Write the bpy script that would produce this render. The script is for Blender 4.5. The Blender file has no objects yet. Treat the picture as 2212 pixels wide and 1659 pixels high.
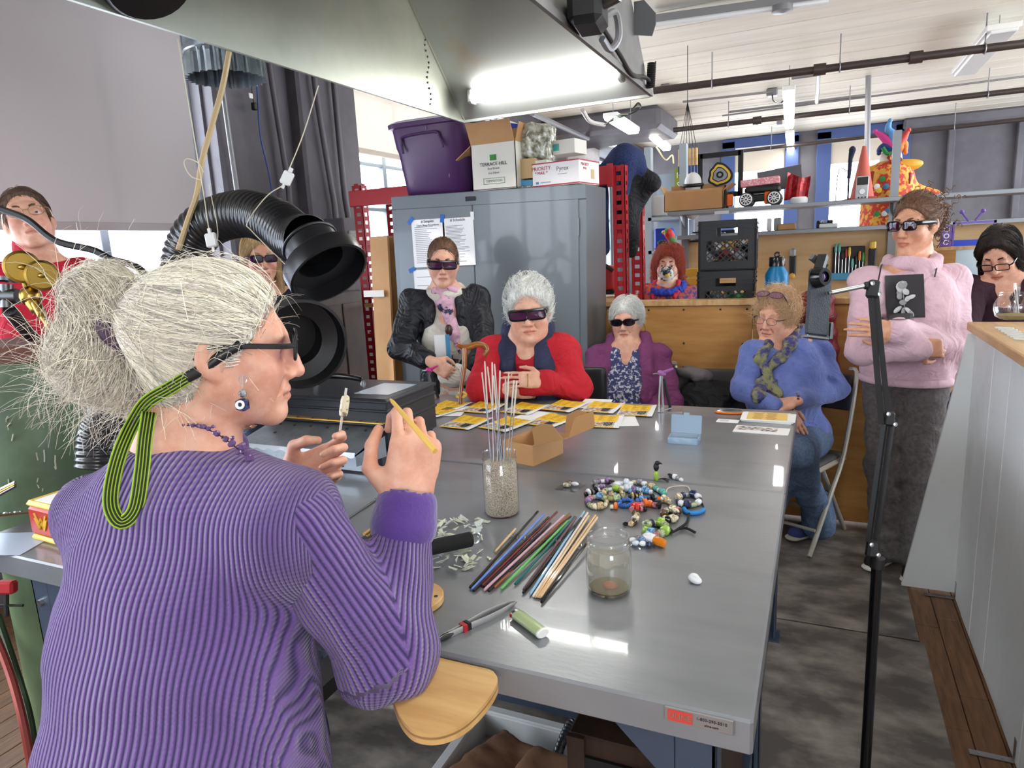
import bpy, math, random
import numpy as np
from mathutils import Vector, Matrix
random.seed(7); np.random.seed(7)
SC = bpy.context.scene
COL = SC.collection
# ---------------------------------------------------------------- camera
F, PX, PY = 1470.0, 1106.0, 829.5
_nx, _ny = 1480.0 - PX, 8300.0 - PY
ROLL = math.atan2(_nx, _ny); PITCH = math.atan(F / math.hypot(_nx, _ny)); YAW = math.radians(24.58)
CAM = np.array([0, 0, 1.55])
_r0 = np.array([math.cos(YAW), math.sin(YAW), 0])
CW = np.array([-math.sin(YAW) * math.cos(PITCH), math.cos(YAW) * math.cos(PITCH), -math.sin(PITCH)])
_u0 = np.cross(_r0, CW)
CR = math.cos(ROLL) * _r0 - math.sin(ROLL) * _u0
CU = math.sin(ROLL) * _r0 + math.cos(ROLL) * _u0
cd = bpy.data.cameras.new('camera'); cam = bpy.data.objects.new('camera', cd); COL.objects.link(cam)
cd.sensor_fit = 'HORIZONTAL'; cd.sensor_width = 36; cd.lens = F / 2212 * 36; cd.clip_start = .02
cam.matrix_world = Matrix(((CR[0], CU[0], -CW[0], 0), (CR[1], CU[1], -CW[1], 0), (CR[2], CU[2], -CW[2], 1.55), (0, 0, 0, 1)))
SC.camera = cam
def ray(x, y): return (x - PX) / F * CR - (y - PY) / F * CU + CW
def ptz(x, y, z): d = ray(x, y); return CAM + d * (z - CAM[2]) / d[2]
def pty(x, y, Y): d = ray(x, y); return CAM + d * (Y - CAM[1]) / d[1]
def ptx(x, y, X): d = ray(x, y); return CAM + d * (X - CAM[0]) / d[0]
def ptd(x, y, D): return CAM + ray(x, y) * D
# ---------------------------------------------------------------- world, exposure
w = bpy.data.worlds.new('sky'); SC.world = w; w.use_nodes = True
bg = w.node_tree.nodes['Background']; bg.inputs[0].default_value = (.86, .93, 1, 1); bg.inputs[1].default_value = 7.0
SC.view_settings.view_transform = 'Standard'; SC.view_settings.look = 'None'
SC.view_settings.exposure = 0.95; SC.view_settings.gamma = 1; SC.view_settings.use_curve_mapping = False
sd = bpy.data.lights.new('sun', 'SUN'); sd.energy = 5.0; sd.angle = math.radians(2); sd.color = (1, .95, .86)
sun = bpy.data.objects.new('sun', sd); COL.objects.link(sun)
sun.rotation_euler = Vector((.80, .16, -.62)).to_track_quat('-Z', 'Y').to_euler()
def portal(c, sx, sy, d, power=None):
    L = bpy.data.lights.new('window_portal', 'AREA'); L.shape = 'RECTANGLE'; L.size = sx; L.size_y = sy
    L.cycles.is_portal = True
    o = bpy.data.objects.new('window_portal', L); COL.objects.link(o); o.location = c
    o.rotation_euler = Vector(d).to_track_quat('-Z', 'Y').to_euler()
cy = SC.cycles; cy.max_bounces = 6; cy.diffuse_bounces = 3; cy.glossy_bounces = 3; cy.transmission_bounces = 4; cy.transparent_max_bounces = 12; cy.caustics_reflective = False; cy.caustics_refractive = False
# ---------------------------------------------------------------- materials
def C(r, g, b):
    f = lambda v: (v / 255 / 12.92) if v / 255 <= .04045 else ((v / 255 + .055) / 1.055) ** 2.4
    return (f(r), f(g), f(b), 1)
MATS = {}
def mat(name, col, rough=.5, metal=0, col2=None, ns=8, mixlo=.4, mixhi=.6, bump=0, bs=80, trans=0, emit=0, ior=1.45,
        stretch=None, alpha=1, sub=0, spec=.5, vcol=False, aniso=0, detail=4, sheen=0, backlit=0, coat=0, wr=0):
    m = bpy.data.materials.new(name); m.use_nodes = True; nt = m.node_tree; N = nt.nodes; L = nt.links
    p = N['Principled BSDF']; MATS[name] = m
    p.inputs['Base Color'].default_value = col; p.inputs['Roughness'].default_value = rough; p.inputs['Metallic'].default_value = metal
    p.inputs['Transmission Weight'].default_value = trans; p.inputs['IOR'].default_value = ior; p.inputs['Alpha'].default_value = alpha
    p.inputs['Specular IOR Level'].default_value = spec; p.inputs['Sheen Weight'].default_value = sheen; p.inputs['Coat Weight'].default_value = coat
    m.diffuse_color = col
    if sub:
        p.inputs['Subsurface Weight'].default_value = sub; p.inputs['Subsurface Radius'].default_value = (.008, .003, .0015); p.inputs['Subsurface Scale'].default_value = 1
    if emit: p.inputs['Emission Color'].default_value = col; p.inputs['Emission Strength'].default_value = emit
    src = None
    def coords(sc):
        tc = N.new('ShaderNodeTexCoord'); mp = N.new('ShaderNodeMapping'); L.new(tc.outputs['Object'], mp.inputs[0])
        if stretch: mp.inputs['Scale'].default_value = stretch
        return mp.outputs[0]
    if col2 is not None:
        t = N.new('ShaderNodeTexNoise'); t.inputs['Scale'].default_value = ns; t.inputs['Detail'].default_value = detail; t.inputs['Roughness'].default_value = .6
        L.new(coords(0), t.inputs['Vector'])
        r = N.new('ShaderNodeValToRGB'); r.color_ramp.elements[0].position = mixlo; r.color_ramp.elements[1].position = mixhi
        r.color_ramp.elements[0].color = col; r.color_ramp.elements[1].color = col2
        L.new(t.outputs['Fac'], r.inputs[0]); L.new(r.outputs[0], p.inputs['Base Color']); src = r.outputs[0]
    if vcol:
        a = N.new('ShaderNodeVertexColor'); a.layer_name = 'Col'
        mx = N.new('ShaderNodeMix'); mx.data_type = 'RGBA'; mx.blend_type = 'MULTIPLY'; mx.inputs[0].default_value = 1
        if src: L.new(src, mx.inputs[6])
        else: mx.inputs[6].default_value = col
        L.new(a.outputs[0], mx.inputs[7]); L.new(mx.outputs[2], p.inputs['Base Color'])
    if bump:
        t = N.new('ShaderNodeTexNoise'); t.inputs['Scale'].default_value = bs; t.inputs['Detail'].default_value = 3
        L.new(coords(0), t.inputs['Vector'])
        b = N.new('ShaderNodeBump'); b.inputs['Strength'].default_value = bump; b.inputs['Distance'].default_value = .01
        L.new(t.outputs['Fac'], b.inputs['Height']); L.new(b.outputs[0], p.inputs['Normal'])
    if wr:   # soft cloth creases
        t = N.new('ShaderNodeTexNoise'); t.inputs['Scale'].default_value = 9; t.inputs['Detail'].default_value = 2.5; t.inputs['Distortion'].default_value = 1.6; L.new(coords(0), t.inputs['Vector'])
        ab = N.new('ShaderNodeMath'); ab.operation = 'PINGPONG'; ab.inputs[1].default_value = .16; L.new(t.outputs['Fac'], ab.inputs[0])
        b2 = N.new('ShaderNodeBump'); b2.inputs['Strength'].default_value = wr; b2.inputs['Distance'].default_value = .09; L.new(ab.outputs[0], b2.inputs['Height'])
        if bump: L.new(b.outputs[0], b2.inputs['Normal'])
        L.new(b2.outputs[0], p.inputs['Normal'])
    if backlit:
        tr = N.new('ShaderNodeBsdfTranslucent'); tr.inputs[0].default_value = col
        mx = N.new('ShaderNodeMixShader'); mx.inputs[0].default_value = backlit; out = N['Material Output']
        L.new(p.outputs[0], mx.inputs[1]); L.new(tr.outputs[0], mx.inputs[2]); L.new(mx.outputs[0], out.inputs[0])
    return m
def glassy(name, col, rough=.02, mixf=.12):
    """thin clear sheet: mostly see-through with a glossy coat, lets daylight pass"""
    m = bpy.data.materials.new(name); m.use_nodes = True; nt = m.node_tree; N = nt.nodes; L = nt.links
    for n in list(N):
        if n.type == 'BSDF_PRINCIPLED': N.remove(n)
    t = N.new('ShaderNodeBsdfTransparent'); t.inputs[0].default_value = col
    g = N.new('ShaderNodeBsdfGlossy'); g.inputs['Roughness'].default_value = rough
    fr = N.new('ShaderNodeLayerWeight'); pw = N.new('ShaderNodeMath'); pw.operation = 'POWER'; pw.inputs[1].default_value = 3.2; L.new(fr.outputs['Facing'], pw.inputs[0])
    sc = N.new('ShaderNodeMath'); sc.operation = 'MULTIPLY_ADD'; sc.inputs[1].default_value = .7; sc.inputs[2].default_value = mixf * .2; L.new(pw.outputs[0], sc.inputs[0])
    mx = N.new('ShaderNodeMixShader'); L.new(sc.outputs[0], mx.inputs[0]); L.new(t.outputs[0], mx.inputs[1]); L.new(g.outputs[0], mx.inputs[2])
    L.new(mx.outputs[0], N['Material Output'].inputs[0]); MATS[name] = m; m.diffuse_color = col
    return m
# ---------------------------------------------------------------- objects
LOC = {}
def thing(name, label, cat, loc=(0, 0, 0), group=None):
    o = bpy.data.objects.new(name, None); COL.objects.link(o); o.empty_display_size = .05
    o.location = tuple(float(v) for v in loc); LOC[o.name] = np.array(loc, float)
    return tag(o, label, cat, group)
def tag(o, label, cat, group=None):
    o['label'] = label; o['category'] = cat
    if group: o['group'] = group
    return o
def struct(o): o['kind'] = 'structure'; return o
def dup(root, off, label=None, group=None, rotz=None):
    r = root.copy(); COL.objects.link(r); LOC[r.name] = LOC.get(root.name, np.zeros(3)) + np.array(off, float)
    r.location = Vector(root.location) + Vector(off)
    if rotz is not None: r.rotation_euler = (0, 0, rotz)
    if label: r['label'] = label
    if group: r['group'] = group
    def rec(a, b):
        for ch in a.children:
            c = ch.copy(); COL.objects.link(c); c.parent = b; LOC[c.name] = LOC[r.name]; rec(ch, c)
    rec(root, r); return r
def rotm(rx=0, ry=0, rz=0):
    return np.array(Matrix.Rotation(math.radians(rz), 3, 'Z') @ Matrix.Rotation(math.radians(ry), 3, 'Y') @ Matrix.Rotation(math.radians(rx), 3, 'X'))
def unit(v): v = np.asarray(v, float); return v / (np.linalg.norm(v) + 1e-12)
def frame(zdir, xhint=(1, 0, 0)):
    z = unit(zdir); x = np.asarray(xhint, float); x = x - z * (x @ z)
    if np.linalg.norm(x) < 1e-4: x = np.cross([0, 1, 0.3], z)
    x = unit(x); return np.stack([x, np.cross(z, x), z], 1)
class MB:
    def __init__(s): s.v = []; s.f = []; s.n = 0; s.mi = []; s.cur = 0; s.cols = None
    def add(s, vs, fs):
        s.v.append(np.asarray(vs, float)); s.f += [tuple(i + s.n for i in f) for f in fs]; s.mi += [s.cur] * len(fs); s.n += len(vs); return s
    def box(s, c, d, R=None, b=0):
        c = np.asarray(c, float); h = np.asarray(d, float) / 2; R = np.eye(3) if R is None else R
        if not b:
            vs = [(x * h[0], y * h[1], z * h[2]) for z in (-1, 1) for y in (-1, 1) for x in (-1, 1)]
            fs = [(0, 2, 3, 1), (4, 5, 7, 6), (0, 1, 5, 4), (2, 6, 7, 3), (0, 4, 6, 2), (1, 3, 7, 5)]
        else:
            b = min(b, *(h * .99)); vs = []; idx = {}
            for z in (-1, 1):
                for y in (-1, 1):
                    for x in (-1, 1):
                        for a in range(3):
                            q = np.array([x, y, z]) * (h - b); q[a] = (x, y, z)[a] * h[a]
                            idx[(x, y, z, a)] = len(vs); vs.append(q)
            fs = []
            for a in range(3):
                o1, o2 = (a + 1) % 3, (a + 2) % 3
                for sg in (-1, 1):
                    k = []
                    for u, v in ((-1, -1), (1, -1), (1, 1), (-1, 1)):
                        q = [0, 0, 0]; q[a] = sg; q[o1] = u; q[o2] = v; k.append(idx[(*q, a)])
                    fs.append(tuple(k) if sg > 0 else tuple(k[::-1]))
                for s1 in (-1, 1):
                    for s2 in (-1, 1):
                        q0 = [0, 0, 0]; q1 = [0, 0, 0]; q0[a] = -1; q1[a] = 1; q0[o1] = q1[o1] = s1; q0[o2] = q1[o2] = s2
                        k = (idx[(*q0, o1)], idx[(*q1, o1)], idx[(*q1, o2)], idx[(*q0, o2)])
                        fs.append(k if s1 * s2 > 0 else k[::-1])
            for x in (-1, 1):
                for y in (-1, 1):
                    for z in (-1, 1):
                        k = tuple(idx[(x, y, z, a)] for a in range(3)); fs.append(k if x * y * z > 0 else k[::-1])
        return s.add(np.asarray(vs) @ R.T + c, fs)
    def box2(s, a, b, bev=0): a = np.asarray(a, float); b = np.asarray(b, float); return s.box((a + b) / 2, np.abs(b - a), None, bev)
    def bar(s, a, b, w, h, up=(0, 0, 1), bev=0):
        a = np.asarray(a, float); b = np.asarray(b, float); return s.box((a + b) / 2, (w, h, np.linalg.norm(b - a)), frame(b - a, np.cross(up, b - a)), bev)
    def tube(s, path, r, n=8, closed=False, cap=True, flat=None):
        P = np.asarray(path, float); m = len(P); rr = np.broadcast_to(np.asarray(r, float), (m,))
        T = np.gradient(P, axis=0) if not closed else np.roll(P, -1, 0) - np.roll(P, 1, 0)
        ref = np.array([.3, .2, .93]) if flat is None else np.asarray(flat[0], float)
        u = unit(ref - unit(T[0]) * (ref @ unit(T[0]))); ang = np.arange(n) * 2 * math.pi / n; vs = []
        for i in range(m):
            t = unit(T[i])
            if flat is None: u = unit(u - t * (u @ t))
            else: u = unit(ref - t * (ref @ t))
            w_ = np.cross(t, u); k = 1 if flat is None else flat[1]
            vs.append(P[i] + rr[i] * (np.outer(np.cos(ang), u) * k + np.outer(np.sin(ang), w_)))
        fs = []; M = m if closed else m - 1
        for i in range(M):
            j = (i + 1) % m
            for q in range(n): fs.append((i * n + q, i * n + (q + 1) % n, j * n + (q + 1) % n, j * n + q))
        if cap and not closed: fs += [tuple(range(n))[::-1], tuple((m - 1) * n + q for q in range(n))]
        return s.add(np.concatenate(vs), fs)
    def lathe(s, prof, c=(0, 0, 0), R=None, n=24, cap=False, sq=None):
        R = np.eye(3) if R is None else R; ang = np.arange(n) * 2 * math.pi / n; vs = []; fs = []
        cx, sx = np.cos(ang), np.sin(ang)
        if sq: e = 2 / sq; cx, sx = np.sign(cx) * np.abs(cx) ** e, np.sign(sx) * np.abs(sx) ** e
        for r, z in prof: vs.append(np.stack([r * cx, r * sx, np.full(n, z)], 1))
        for i in range(len(prof) - 1):
            for q in range(n): fs.append((i * n + q, i * n + (q + 1) % n, (i + 1) * n + (q + 1) % n, (i + 1) * n + q))
        if cap: fs += [tuple(range(n))[::-1], tuple((len(prof) - 1) * n + q for q in range(n))]
        return s.add(np.concatenate(vs) @ R.T + np.asarray(c, float), fs)
    def loft(s, rings, cap=True, closed=True):
        n = len(rings[0]); m = len(rings); fs = []
        for i in range(m - 1):
            for q in range(n if closed else n - 1): fs.append((i * n + q, i * n + (q + 1) % n, (i + 1) * n + (q + 1) % n, (i + 1) * n + q))
        if cap: fs += [tuple(range(n))[::-1], tuple((m - 1) * n + q for q in range(n))]
        return s.add(np.concatenate([np.asarray(r, float) for r in rings]), fs)
    def prism(s, poly, o, R, th):
        p = np.asarray(poly, float); n = len(p); o = np.asarray(o, float)
        a = np.c_[p, np.full(n, -th / 2)]; b = np.c_[p, np.full(n, th / 2)]
        fs = [tuple(range(n))[::-1], tuple(range(n, 2 * n))] + [(i, (i + 1) % n, n + (i + 1) % n, n + i) for i in range(n)]
        return s.add(np.concatenate([a, b]) @ R.T + o, fs)
    def ball(s, c, r, R=None, nu=12, nv=8):
        r = np.broadcast_to(np.asarray(r, float), (3,)); R = np.eye(3) if R is None else R; vs = [(0, 0, -1)]; fs = []
        for i in range(1, nv):
            t = math.pi * i / nv
            for q in range(nu): a = 2 * math.pi * q / nu; vs.append((math.sin(t) * math.cos(a), math.sin(t) * math.sin(a), -math.cos(t)))
        vs.append((0, 0, 1)); L = len(vs) - 1
        for q in range(nu): fs += [(0, 1 + (q + 1) % nu, 1 + q), (L, L - nu + q, L - nu + (q + 1) % nu)]
        for i in range(nv - 2):
            for q in range(nu): a = 1 + i * nu; fs.append((a + q, a + (q + 1) % nu, a + nu + (q + 1) % nu, a + nu + q))
        return s.add((np.asarray(vs) * r) @ R.T + np.asarray(c, float), fs)
    def grid(s, fn, nu, nv, th=0):
        vs = [fn(i / nu, j / nv) for j in range(nv + 1) for i in range(nu + 1)]
        fs = [(j * (nu + 1) + i, j * (nu + 1) + i + 1, (j + 1) * (nu + 1) + i + 1, (j + 1) * (nu + 1) + i) for j in range(nv) for i in range(nu)]
        return s.add(vs, fs)
    def torus(s, c, R, R1, r, n=20, m=8):
        a = np.arange(n) * 2 * math.pi / n
        return s.tube(np.stack([R1 * np.cos(a), R1 * np.sin(a), 0 * a], 1) @ R.T + np.asarray(c, float), r, m, closed=True)
    def build(s, name, mt, parent=None, smooth=38, loc=None, cols=None):
        V = np.concatenate(s.v); base = np.zeros(3)
        if parent is not None: base = LOC.get(parent.name, base)
        elif loc is not None: base = np.asarray(loc, float)
        me = bpy.data.meshes.new(name); me.from_pydata((V - base).tolist(), [], s.f)
        for m in (mt if isinstance(mt, (list, tuple)) else [mt]): me.materials.append(m if not isinstance(m, str) else MATS[m])
        if max(s.mi): me.polygons.foreach_set('material_index', s.mi)
        if smooth:
            me.polygons.foreach_set('use_smooth', [True] * len(me.polygons))
            if smooth < 170: me.set_sharp_from_angle(angle=math.radians(smooth))
        if cols is not None:
            at = me.color_attributes.new('Col', 'FLOAT_COLOR', 'POINT'); at.data.foreach_set('color', np.asarray(cols, np.float32).ravel())
        o = bpy.data.objects.new(name, me); COL.objects.link(o); LOC[o.name] = base
        if parent is not None: o.parent = parent
        else: o.location = base
        return o
def text_mesh(txt, size, o, R, m, parent, name='lettering', ext=.0004, align='CENTER'):
    cu = bpy.data.curves.new('t', 'FONT'); cu.body = txt; cu.size = size; cu.align_x = align; cu.align_y = 'CENTER'; cu.extrude = ext; cu.resolution_u = 2
    t = bpy.data.objects.new('t', cu); COL.objects.link(t)
    me = bpy.data.meshes.new_from_object(t.evaluated_get(bpy.context.evaluated_depsgraph_get())); COL.objects.unlink(t); bpy.data.objects.remove(t); me.name = name
    base = LOC.get(parent.name, np.zeros(3)) if parent is not None else np.zeros(3)
    if len(me.vertices) == 0: return None
    v = np.empty(len(me.vertices) * 3); me.vertices.foreach_get('co', v); v = v.reshape(-1, 3) @ np.asarray(R).T + np.asarray(o) - base
    me.vertices.foreach_set('co', v.ravel()); me.materials.clear(); me.materials.append(MATS[m] if isinstance(m, str) else m)
    ob = bpy.data.objects.new(name, me); COL.objects.link(ob); ob.parent = parent; LOC[ob.name] = base; return ob
def spline(pts, n=8):
    P = np.asarray(pts, float); out = []
    Q = np.vstack([2 * P[0] - P[1], P, 2 * P[-1] - P[-2]])
    for i in range(len(P) - 1):
        p0, p1, p2, p3 = Q[i:i + 4]
        for t in np.arange(n) / n:
            out.append(.5 * (2 * p1 + (p2 - p0) * t + (2 * p0 - 5 * p1 + 4 * p2 - p3) * t * t + (3 * p1 - p0 - 3 * p2 + p3) * t ** 3))
    out.append(P[-1]); return np.array(out)
def one(name, mb, m, label, cat, group=None, loc=None, smooth=38):
    if loc is None: V = np.concatenate(mb.v); loc = ((V[:, 0].min() + V[:, 0].max()) / 2, (V[:, 1].min() + V[:, 1].max()) / 2, V[:, 2].min())
    return tag(mb.build(name, m, None, smooth, loc=loc), label, cat, group)
def wn(p, seed, f, n=5):
    """cheap smooth noise: sum of random sine waves, about -1..1"""
    rs = np.random.RandomState(seed); out = 0
    for i in range(n):
        k = rs.normal(size=3); k = k / np.linalg.norm(k) * f * rs.uniform(.6, 1.5); out = out + np.sin(p @ k + rs.uniform(0, 6.28))
    return out / n * 1.3
# ---------------------------------------------------------------- implicit surfaces for bodies, clothes, hair and soft things
class SDF:
    def __init__(s): s.ops = []
    def _op(s, fn, lo, hi, k, mode): s.ops.append((fn, np.minimum(lo, hi), np.maximum(lo, hi), k, mode)); return s
    def cap(s, a, b, ra, rb=None, k=.02, mode=1, flat=None):
        a = np.asarray(a, float); b = np.asarray(b, float); rb = ra if rb is None else rb; ab = b - a; L2 = ab @ ab + 1e-12
        if flat is not None: fn_, ff = unit(flat[0]), flat[1]
        def fn(p):
            q = p - a; t = np.clip(q @ ab / L2, 0, 1); q = q - t[:, None] * ab
            if flat is not None: q = q + np.outer(q @ fn_, fn_) * (1 / ff - 1)
            return np.sqrt((q * q).sum(1)) - (ra + (rb - ra) * t)
        m = max(ra, rb) * (1 if flat is None else max(1, flat[1]))
        return s._op(fn, np.minimum(a, b) - m, np.maximum(a, b) + m, k, mode)
    def chain(s, pts, rs, k=.02, mode=1, flat=None):
        for i in range(len(pts) - 1): s.cap(pts[i], pts[i + 1], rs[i], rs[i + 1], k, mode, flat)
        return s
    def ell(s, c, r, R=None, k=.02, mode=1):
        c = np.asarray(c, float); r = np.broadcast_to(np.asarray(r, float), (3,)); R = np.eye(3) if R is None else np.asarray(R)
        def fn(p):
            q = (p - c) @ R; k0 = np.sqrt(((q / r) ** 2).sum(1)); k1 = np.sqrt(((q / r ** 2) ** 2).sum(1)) + 1e-9
            return k0 * (k0 - 1) / k1
        e = np.abs(R) @ r
        return s._op(fn, c - e, c + e, k, mode)
    def box(s, c, h, R=None, rd=.01, k=.02, mode=1):
        c = np.asarray(c, float); h = np.asarray(h, float); R = np.eye(3) if R is None else np.asarray(R)
        def fn(p):
            q = np.abs((p - c) @ R) - (h - rd); return np.sqrt((np.maximum(q, 0) ** 2).sum(1)) + np.minimum(q.max(1), 0) - rd
        e = np.abs(R) @ h
        return s._op(fn, c - e, c + e, k, mode)
    def tor(s, c, R, R1, r, k=.01, mode=1, ey=1.0):
        c = np.asarray(c, float)
        def fn(p):
            q = (p - c) @ R; q1 = q[:, 1] / ey; l = np.sqrt(q[:, 0] ** 2 + q1 ** 2); return np.sqrt((l - R1) ** 2 + q[:, 2] ** 2) - r
        m = R1 * max(1, ey) + r
        return s._op(fn, c - m, c + m, k, mode)
    def cut(s, c, n, lo=None, hi=None):
        """keep only the side that n points away from, inside an optional box"""
        c = np.asarray(c, float); n = unit(n)
        return s._op(lambda p: (p - c) @ n, np.full(3, -9.) if lo is None else np.asarray(lo, float), np.full(3, 9.) if hi is None else np.asarray(hi, float), 0, 2)
    def bounds(s):
        A = [o for o in s.ops if o[4] == 1]; return np.min([o[1] for o in A], 0), np.max([o[2] for o in A], 0)
    @staticmethod
    def mix(D, d, k, mode):
        if mode == 2: return np.maximum(D, d)
        if mode == 1:
            if k <= 0: return np.minimum(D, d)
            h = np.maximum(k - np.abs(D - d), 0) / k; return np.minimum(D, d) - h * h * k * .25
        d = -d
        if k <= 0: return np.maximum(D, d)
        h = np.maximum(k - np.abs(D - d), 0) / k; return np.maximum(D, d) + h * h * k * .25
    def at(s, p, disp=None):
        D = np.full(len(p), .25)
        for fn, lo, hi, k, mode in s.ops:
            m = k + .05; i = np.where(((p > lo - m) & (p < hi + m)).all(1))[0]
            if len(i): D[i] = SDF.mix(D[i], fn(p[i]), k, mode)
        return D + disp(p) if disp else D
    def mesh(s, h=.012, fine=(), disp=None):
        """h: coarse step; fine: [(lo,hi,step)] boxes where the rectilinear grid is denser"""
        lo, hi = s.bounds(); lo = lo - .03; hi = hi + .03; ax = []
        for a in range(3):
            cuts = sorted([(max(f[0][a], lo[a]), min(f[1][a], hi[a]), f[2]) for f in fine if f[1][a] > lo[a] and f[0][a] < hi[a]])
            bps = sorted(set([lo[a], hi[a]] + [c[0] for c in cuts] + [c[1] for c in cuts])); xs = [np.array([bps[0]])]
            for u, v in zip(bps[:-1], bps[1:]):
                if v - u < 1e-6: continue
                st = min([h] + [c[2] for c in cuts if c[0] <= u + 1e-7 and c[1] >= v - 1e-7]); n = max(1, int(math.ceil((v - u) / st))); xs.append(u + (v - u) * np.arange(1, n + 1) / n)
            ax.append(np.concatenate(xs))
        X, Y, Z = ax; D = np.full((len(X), len(Y), len(Z)), .25, np.float32)
        for fn, l, g, k, mode in s.ops:
            m = k + .02; I = [np.searchsorted(A, (l[a] - m, g[a] + m)) for a, A in enumerate(ax)]
            (i0, i1), (j0, j1), (k0, k1) = I
            if i1 <= i0 or j1 <= j0 or k1 <= k0: continue
            P = np.stack(np.meshgrid(X[i0:i1], Y[j0:j1], Z[k0:k1], indexing='ij'), -1).reshape(-1, 3)
            sub = D[i0:i1, j0:j1, k0:k1]; D[i0:i1, j0:j1, k0:k1] = SDF.mix(sub.ravel(), fn(P), k, mode).reshape(sub.shape)
        if disp is not None:
            I = np.where(np.abs(D) < .06); P = np.stack([X[I[0]], Y[I[1]], Z[I[2]]], 1); D[I] += disp(P)
        return surfnet(D, X, Y, Z)
def surfnet(D, X, Y, Z):
    S = D < 0; nx, ny, nz = D.shape
    cnt = sum(S[i:nx - 1 + i, j:ny - 1 + j, k:nz - 1 + k].astype(np.int8) for i in (0, 1) for j in (0, 1) for k in (0, 1))
    act = (cnt > 0) & (cnt < 8); A = np.argwhere(act); n = len(A)
    idx = np.full(act.shape, -1, np.int64); idx[act] = np.arange(n)
    acc = np.zeros((n, 3)); num = np.zeros(n); ax = (X, Y, Z)
    for a in range(3):
        o1, o2 = (a + 1) % 3, (a + 2) % 3
        for u in (0, 1):
            for v in (0, 1):
                p = A.copy(); p[:, o1] += u; p[:, o2] += v; q = p.copy(); q[:, a] += 1
                d0 = D[p[:, 0], p[:, 1], p[:, 2]]; d1 = D[q[:, 0], q[:, 1], q[:, 2]]; m = (d0 < 0) != (d1 < 0)
                t = np.where(m, d0 / np.where(m, d0 - d1, 1), 0)
                pos = np.stack([ax[b][p[:, b]] for b in range(3)], 1); pos[:, a] += t * (ax[a][q[:, a]] - ax[a][p[:, a]])
                acc[m] += pos[m]; num[m] += 1
    V = acc / np.maximum(num, 1)[:, None]; Fs = []
    for a in range(3):
        o1, o2 = (a + 1) % 3, (a + 2) % 3
        sl0 = [slice(1, -1)] * 3; sl1 = [slice(1, -1)] * 3; sl0[a] = slice(0, -1); sl1[a] = slice(1, None)
        s0 = S[tuple(sl0)]; s1 = S[tuple(sl1)]; E = np.argwhere(s0 != s1)
        if not len(E): continue
        fl = s0[tuple(E.T)]; off = [1, 1, 1]; off[a] = 0; E = E + np.array(off)
        q = []
        for u, v in ((-1, -1), (0, -1), (0, 0), (-1, 0)):
            c = E.copy(); c[:, o1] += u; c[:, o2] += v; q.append(idx[c[:, 0], c[:, 1], c[:, 2]])
        q = np.stack(q, 1); q = np.where(fl[:, None], q, q[:, ::-1]); Fs.append(q)
    return V, np.concatenate(Fs)
def relax(V, Fq, it=1, amt=.5):
    for _ in range(it):
        a = np.zeros_like(V); c = np.zeros(len(V))
        for i in range(4):
            for j in (1, 3): np.add.at(a, Fq[:, i], V[Fq[:, (i + j) % 4]]); np.add.at(c, Fq[:, i], 1)
        V = V + amt * (a / np.maximum(c, 1)[:, None] - V)
    return V
def soft(name, sdf, m, parent=None, h=.012, fine=(), disp=None, cols=None, it=1, loc=None, attr=None):
    V, Fq = sdf.mesh(h, fine, disp)
    if it: V = relax(V, Fq, it)
    base = LOC.get(parent.name, np.zeros(3)) if parent is not None else (np.zeros(3) if loc is None else np.asarray(loc, float))
    me = bpy.data.meshes.new(name); me.vertices.add(len(V)); me.vertices.foreach_set('co', (V - base).ravel())
    me.loops.add(len(Fq) * 4); me.polygons.add(len(Fq)); me.loops.foreach_set('vertex_index', Fq.ravel())
    me.polygons.foreach_set('loop_start', np.arange(len(Fq)) * 4); me.polygons.foreach_set('loop_total', np.full(len(Fq), 4))
    me.polygons.foreach_set('use_smooth', [True] * len(Fq)); me.update(calc_edges=True); me.validate()
    me.materials.append(MATS[m] if isinstance(m, str) else m)
    if cols is not None:
        at = me.color_attributes.new('Col', 'FLOAT_COLOR', 'POINT'); c = cols(V); c = np.c_[c, np.ones(len(c))]; at.data.foreach_set('color', c.astype(np.float32).ravel())
    if attr is not None:
        for an, fn in attr.items():
            at = me.attributes.new(an, 'FLOAT', 'POINT'); at.data.foreach_set('value', np.asarray(fn(V), np.float32))
    o = bpy.data.objects.new(name, me); COL.objects.link(o); LOC[o.name] = base
    if parent is not None: o.parent = parent
    else: o.location = base
    return o
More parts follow.
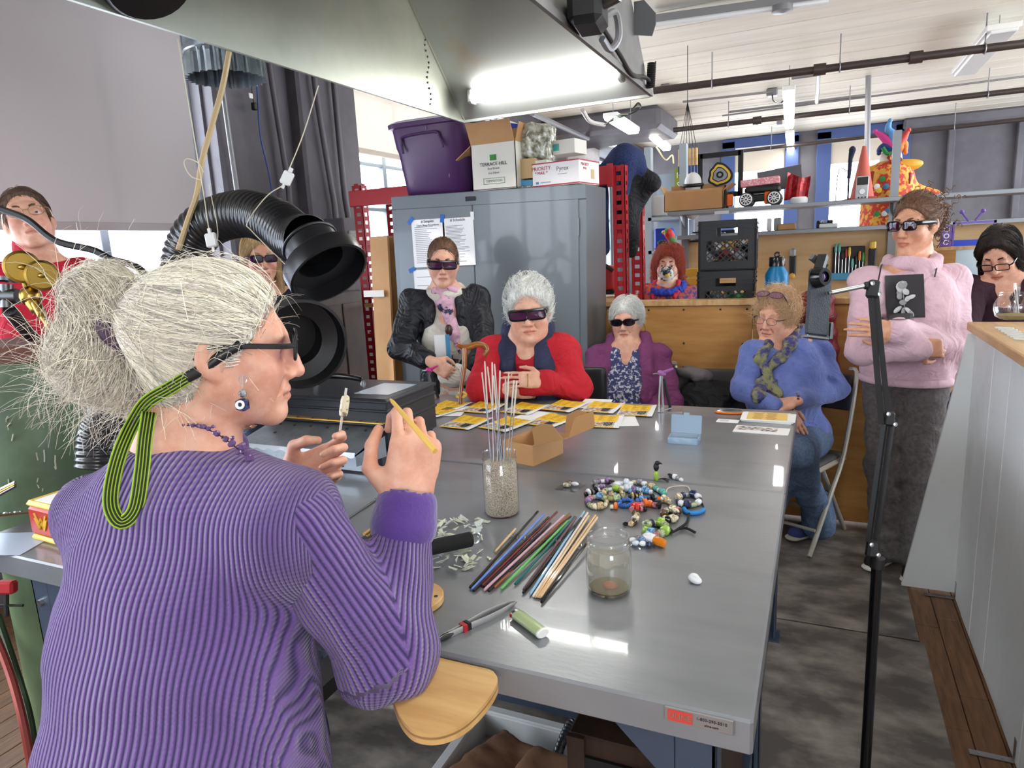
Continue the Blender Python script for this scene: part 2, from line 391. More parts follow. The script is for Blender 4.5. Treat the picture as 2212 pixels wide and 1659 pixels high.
def strands(name, sdf, m, parent, roots, flow, steps=10, step=.012, r=.0006, lift=.002, jit=.25, seed=1, taper=.3, wave=0, cols=None, free=0, fall=0):
    """thin tapering locks that run over an implicit surface along a flow field; the last FREE steps leave the surface"""
    rs = np.random.RandomState(seed); p = np.array(roots, float); n = len(p); pts = [p.copy()]
    lf = lift * rs.uniform(.2, 1.6, n); st = step * rs.uniform(.7, 1.3, n); jv = rs.normal(size=(n, 3)) * jit
    e = .002
    def proj(p, tgt):
        for _ in range(2):
            d = sdf.at(p); g = np.stack([sdf.at(p + np.eye(3)[a] * e) - d for a in range(3)], 1) / e
            g /= np.linalg.norm(g, axis=1)[:, None] + 1e-9; p = p - (np.clip(d, -.05, .05) - tgt)[:, None] * g
        return p, g
    p, g = proj(p, lf); pts = [p.copy()]; dv = None
    for i in range(steps):
        f = flow(p, i) + jv * (1 + (0 if not wave else wave * np.sin(i * 1.3 + jv[:, :1] * 9)))
        if i < steps - free:
            f = f - g * (f * g).sum(1)[:, None]; f /= np.linalg.norm(f, axis=1)[:, None] + 1e-9; dv = f
            p, g = proj(p + f * st[:, None], lf)
        else:
            dv = dv + rs.normal(size=(n, 3)) * .18 + np.array([0, 0, -fall]); dv /= np.linalg.norm(dv, axis=1)[:, None]; p = p + dv * st[:, None]
        pts.append(p.copy())
    P = np.stack(pts, 1); S = P.shape[1]; T = np.gradient(P, axis=1); T /= np.linalg.norm(T, axis=2)[:, :, None] + 1e-9
    A = np.cross(T, np.array([.31, .52, .8])); A /= np.linalg.norm(A, axis=2)[:, :, None] + 1e-9; B = np.cross(T, A)
    rad = r * rs.uniform(.6, 1.4, n)[:, None] * (1 - (1 - taper) * np.linspace(0, 1, S) ** 2)[None]
    vs = []
    for k in range(3): a = k * 2.0944; vs.append(P + rad[:, :, None] * (math.cos(a) * A + math.sin(a) * B))
    V = np.stack(vs, 2).reshape(-1, 3); ii = np.arange(n)[:, None, None] * S * 3; jj = np.arange(S - 1)[None, :, None] * 3; kk = np.arange(3)[None, None]; k2 = (kk + 1) % 3
    Fq = np.stack([ii + jj + kk, ii + jj + k2, ii + jj + 3 + k2, ii + jj + 3 + kk], -1).reshape(-1, 4)
    base = LOC.get(parent.name, np.zeros(3)); me = bpy.data.meshes.new(name); me.vertices.add(len(V)); me.vertices.foreach_set('co', (V - base).ravel())
    me.loops.add(len(Fq) * 4); me.polygons.add(len(Fq)); me.loops.foreach_set('vertex_index', Fq.ravel()); me.polygons.foreach_set('loop_start', np.arange(len(Fq)) * 4)
    me.polygons.foreach_set('loop_total', np.full(len(Fq), 4)); me.polygons.foreach_set('use_smooth', [True] * len(Fq)); me.update(calc_edges=True)
    me.materials.append(MATS[m]); c = rs.uniform(.7, 1.25, n) if cols is None else cols(P[:, 0], rs)
    at = me.color_attributes.new('Col', 'FLOAT_COLOR', 'POINT'); cc = np.repeat(c, S * 3, 0); cc = np.c_[cc, cc, cc, np.ones(len(cc))] if cc.ndim == 1 else np.c_[cc, np.ones(len(cc))]
    at.data.foreach_set('color', cc.astype(np.float32).ravel())
    o = bpy.data.objects.new(name, me); COL.objects.link(o); o.parent = parent; LOC[o.name] = base; o['kind'] = 'stuff'; return o
# ---------------------------------------------------------------- people
HEADP = dict(jaw=1., wide=1., nose=1., full=0.)
def head_frame(c, face, tilt=0, pitch=0):
    """columns: x = the person's right, y = forward, z = up; pitch>0 looks up"""
    y = unit([face[0], face[1], 0]); z = np.array([0, 0, 1.]); x = np.cross(y, z)
    R = np.stack([x, y, z], 1) @ rotm(pitch, tilt, 0); return R
def add_head(S, c, R, s=1., jaw=1., wide=1., nose=1., full=0., ears=True, open_eyes=False, mouth=0.):
    g = lambda x, y, z: np.asarray(c) + R @ (np.array([x * wide, y, z]) * s)
    S.ell(g(0, -.014, .036), np.array([.073 * wide, .095, .086]) * s, R, .02)
    S.ell(g(0, .026, -.028), np.array([.059 * wide, .062, .085]) * s, R, .03)
    for q in (-1, 1):
        S.cap(g(q * .050, .0, -.05), g(q * .014, .071, -.104 * jaw), .021 * s, .016 * s, .03)
        S.ell(g(q * .037, .058, -.030), np.array([.024, .024, .026]) * s * (1 + full * .4), R, .03)
        if full: S.ell(g(q * .030, .045, -.070), np.array([.026, .028, .03]) * s * full, R, .05)
    S.ell(g(0, .078, -.103 * jaw), np.array([.019, .016, .016]) * s, R, .02)
    S.cap(g(-.036, .079, .026), g(.036, .079, .026), .012 * s, k=.02)
    for q in (-1, 1): S.ell(g(q * .033, .102, -.001), np.array([.021, .017, .013]) * s, R, .014, -1)
    for q in (-1, 1):
        S.ell(g(q * .032, .077, .001), np.array([.0155, .0145, .0135]) * s, R, .004)
        if open_eyes: S.chain([g(q * .016, .0865, .004), g(q * .031, .0915, .0088), g(q * .047, .083, .003)], [.0028 * s, .0038 * s, .0028 * s], .004); S.chain([g(q * .017, .0865, -.004), g(q * .031, .0895, -.0088), g(q * .046, .083, -.003)], [.0025 * s, .003 * s, .0025 * s], .004)
        if not open_eyes: S.cap(g(q * .019, .0915, -.0015), g(q * .045, .0865, -.0015), .0022 * s, k=.004, mode=-1)
    S.chain([g(0, .090, .016), g(0, .103, -.018 * nose), g(0, .1125 * (1 + .04 * (nose - 1)), -.037)], [.0075 * s, .009 * s, .0115 * s], .014)
    for q in (-1, 1): S.ell(g(q * .0125, .099, -.041), np.array([.0085, .011, .008]) * s, R, .008); S.ell(g(q * .006, .1085, -.0495), np.array([.003, .004, .003]) * s, R, .002, -1)
    S.ell(g(0, .079, -.066), np.array([.027, .019, .022]) * s, R, .016)
    S.chain([g(-.024, .086, -.0715), g(-.007, .0965, -.0668), g(0, .0965, -.068), g(.007, .0965, -.0668), g(.024, .086, -.0715)], [.0025 * s, .0042 * s, .004 * s, .0042 * s, .0025 * s], .006)
    S.chain([g(-.021, .086, -.0735), g(0, .0958, -.0782 - mouth), g(.021, .086, -.0735)], [.0025 * s, .0056 * s, .0025 * s], .006)
    S.chain([g(-.027, .089, -.0728), g(0, .1015, -.0722 - mouth * .5), g(.027, .089, -.0728)], [.0013 * s, .0018 * s + mouth * .5, .0013 * s], .003, -1)
    if full:
        for q in (-1, 1): S.chain([g(q * .019, .0935, -.044), g(q * .030, .084, -.060), g(q * .035, .074, -.080)], [.0012 * s, .002 * s, .001 * s], .007, -1)
    if ears:
        for q in (-1, 1):
            Re = R @ rotm(0, 0, q * 18); S.ell(g(q * .077, -.010, -.004), np.array([.009, .020, .032]) * s, Re, .008)
            S.ell(g(q * .086, -.004, .000), np.array([.006, .011, .019]) * s, Re, .006, -1); S.ell(g(q * .073, -.002, -.032), np.array([.007, .009, .010]) * s, Re, .006)
def head_cols(c, R, s=1., lip=(.88, .64, .62), blush=.10, wide=1.):
    """tint that multiplies the skin colour: lips, cheeks, nose tip, painted shade between the lips"""
    def fn(V):
        q = ((V - np.asarray(c)) @ R) / s; x, y, z = q[:, 0] / wide, q[:, 1], q[:, 2]; out = np.ones((len(V), 3))
        zl = -.0725 + .0009 * 0; l = ((np.abs(x) < .0235) & (y > .082) & (np.abs(z - zl) < .0105 * np.sqrt(np.maximum(0, 1 - (x / .0245) ** 2)))).astype(float)
        out = out * (1 - l[:, None] * (1 - np.array(lip)))
        ln = np.exp(-((z + .0724) / .0021) ** 2) * (np.abs(x) < .025) * (y > .08); out = out * (1 - .45 * ln[:, None]); bl = np.exp(-(((np.abs(x) - .042) / .02) ** 2 + ((z + .035) / .022) ** 2)) * (y > .02) + .8 * np.exp(-((x / .014) ** 2 + ((z + .036) / .016) ** 2)) * (y > .09)  # shade of the closed mouth line is darkened into the skin colour
        out = out * (1 - np.clip(bl, 0, 1)[:, None] * blush * np.array([.15, 1, .9])); return np.clip(out, 0, 1)
    return fn
def fine_head(c, s=1., st=.0045): c = np.asarray(c); return (c - .128 * s, c + .128 * s, st)
def add_hand(S, w, d, nrm, side, s=1., curl=(.5, .5, .55, .6), thumb=(.35, .45), spread=.06, tips=None):
    """w wrist, d along the hand, nrm out of the back of the hand, side: +1 thumb lies towards cross(d, nrm)"""
    d = unit(d); n = unit(np.asarray(nrm) - d * (np.asarray(nrm) @ d)); x = np.cross(d, n) * side; w = np.asarray(w, float)
    g = lambda a, b, c: w + s * (x * a + d * b + n * c)
    S.box(g(0, .048, 0), np.array([.037, .046, .0125]) * s, np.stack([x, d, n], 1), .012 * s, .012)
    S.cap(g(0, -.03, 0), g(0, .02, 0), .024 * s, .026 * s, .02, flat=(n, .72))
    base = [(.029, .092), (.010, .097), (-.010, .093), (-.029, .084)]; ln = [(.041, .024, .019), (.045, .027, .020), (.041, .025, .019), (.032, .019, .017)]
    out = []
    for i in range(4):
        p = g(base[i][0], base[i][1] - .008, .001); cu = curl[i]; cu = (cu, cu, cu * .75) if np.isscalar(cu) else cu; a = 0; sp = spread * (1.5 - i); r = (.0088, .0082, .0075, .0066) if i < 3 else (.0078, .0072, .0066, .0058); S.cap(g(base[i][0], .045, 0), p, .010 * s, r[0] * 1.06 * s, .010)
        q = [p]
        for j in range(3):
            a += cu[j] * 1.5; dr = d * math.cos(a) - n * math.sin(a) + x * sp * math.cos(a); p = p + unit(dr) * ln[i][j] * s * 1.08; q.append(p)
        for j in range(3): S.cap(q[j], q[j + 1], r[j] * s, r[j + 1] * s, .003)
        out.append(q[-1])
    b0 = g(.026, .012, -.006); t1 = b0 + s * .042 * unit(x * .75 + d * .62 - n * thumb[0]); t2 = t1 + s * .034 * unit(x * (.45 - thumb[1]) + d * .85 - n * thumb[0] * 1.2); t3 = t2 + s * .026 * unit(x * (.3 - thumb[1] * 1.3) + d * .9 - n * thumb[0])
    S.cap(b0, t1, .0165 * s, .0115 * s, .014); S.cap(t1, t2, .0108 * s, .0098 * s, .004); S.cap(t2, t3, .0098 * s, .0078 * s, .004); out.append(t3); return out
def limb(S, a, b, c, r0, r1, r2, k=.03): S.cap(a, b, r0, r1, k); S.cap(b, c, r1, r2, k)
def brows(parent, c, R, m, s=1., wide=1., thick=.0028, lift=0.):
    for q in (-1, 1):
        mb = MB(); pts = [np.asarray(c) + R @ (np.array([q * a * wide, b, z + lift]) * s) for a, b, z in ((.014, .0925, .0235), (.028, .0915, .0285), (.042, .0835, .0275), (.051, .073, .022))]
        mb.tube(spline(pts, 3), np.array([.8, 1, 1, 1, 1, 1, .9, .8, .6, .3]) * thick * s * 1.25, 6, flat=(R[:, 2], 1.25)); mb.build('eyebrow', m, parent, 80)
def eyes(parent, c, R, iris, s=1., wide=1., look=(0, 0)):
    for q in (-1, 1):
        o = np.asarray(c) + R @ (np.array([q * .032 * wide, .0768, -.001]) * s); f = unit(R @ np.array([look[0], 1, look[1]])); Rf = frame(f, R[:, 0])
        mb = MB(); mb.ball(o, .0150 * s, Rf, 16, 12); e = mb.build('eye', 'eye_white', parent, 170)
        mb = MB(); mb.lathe([(0, .0156 * s), (.003 * s, .0154 * s), (.0058 * s, .0142 * s)], o, Rf, 14); mb.build('iris', iris, e, 170)
        mb = MB(); mb.lathe([(0, .0159 * s), (.0024 * s, .0157 * s)], o, Rf, 10); mb.build('pupil', 'black_gloss', e, 170)
def shades(parent, c, R, kind, frame_m, lens_m, s=1., wide=1., z0=0., y0=0., name='sunglasses', pitch=0., cord=None):
    """lens outline per style, brow bar and two temples running back to the ears"""
    R2 = R @ rotm(pitch, 0, 0); g = lambda x, y, z: np.asarray(c) + R2 @ (np.array([x * wide, y + y0, z + z0]) * s)
    W, H, pw, curve = {'wrap': (.034, .0205, 4.2, .22), 'oval': (.031, .0185, 2.4, .28), 'rect': (.027, .0165, 5, .12), 'round': (.024, .018, 2.4, .10), 'way': (.027, .0185, 3.4, .14)}[kind]
    gap = {'wrap': .034, 'oval': .034, 'rect': .033, 'round': .032, 'way': .033}[kind]; a = np.arange(28) * 2 * math.pi / 28
    ou = np.stack([np.sign(np.cos(a)) * np.abs(np.cos(a)) ** (2 / pw) * W, np.sign(np.sin(a)) * np.abs(np.sin(a)) ** (2 / pw) * H], 1)
    yc = lambda x: .108 - curve * 6 * x * x
    fr = MB(); th = {'wrap': .0040, 'oval': .0028, 'rect': .0022, 'round': .0011, 'way': .0030}[kind]
    for q in (-1, 1): fr.tube([g(q * gap + u, yc(q * gap + u), v) for u, v in ou], th * s, 6, closed=True)
    fr.tube([g(x, yc(x) + .001, .006) for x in np.linspace(-gap + W - .001, gap - W + .001, 5)], th * s, 6)
    if kind == 'wrap': fr.tube([g(x, yc(x) + .001, H * .92) for x in np.linspace(-.064, .064, 15)], .0055 * s, 6)
    for q in (-1, 1):
        xe = q * (gap + W); fr.tube(spline([g(xe, yc(xe), H * .45), g(q * .072, yc(xe) - .02, H * .45), g(q * .077, .03, .008), g(q * .079, -.012, .006), g(q * .078, -.03, -.014)], 4), (th + .0012) * s, 6, flat=(R2[:, 2], 2.2 if kind in ('wrap', 'way') else 1.2))
    root = fr.build(name, frame_m, parent, 50)
    for q in (-1, 1):
        mb = MB(); vs = [g(q * gap, yc(q * gap) + .0015, 0)] + [g(q * gap + u * .97, yc(q * gap + u * .97) + .0003, v * .97) for u, v in ou]
        mb.add(vs, [(0, 1 + i, 1 + (i + 1) % 28) for i in range(28)]); mb.build('lens', lens_m, root, 80)
    return root
# ---------------------------------------------------------------- surface materials
mat('floor_wood', C(118, 84, 56), .55, col2=C(78, 54, 36), ns=5, stretch=(14, 1.2, 1), mixlo=.35, mixhi=.7, bump=.15, bs=40)
mat('floor_base', C(70, 58, 48), .8, col2=C(52, 44, 38), ns=6)
mat('mat_steel', C(88, 83, 80), .45, metal=.1, col2=C(168, 160, 152), ns=4.5, mixlo=.42, mixhi=.78, bump=.12, bs=25, detail=12, stretch=(1, 1.6, 1))
mat('ceiling_paint', C(226, 221, 208), .7, col2=C(208, 202, 188), ns=1.4, stretch=(.5, 5, 1), mixlo=.35, mixhi=.75, bump=.25, bs=6)
mat('wall_grey', C(104, 102, 108), .7, col2=C(92, 90, 97), ns=2, bump=.12, bs=30)
mat('column_grey', C(96, 92, 99), .55, col2=C(84, 81, 88), ns=3, bump=.35, bs=22)
mat('blue_paint', C(62, 82, 132), .45)
mat('frame_grey', C(120, 132, 142), .5)
mat('blind_fabric', C(178, 172, 173), .85, backlit=.02)
mat('blind_far', C(210, 200, 186), .85, backlit=.10)
glassy('window_glass', (1, 1, 1, 1))
mat('white_paint', C(226, 229, 231), .5, col2=C(196, 196, 192), ns=2.2, mixlo=.5, mixhi=.85, bump=.08, bs=30)
mat('butcher_block', C(206, 168, 118), .42, col2=C(186, 144, 96), ns=3, stretch=(12, 1, 4))
mat('plywood', C(196, 146, 84), .48, col2=C(168, 114, 58), ns=3.2, stretch=(1, 1, 7), mixlo=.35, mixhi=.72, detail=7)
mat('pine', C(214, 178, 124), .5, col2=C(196, 154, 100), ns=3, stretch=(1, 6, 6))
mat('concrete_out', C(214, 214, 222), .9, col2=C(190, 194, 208), ns=.8)
mat('out_window', C(150, 160, 178), .3)
mat('pipe_dark', C(66, 58, 56), .45, metal=.4)
mat('pipe_grey', C(136, 136, 140), .4, metal=.6)
mat('conduit_paint', C(92, 88, 95), .45)
mat('black', C(22, 22, 24), .5); mat('black_gloss', C(14, 14, 17), .18); mat('black_rubber', C(28, 28, 30), .42)
mat('white_plastic', C(232, 232, 230), .4); mat('steel', C(178, 180, 184), .28, metal=1); mat('steel_dark', C(110, 112, 116), .35, metal=1)
mat('paper', C(238, 238, 240), .7); mat('ink', C(40, 40, 46), .8); mat('ink_grey', C(120, 120, 128), .8)
mat('cardboard', C(190, 146, 100), .75, col2=C(178, 133, 88), ns=3); mat('cardboard_in', C(170, 126, 80), .8)
mat('red_rack', C(172, 34, 44), .4); mat('navy', C(30, 34, 58), .8); mat('eye_white', C(228, 224, 218), .2)
mat('tube_light', (1, .97, .9, 1), emit=16); mat('tube_light_off', C(226, 228, 228), .3); mat('brass', C(170, 138, 66), .28, metal=1)
mat('blue_tape', C(36, 104, 190), .6)
XL, YB, ZC = -3.5, 12.9, 3.25
# ---------------------------------------------------------------- floor
mb = MB(); mb.box2((-3.6, -4, -.12), (5, 13, -.02)); struct(mb.build('floor', 'floor_base'))
FL = bpy.data.objects['floor']
def planks(x0, x1, y0, y1, wdt, alongx=False, seed=0):
    rs = np.random.RandomState(seed); a = x0 if not alongx else y0; lim = x1 if not alongx else y1
    while a < lim - .01:
        b = min(a + wdt, lim); s0, s1 = (y0, y1) if not alongx else (x0, x1); c = s0
        while c < s1 - .01:
            d = min(c + rs.uniform(.5, 1.4), s1); m_ = MB(); g = .0012; zt = rs.uniform(-.0008, .0008)
            if alongx: m_.box2((c + g, a + g, -.03), (d - g, b - g, zt), .0015)
            else: m_.box2((a + g, c + g, -.03), (b - g, d - g, zt), .0015)
            m_.build('floor_board', 'floor_wood', FL, 30); c = d
        a = b
planks(.395, .66, .9, 3.95, .083, seed=1)
planks(-.5, 1.4, 3.86, 5.2, .09, True, 2)
planks(-3.4, -1.75, .2, 1.6, .09, seed=3)
mb = MB(); mb.box2((-3.5, -4, -.03), (5, .2, -.001)); mb.box2((.66, .2, -.03), (5, 3.86, -.001)); mb.box2((-3.5, 1.6, -.03), (-1.75, 12.9, -.001)); mb.box2((-1.75, 5.2, -.03), (5, 12.9, -.001)); mb.box2((1.4, 3.86, -.03), (5, 5.2, -.001)); mb.box2((-1.75, 3.86, -.03), (-.5, 5.2, -.001))
o = mb.build('floor_boards', 'floor_wood', FL, 0); o['kind'] = 'stuff'
for i, (a, b, l) in enumerate((((-1.75, .2), (.41, 2.765), 'scratched dark steel floor sheet under the near workbench and aisle'), ((-1.75, 2.775), (.395, 3.85), 'dark steel floor sheet under the seated women and their chairs'))):
    mb = MB(); mb.box2((*a, -.001), (*b, .004), .001)
    one('floor_sheet', mb, 'mat_steel', l, 'floor sheet')
# ---------------------------------------------------------------- ceiling and walls
mb = MB(); mb.box2((-3.6, -4, ZC), (5, 13, ZC + .1)); CE = struct(mb.build('ceiling', 'ceiling_paint', None, 0))
for i in range(26):   # board-marked concrete: shallow lips running across the room
    y = 1.6 + i * .44; mb = MB(); mb.box2((-3.5, y, ZC - .004), (5, y + .012, ZC + .01)); mb.build('ceiling_board_lip', 'ceiling_paint', CE, 0)
mb = MB()
for a, b, z0, z1 in ((-4, -3.7, 0, ZC), (-3.7, 3.28, 0, .95), (-3.7, 3.28, 3.02, ZC), (3.28, 4.62, 0, ZC), (4.62, 9.3, 0, .95), (4.62, 9.3, 3.05, ZC), (9.3, 10.9, 0, ZC), (10.9, 12.6, 0, .95), (10.9, 12.6, 3.05, ZC), (12.6, 13, 0, ZC)):
    mb.box2((XL - .25, a, z0), (XL, b, z1))
WL = struct(mb.build('wall_left', 'wall_grey', None, 0))
mb = MB(); mb.box2((XL - .02, 3.3, 0), (XL + .10, 4.6, ZC), .02); mb.box2((XL, 3.95, 0), (XL + .2, 4.6, ZC), .02); struct(mb.build('trim_1', 'column_grey', None, 30))
mb = MB(); mb.box2((XL - .02, 9.32, 0), (XL + .25, 10.88, ZC), .02); mb.box2((XL - .02, 9.0, ZC - .28), (XL + 1.6, 10.2, ZC), .05); struct(mb.build('trim_2', 'column_grey', None, 30))
mb = MB(); mb.box2((XL, 10.2, ZC - .22), (XL + .5, 12.9, ZC), .03); struct(mb.build('trim_3', 'wall_grey', None, 30))
def win_left(n, y0, y1, z0, z1, ys, zs, m='frame_grey'):
    fr = MB(); t = .05
    for a, b, c, d in ((y0, y1, z0, z0 + t), (y0, y1, z1 - t, z1), (y0, y0 + t, z0, z1), (y1 - t, y1, z0, z1)): fr.box2((XL - .16, a, c), (XL - .08, b, d), .004)
    o = struct(fr.build('window_%d' % n, m, None, 30))
    for y in ys: q = MB(); q.box2((XL - .15, y - .025, z0 + t), (XL - .09, y + .025, z1 - t), .004); q.build('window_mullion', m, o, 30)
    for z in zs: q = MB(); q.box2((XL - .14, y0 + t, z - .015), (XL - .10, y1 - t, z + .015), .004); q.build('window_muntin', m, o, 30)
    ys = [y0 + t] + list(ys) + [y1 - t]
    for a, b in zip(ys[:-1], ys[1:]): q = MB(); q.box2((XL - .125, a + .02, z0 + t), (XL - .12, b - .02, z1 - t)); q.build('window_pane', 'window_glass', o, 0)
    portal((XL - .3, (y0 + y1) / 2, (z0 + z1) / 2), y1 - y0, z1 - z0, (1, 0, 0))
win_left(1, -3.7, 3.28, .95, 3.02, (-2.6, -1.5, -.4, .8, 1.85, 2.585), (1.42,))
win_left(2, 4.62, 9.3, .95, 3.05, (5.35, 6.2, 7.5, 8.4), (1.28, 1.62, 1.96, 2.34))
win_left(3, 10.9, 12.6, .95, 3.05, (11.6,), (1.5, 2.0))
def blind(y0, y1, zb, zt, m, label, group=None):
    t = thing('roller_blind', label, 'blind', (XL + .02, (y0 + y1) / 2, zb), group)
    q = MB(); q.grid(lambda u, v: (XL + .03 + .004 * math.sin(v * 7 + u * 3), y0 + (y1 - y0) * u, zb + (zt - zb) * v), 8, 8); q.build('fabric', m, t)
    q = MB(); q.box2((XL + .02, y0, zb - .012), (XL + .045, y1, zb + .03), .004); q.build('hem_bar', m, t)
    q = MB(); q.tube([(XL + .04, y0, zt), (XL + .04, y1, zt)], .03, 10); q.build('roller', 'white_plastic', t)
blind(-.1, 3.16, 1.77, 3.0, 'blind_fabric', 'wide pale grey roller blind over the window behind the red turtleneck')
blind(4.64, 7.40, 2.40, 3.04, 'blind_far', 'cream roller blind over the window beside the red rack')
blind(7.58, 9.28, 2.34, 3.04, 'blind_far', 'cream roller blind behind the open white wine box')
mb = MB()
for a, b, z0, z1 in ((-3.5, -1.42, 0, ZC), (-1.42, -.62, 0, .9), (-.62, .09, 0, ZC), (.09, .95, 0, .9), (.95, 5, 0, ZC), (-1.42, -.62, 3.16, ZC), (.09, .95, 3.16, ZC)): mb.box2((a, YB, z0), (b, YB + .2, z1))
struct(mb.build('wall_back', 'wall_grey', None, 0))
def win_back(n, x0, x1):
    fr = MB()
    for a, b, c, d in ((x0 - .22, x0, .8, 3.2), (x1, x1 + .22, .8, 3.2), (x0 - .22, x1 + .22, 3.08, 3.24), (x0, x1, .85, .95)): fr.box2((a, YB - .06, c), (b, YB + .05, d), .01)
    o = struct(fr.build('window_%d' % n, 'blue_paint', None, 30))
    q = MB(); q.box2((x0, YB + .1, .9), (x1, YB + .105, 3.1)); q.build('window_pane', 'window_glass', o, 0)
    portal(((x0 + x1) / 2, YB + .3, 2), x1 - x0, 2.2, (0, -1, 0))
    t = thing('roller_blind', 'pale roller blind half drawn in the blue-framed window behind the ' + ('robot car' if n == 4 else 'jester costume'), 'blind', ((x0 + x1) / 2, YB - .02, 2.68), 'blinds in the blue back windows')
    q = MB(); q.box2((x0, YB - .02, 2.68), (x1, YB - .016, 3.06)); q.build('fabric', 'blind_far', t); q = MB(); q.tube([(x0, YB - .02, 3.07), (x1, YB - .02, 3.07)], .03, 8); q.build('roller', 'white_plastic', t)
win_back(4, -1.42, -.62); win_back(5, .09, 1.0)
mb = MB()
for x in (1.72, 2.6): mb.box2((x, YB - .12, 0), (x + .09, YB, ZC), .01)
mb.box2((1.1, YB - .25, ZC - .16), (5, YB, ZC), .03); struct(mb.build('trim_4', 'wall_grey', None, 30))
# rear and right side of the hall: brick-height parapets with unseen window bands, partly walled up to cut light (behind the photographer)
mb = MB(); mb.box2((-3.6, -4.2, 0), (5, -4, .9)); mb.box2((-3.6, -4.2, 3.0), (5, -4, ZC))
mb.box2((-3.6, -4.2, .9), (1.9, -4, 3.0)); mb.box2((4.3, -4.2, .9), (5, -4, 3.0))
struct(mb.build('wall_rear', 'white_paint', None, 0)); portal((3.1, -4.3, 1.95), 2.4, 2.1, (0, 1, 0))
mb = MB(); mb.box2((5, -4.2, 0), (5.2, 13, .9)); mb.box2((5, -4.2, 3.0), (5.2, 13, ZC))
mb.box2((5, -4.2, .9), (5.2, 3.2, 3.0))
for y in (6, 9, 12): mb.box2((5, y, .9), (5.2, y + .9, 3.0))
struct(mb.build('wall_right', 'white_paint', None, 0)); portal((5.3, 8, 1.95), 9.6, 2.1, (-1, 0, 0))
# building across the street
t = thing('neighbouring_building', 'pale concrete building across the street seen through the glass', 'building', (-12, 3, 0))
mb = MB(); mb.box2((-13, -14, -3), (-12, 16, 2.6)); mb.build('wall', 'concrete_out', t, 0)
for i in range(9): mb = MB(); mb.box2((-12.02, -12 + i * 3, .2), (-11.97, -10.4 + i * 3, 1.5)); mb.build('window', 'out_window', t, 0)
# white half wall with timber top on the right
t = struct(MB().box2((.585, 1.2, 0), (.63, 3.22, 1.13)).build('wall_counter', 'white_paint', None, 0))
ys = [1.2, 1.52, 1.81, 2.13, 2.40, 2.62, 2.86, 3.04, 3.22]
for a, b in zip(ys[:-1], ys[1:]): q = MB(); q.box2((.568 + random.uniform(0, .003), a + .0015, .004), (.588, b - .0015, 1.135), .002); q.build('board', 'white_paint', t, 30)
mb = MB(); mb.box2((.555, 1.2, 1.135), (1.15, 3.30, 1.17), .004); one('counter_top', mb, 'butcher_block', 'honey timber counter top capping the white board wall', 'counter')
mb = MB(); mb.prism([(.372, .02), (.572, .02), (.572, 1.135), (.545, 1.135)], (0, 3.205, 0), np.array([[1, 0, 0], [0, 0, -1], [0, 1, 0]]), .02)
one('end_panel', mb, 'white_paint', 'slanted white end panel at the foot of the white board wall', 'panel')
def bracket(p, label):
    b = MB(); p = np.asarray(p); b.box2(p, p + (-.11, .022, .003)); b.box2(p, p + (.003, .022, .075)); b.box2(p + (-.03, .006, .003), p + (-.024, .014, .005)); b.box2(p + (-.09, .006, .003), p + (-.084, .014, .005)); one('angle_bracket', b, 'steel', label, 'bracket')
bracket((.567, 2.16, .002), 'small steel angle bracket on bare floor boards against the white wall')
bracket((.567, 3.165, .002), 'steel angle bracket at the base of the slanted white end panel')
# ---------------------------------------------------------------- steel workbenches
def steel_top():
 m=mat('bench_top',C(136,139,144),.28,metal=.3,col2=C(122,125,131),ns=1.6,stretch=(1,3,1),bump=.03,bs=45,coat=.3)
 return m
steel_top();mat('bench_frame',C(62,74,92),.38,metal=.2);mat('plate',C(150,150,152),.35,metal=.6);mat('red_logo',C(196,62,50),.5)
TZ=.91;TX0,TX1=-1.89,-.062
def bench(y0,y1,label):
 t=thing('steel_workbench',label,'workbench',((TX0+TX1)/2,(y0+y1)/2,0))
 mb=MB();mb.box2((TX0,y0,TZ-.055),(TX1,y1,TZ),.004);mb.build('worktop','bench_top',t,30)
 for x in(TX0+.24,TX1-.08):
  for y in(y0+.05,y1-.05):
   sx=1 if x<-1 else-1;sy=1 if y<(y0+y1)/2 else-1
   mb=MB();mb.box2((x-.03,y-.03,.006),(x+.03,y-.022,TZ-.055),.002)if sy>0 else mb.box2((x-.03,y+.022,.006),(x+.03,y+.03,TZ-.055),.002)
   mb.box2((x-.03,y-.03,.006),(x-.022,y+.03,TZ-.055),.002)if sx>0 else mb.box2((x+.022,y-.03,.006),(x+.03,y+.03,TZ-.055),.002)
   L=mb.build('leg','bench_frame',t,30);q=MB();q.box2((x-.045,y-.045,.004),(x+.045,y+.045,.01));q.build('foot_plate','bench_frame',L)
   for z in(TZ-.12,TZ-.30,TZ-.66):
    q=MB();q.lathe([(0,-.008),(.009,-.008),(.009,0)],(x,y-.03*sy,z),frame((0,sy,0)),6);q.build('bolt','steel',L)
  mb=MB();mb.box2((x-.02,y0+.08,.16),(x+.02,y1-.08,.20),.003);mb.build('side_rail','bench_frame',t,30)
  mb=MB();mb.box2((x-.02,y0+.03,TZ-.115),(x+.02,y1-.03,TZ-.055),.003);mb.build('side_rail','bench_frame',t,30)
  sx=-1 if x>-1 else 1
  mb=MB();mb.prism([(0,0),(.10,0),(0,-.10)],(x+.03*sx,y0+.022,TZ-.056),np.array([[sx,0,0],[0,0,1],[0,1,0]]),.004);mb.build('gusset','bench_frame',t,0)
 mb=MB();mb.box2((TX0+.2,y1-.06,.15),(TX1-.06,y1-.03,.19),.003);mb.build('back_rail','bench_frame',t,30);return t
BN=bench(.862,1.774,'dark steel workbench holding the glass rods and water jar');BF=bench(1.782,2.675,'dark steel workbench spread with the yellow flyers')
a=pty(1447,1532,.860);b=pty(1572,1580,.860);zc=(a[2]+b[2])/2;xc=(a[0]+b[0])/2
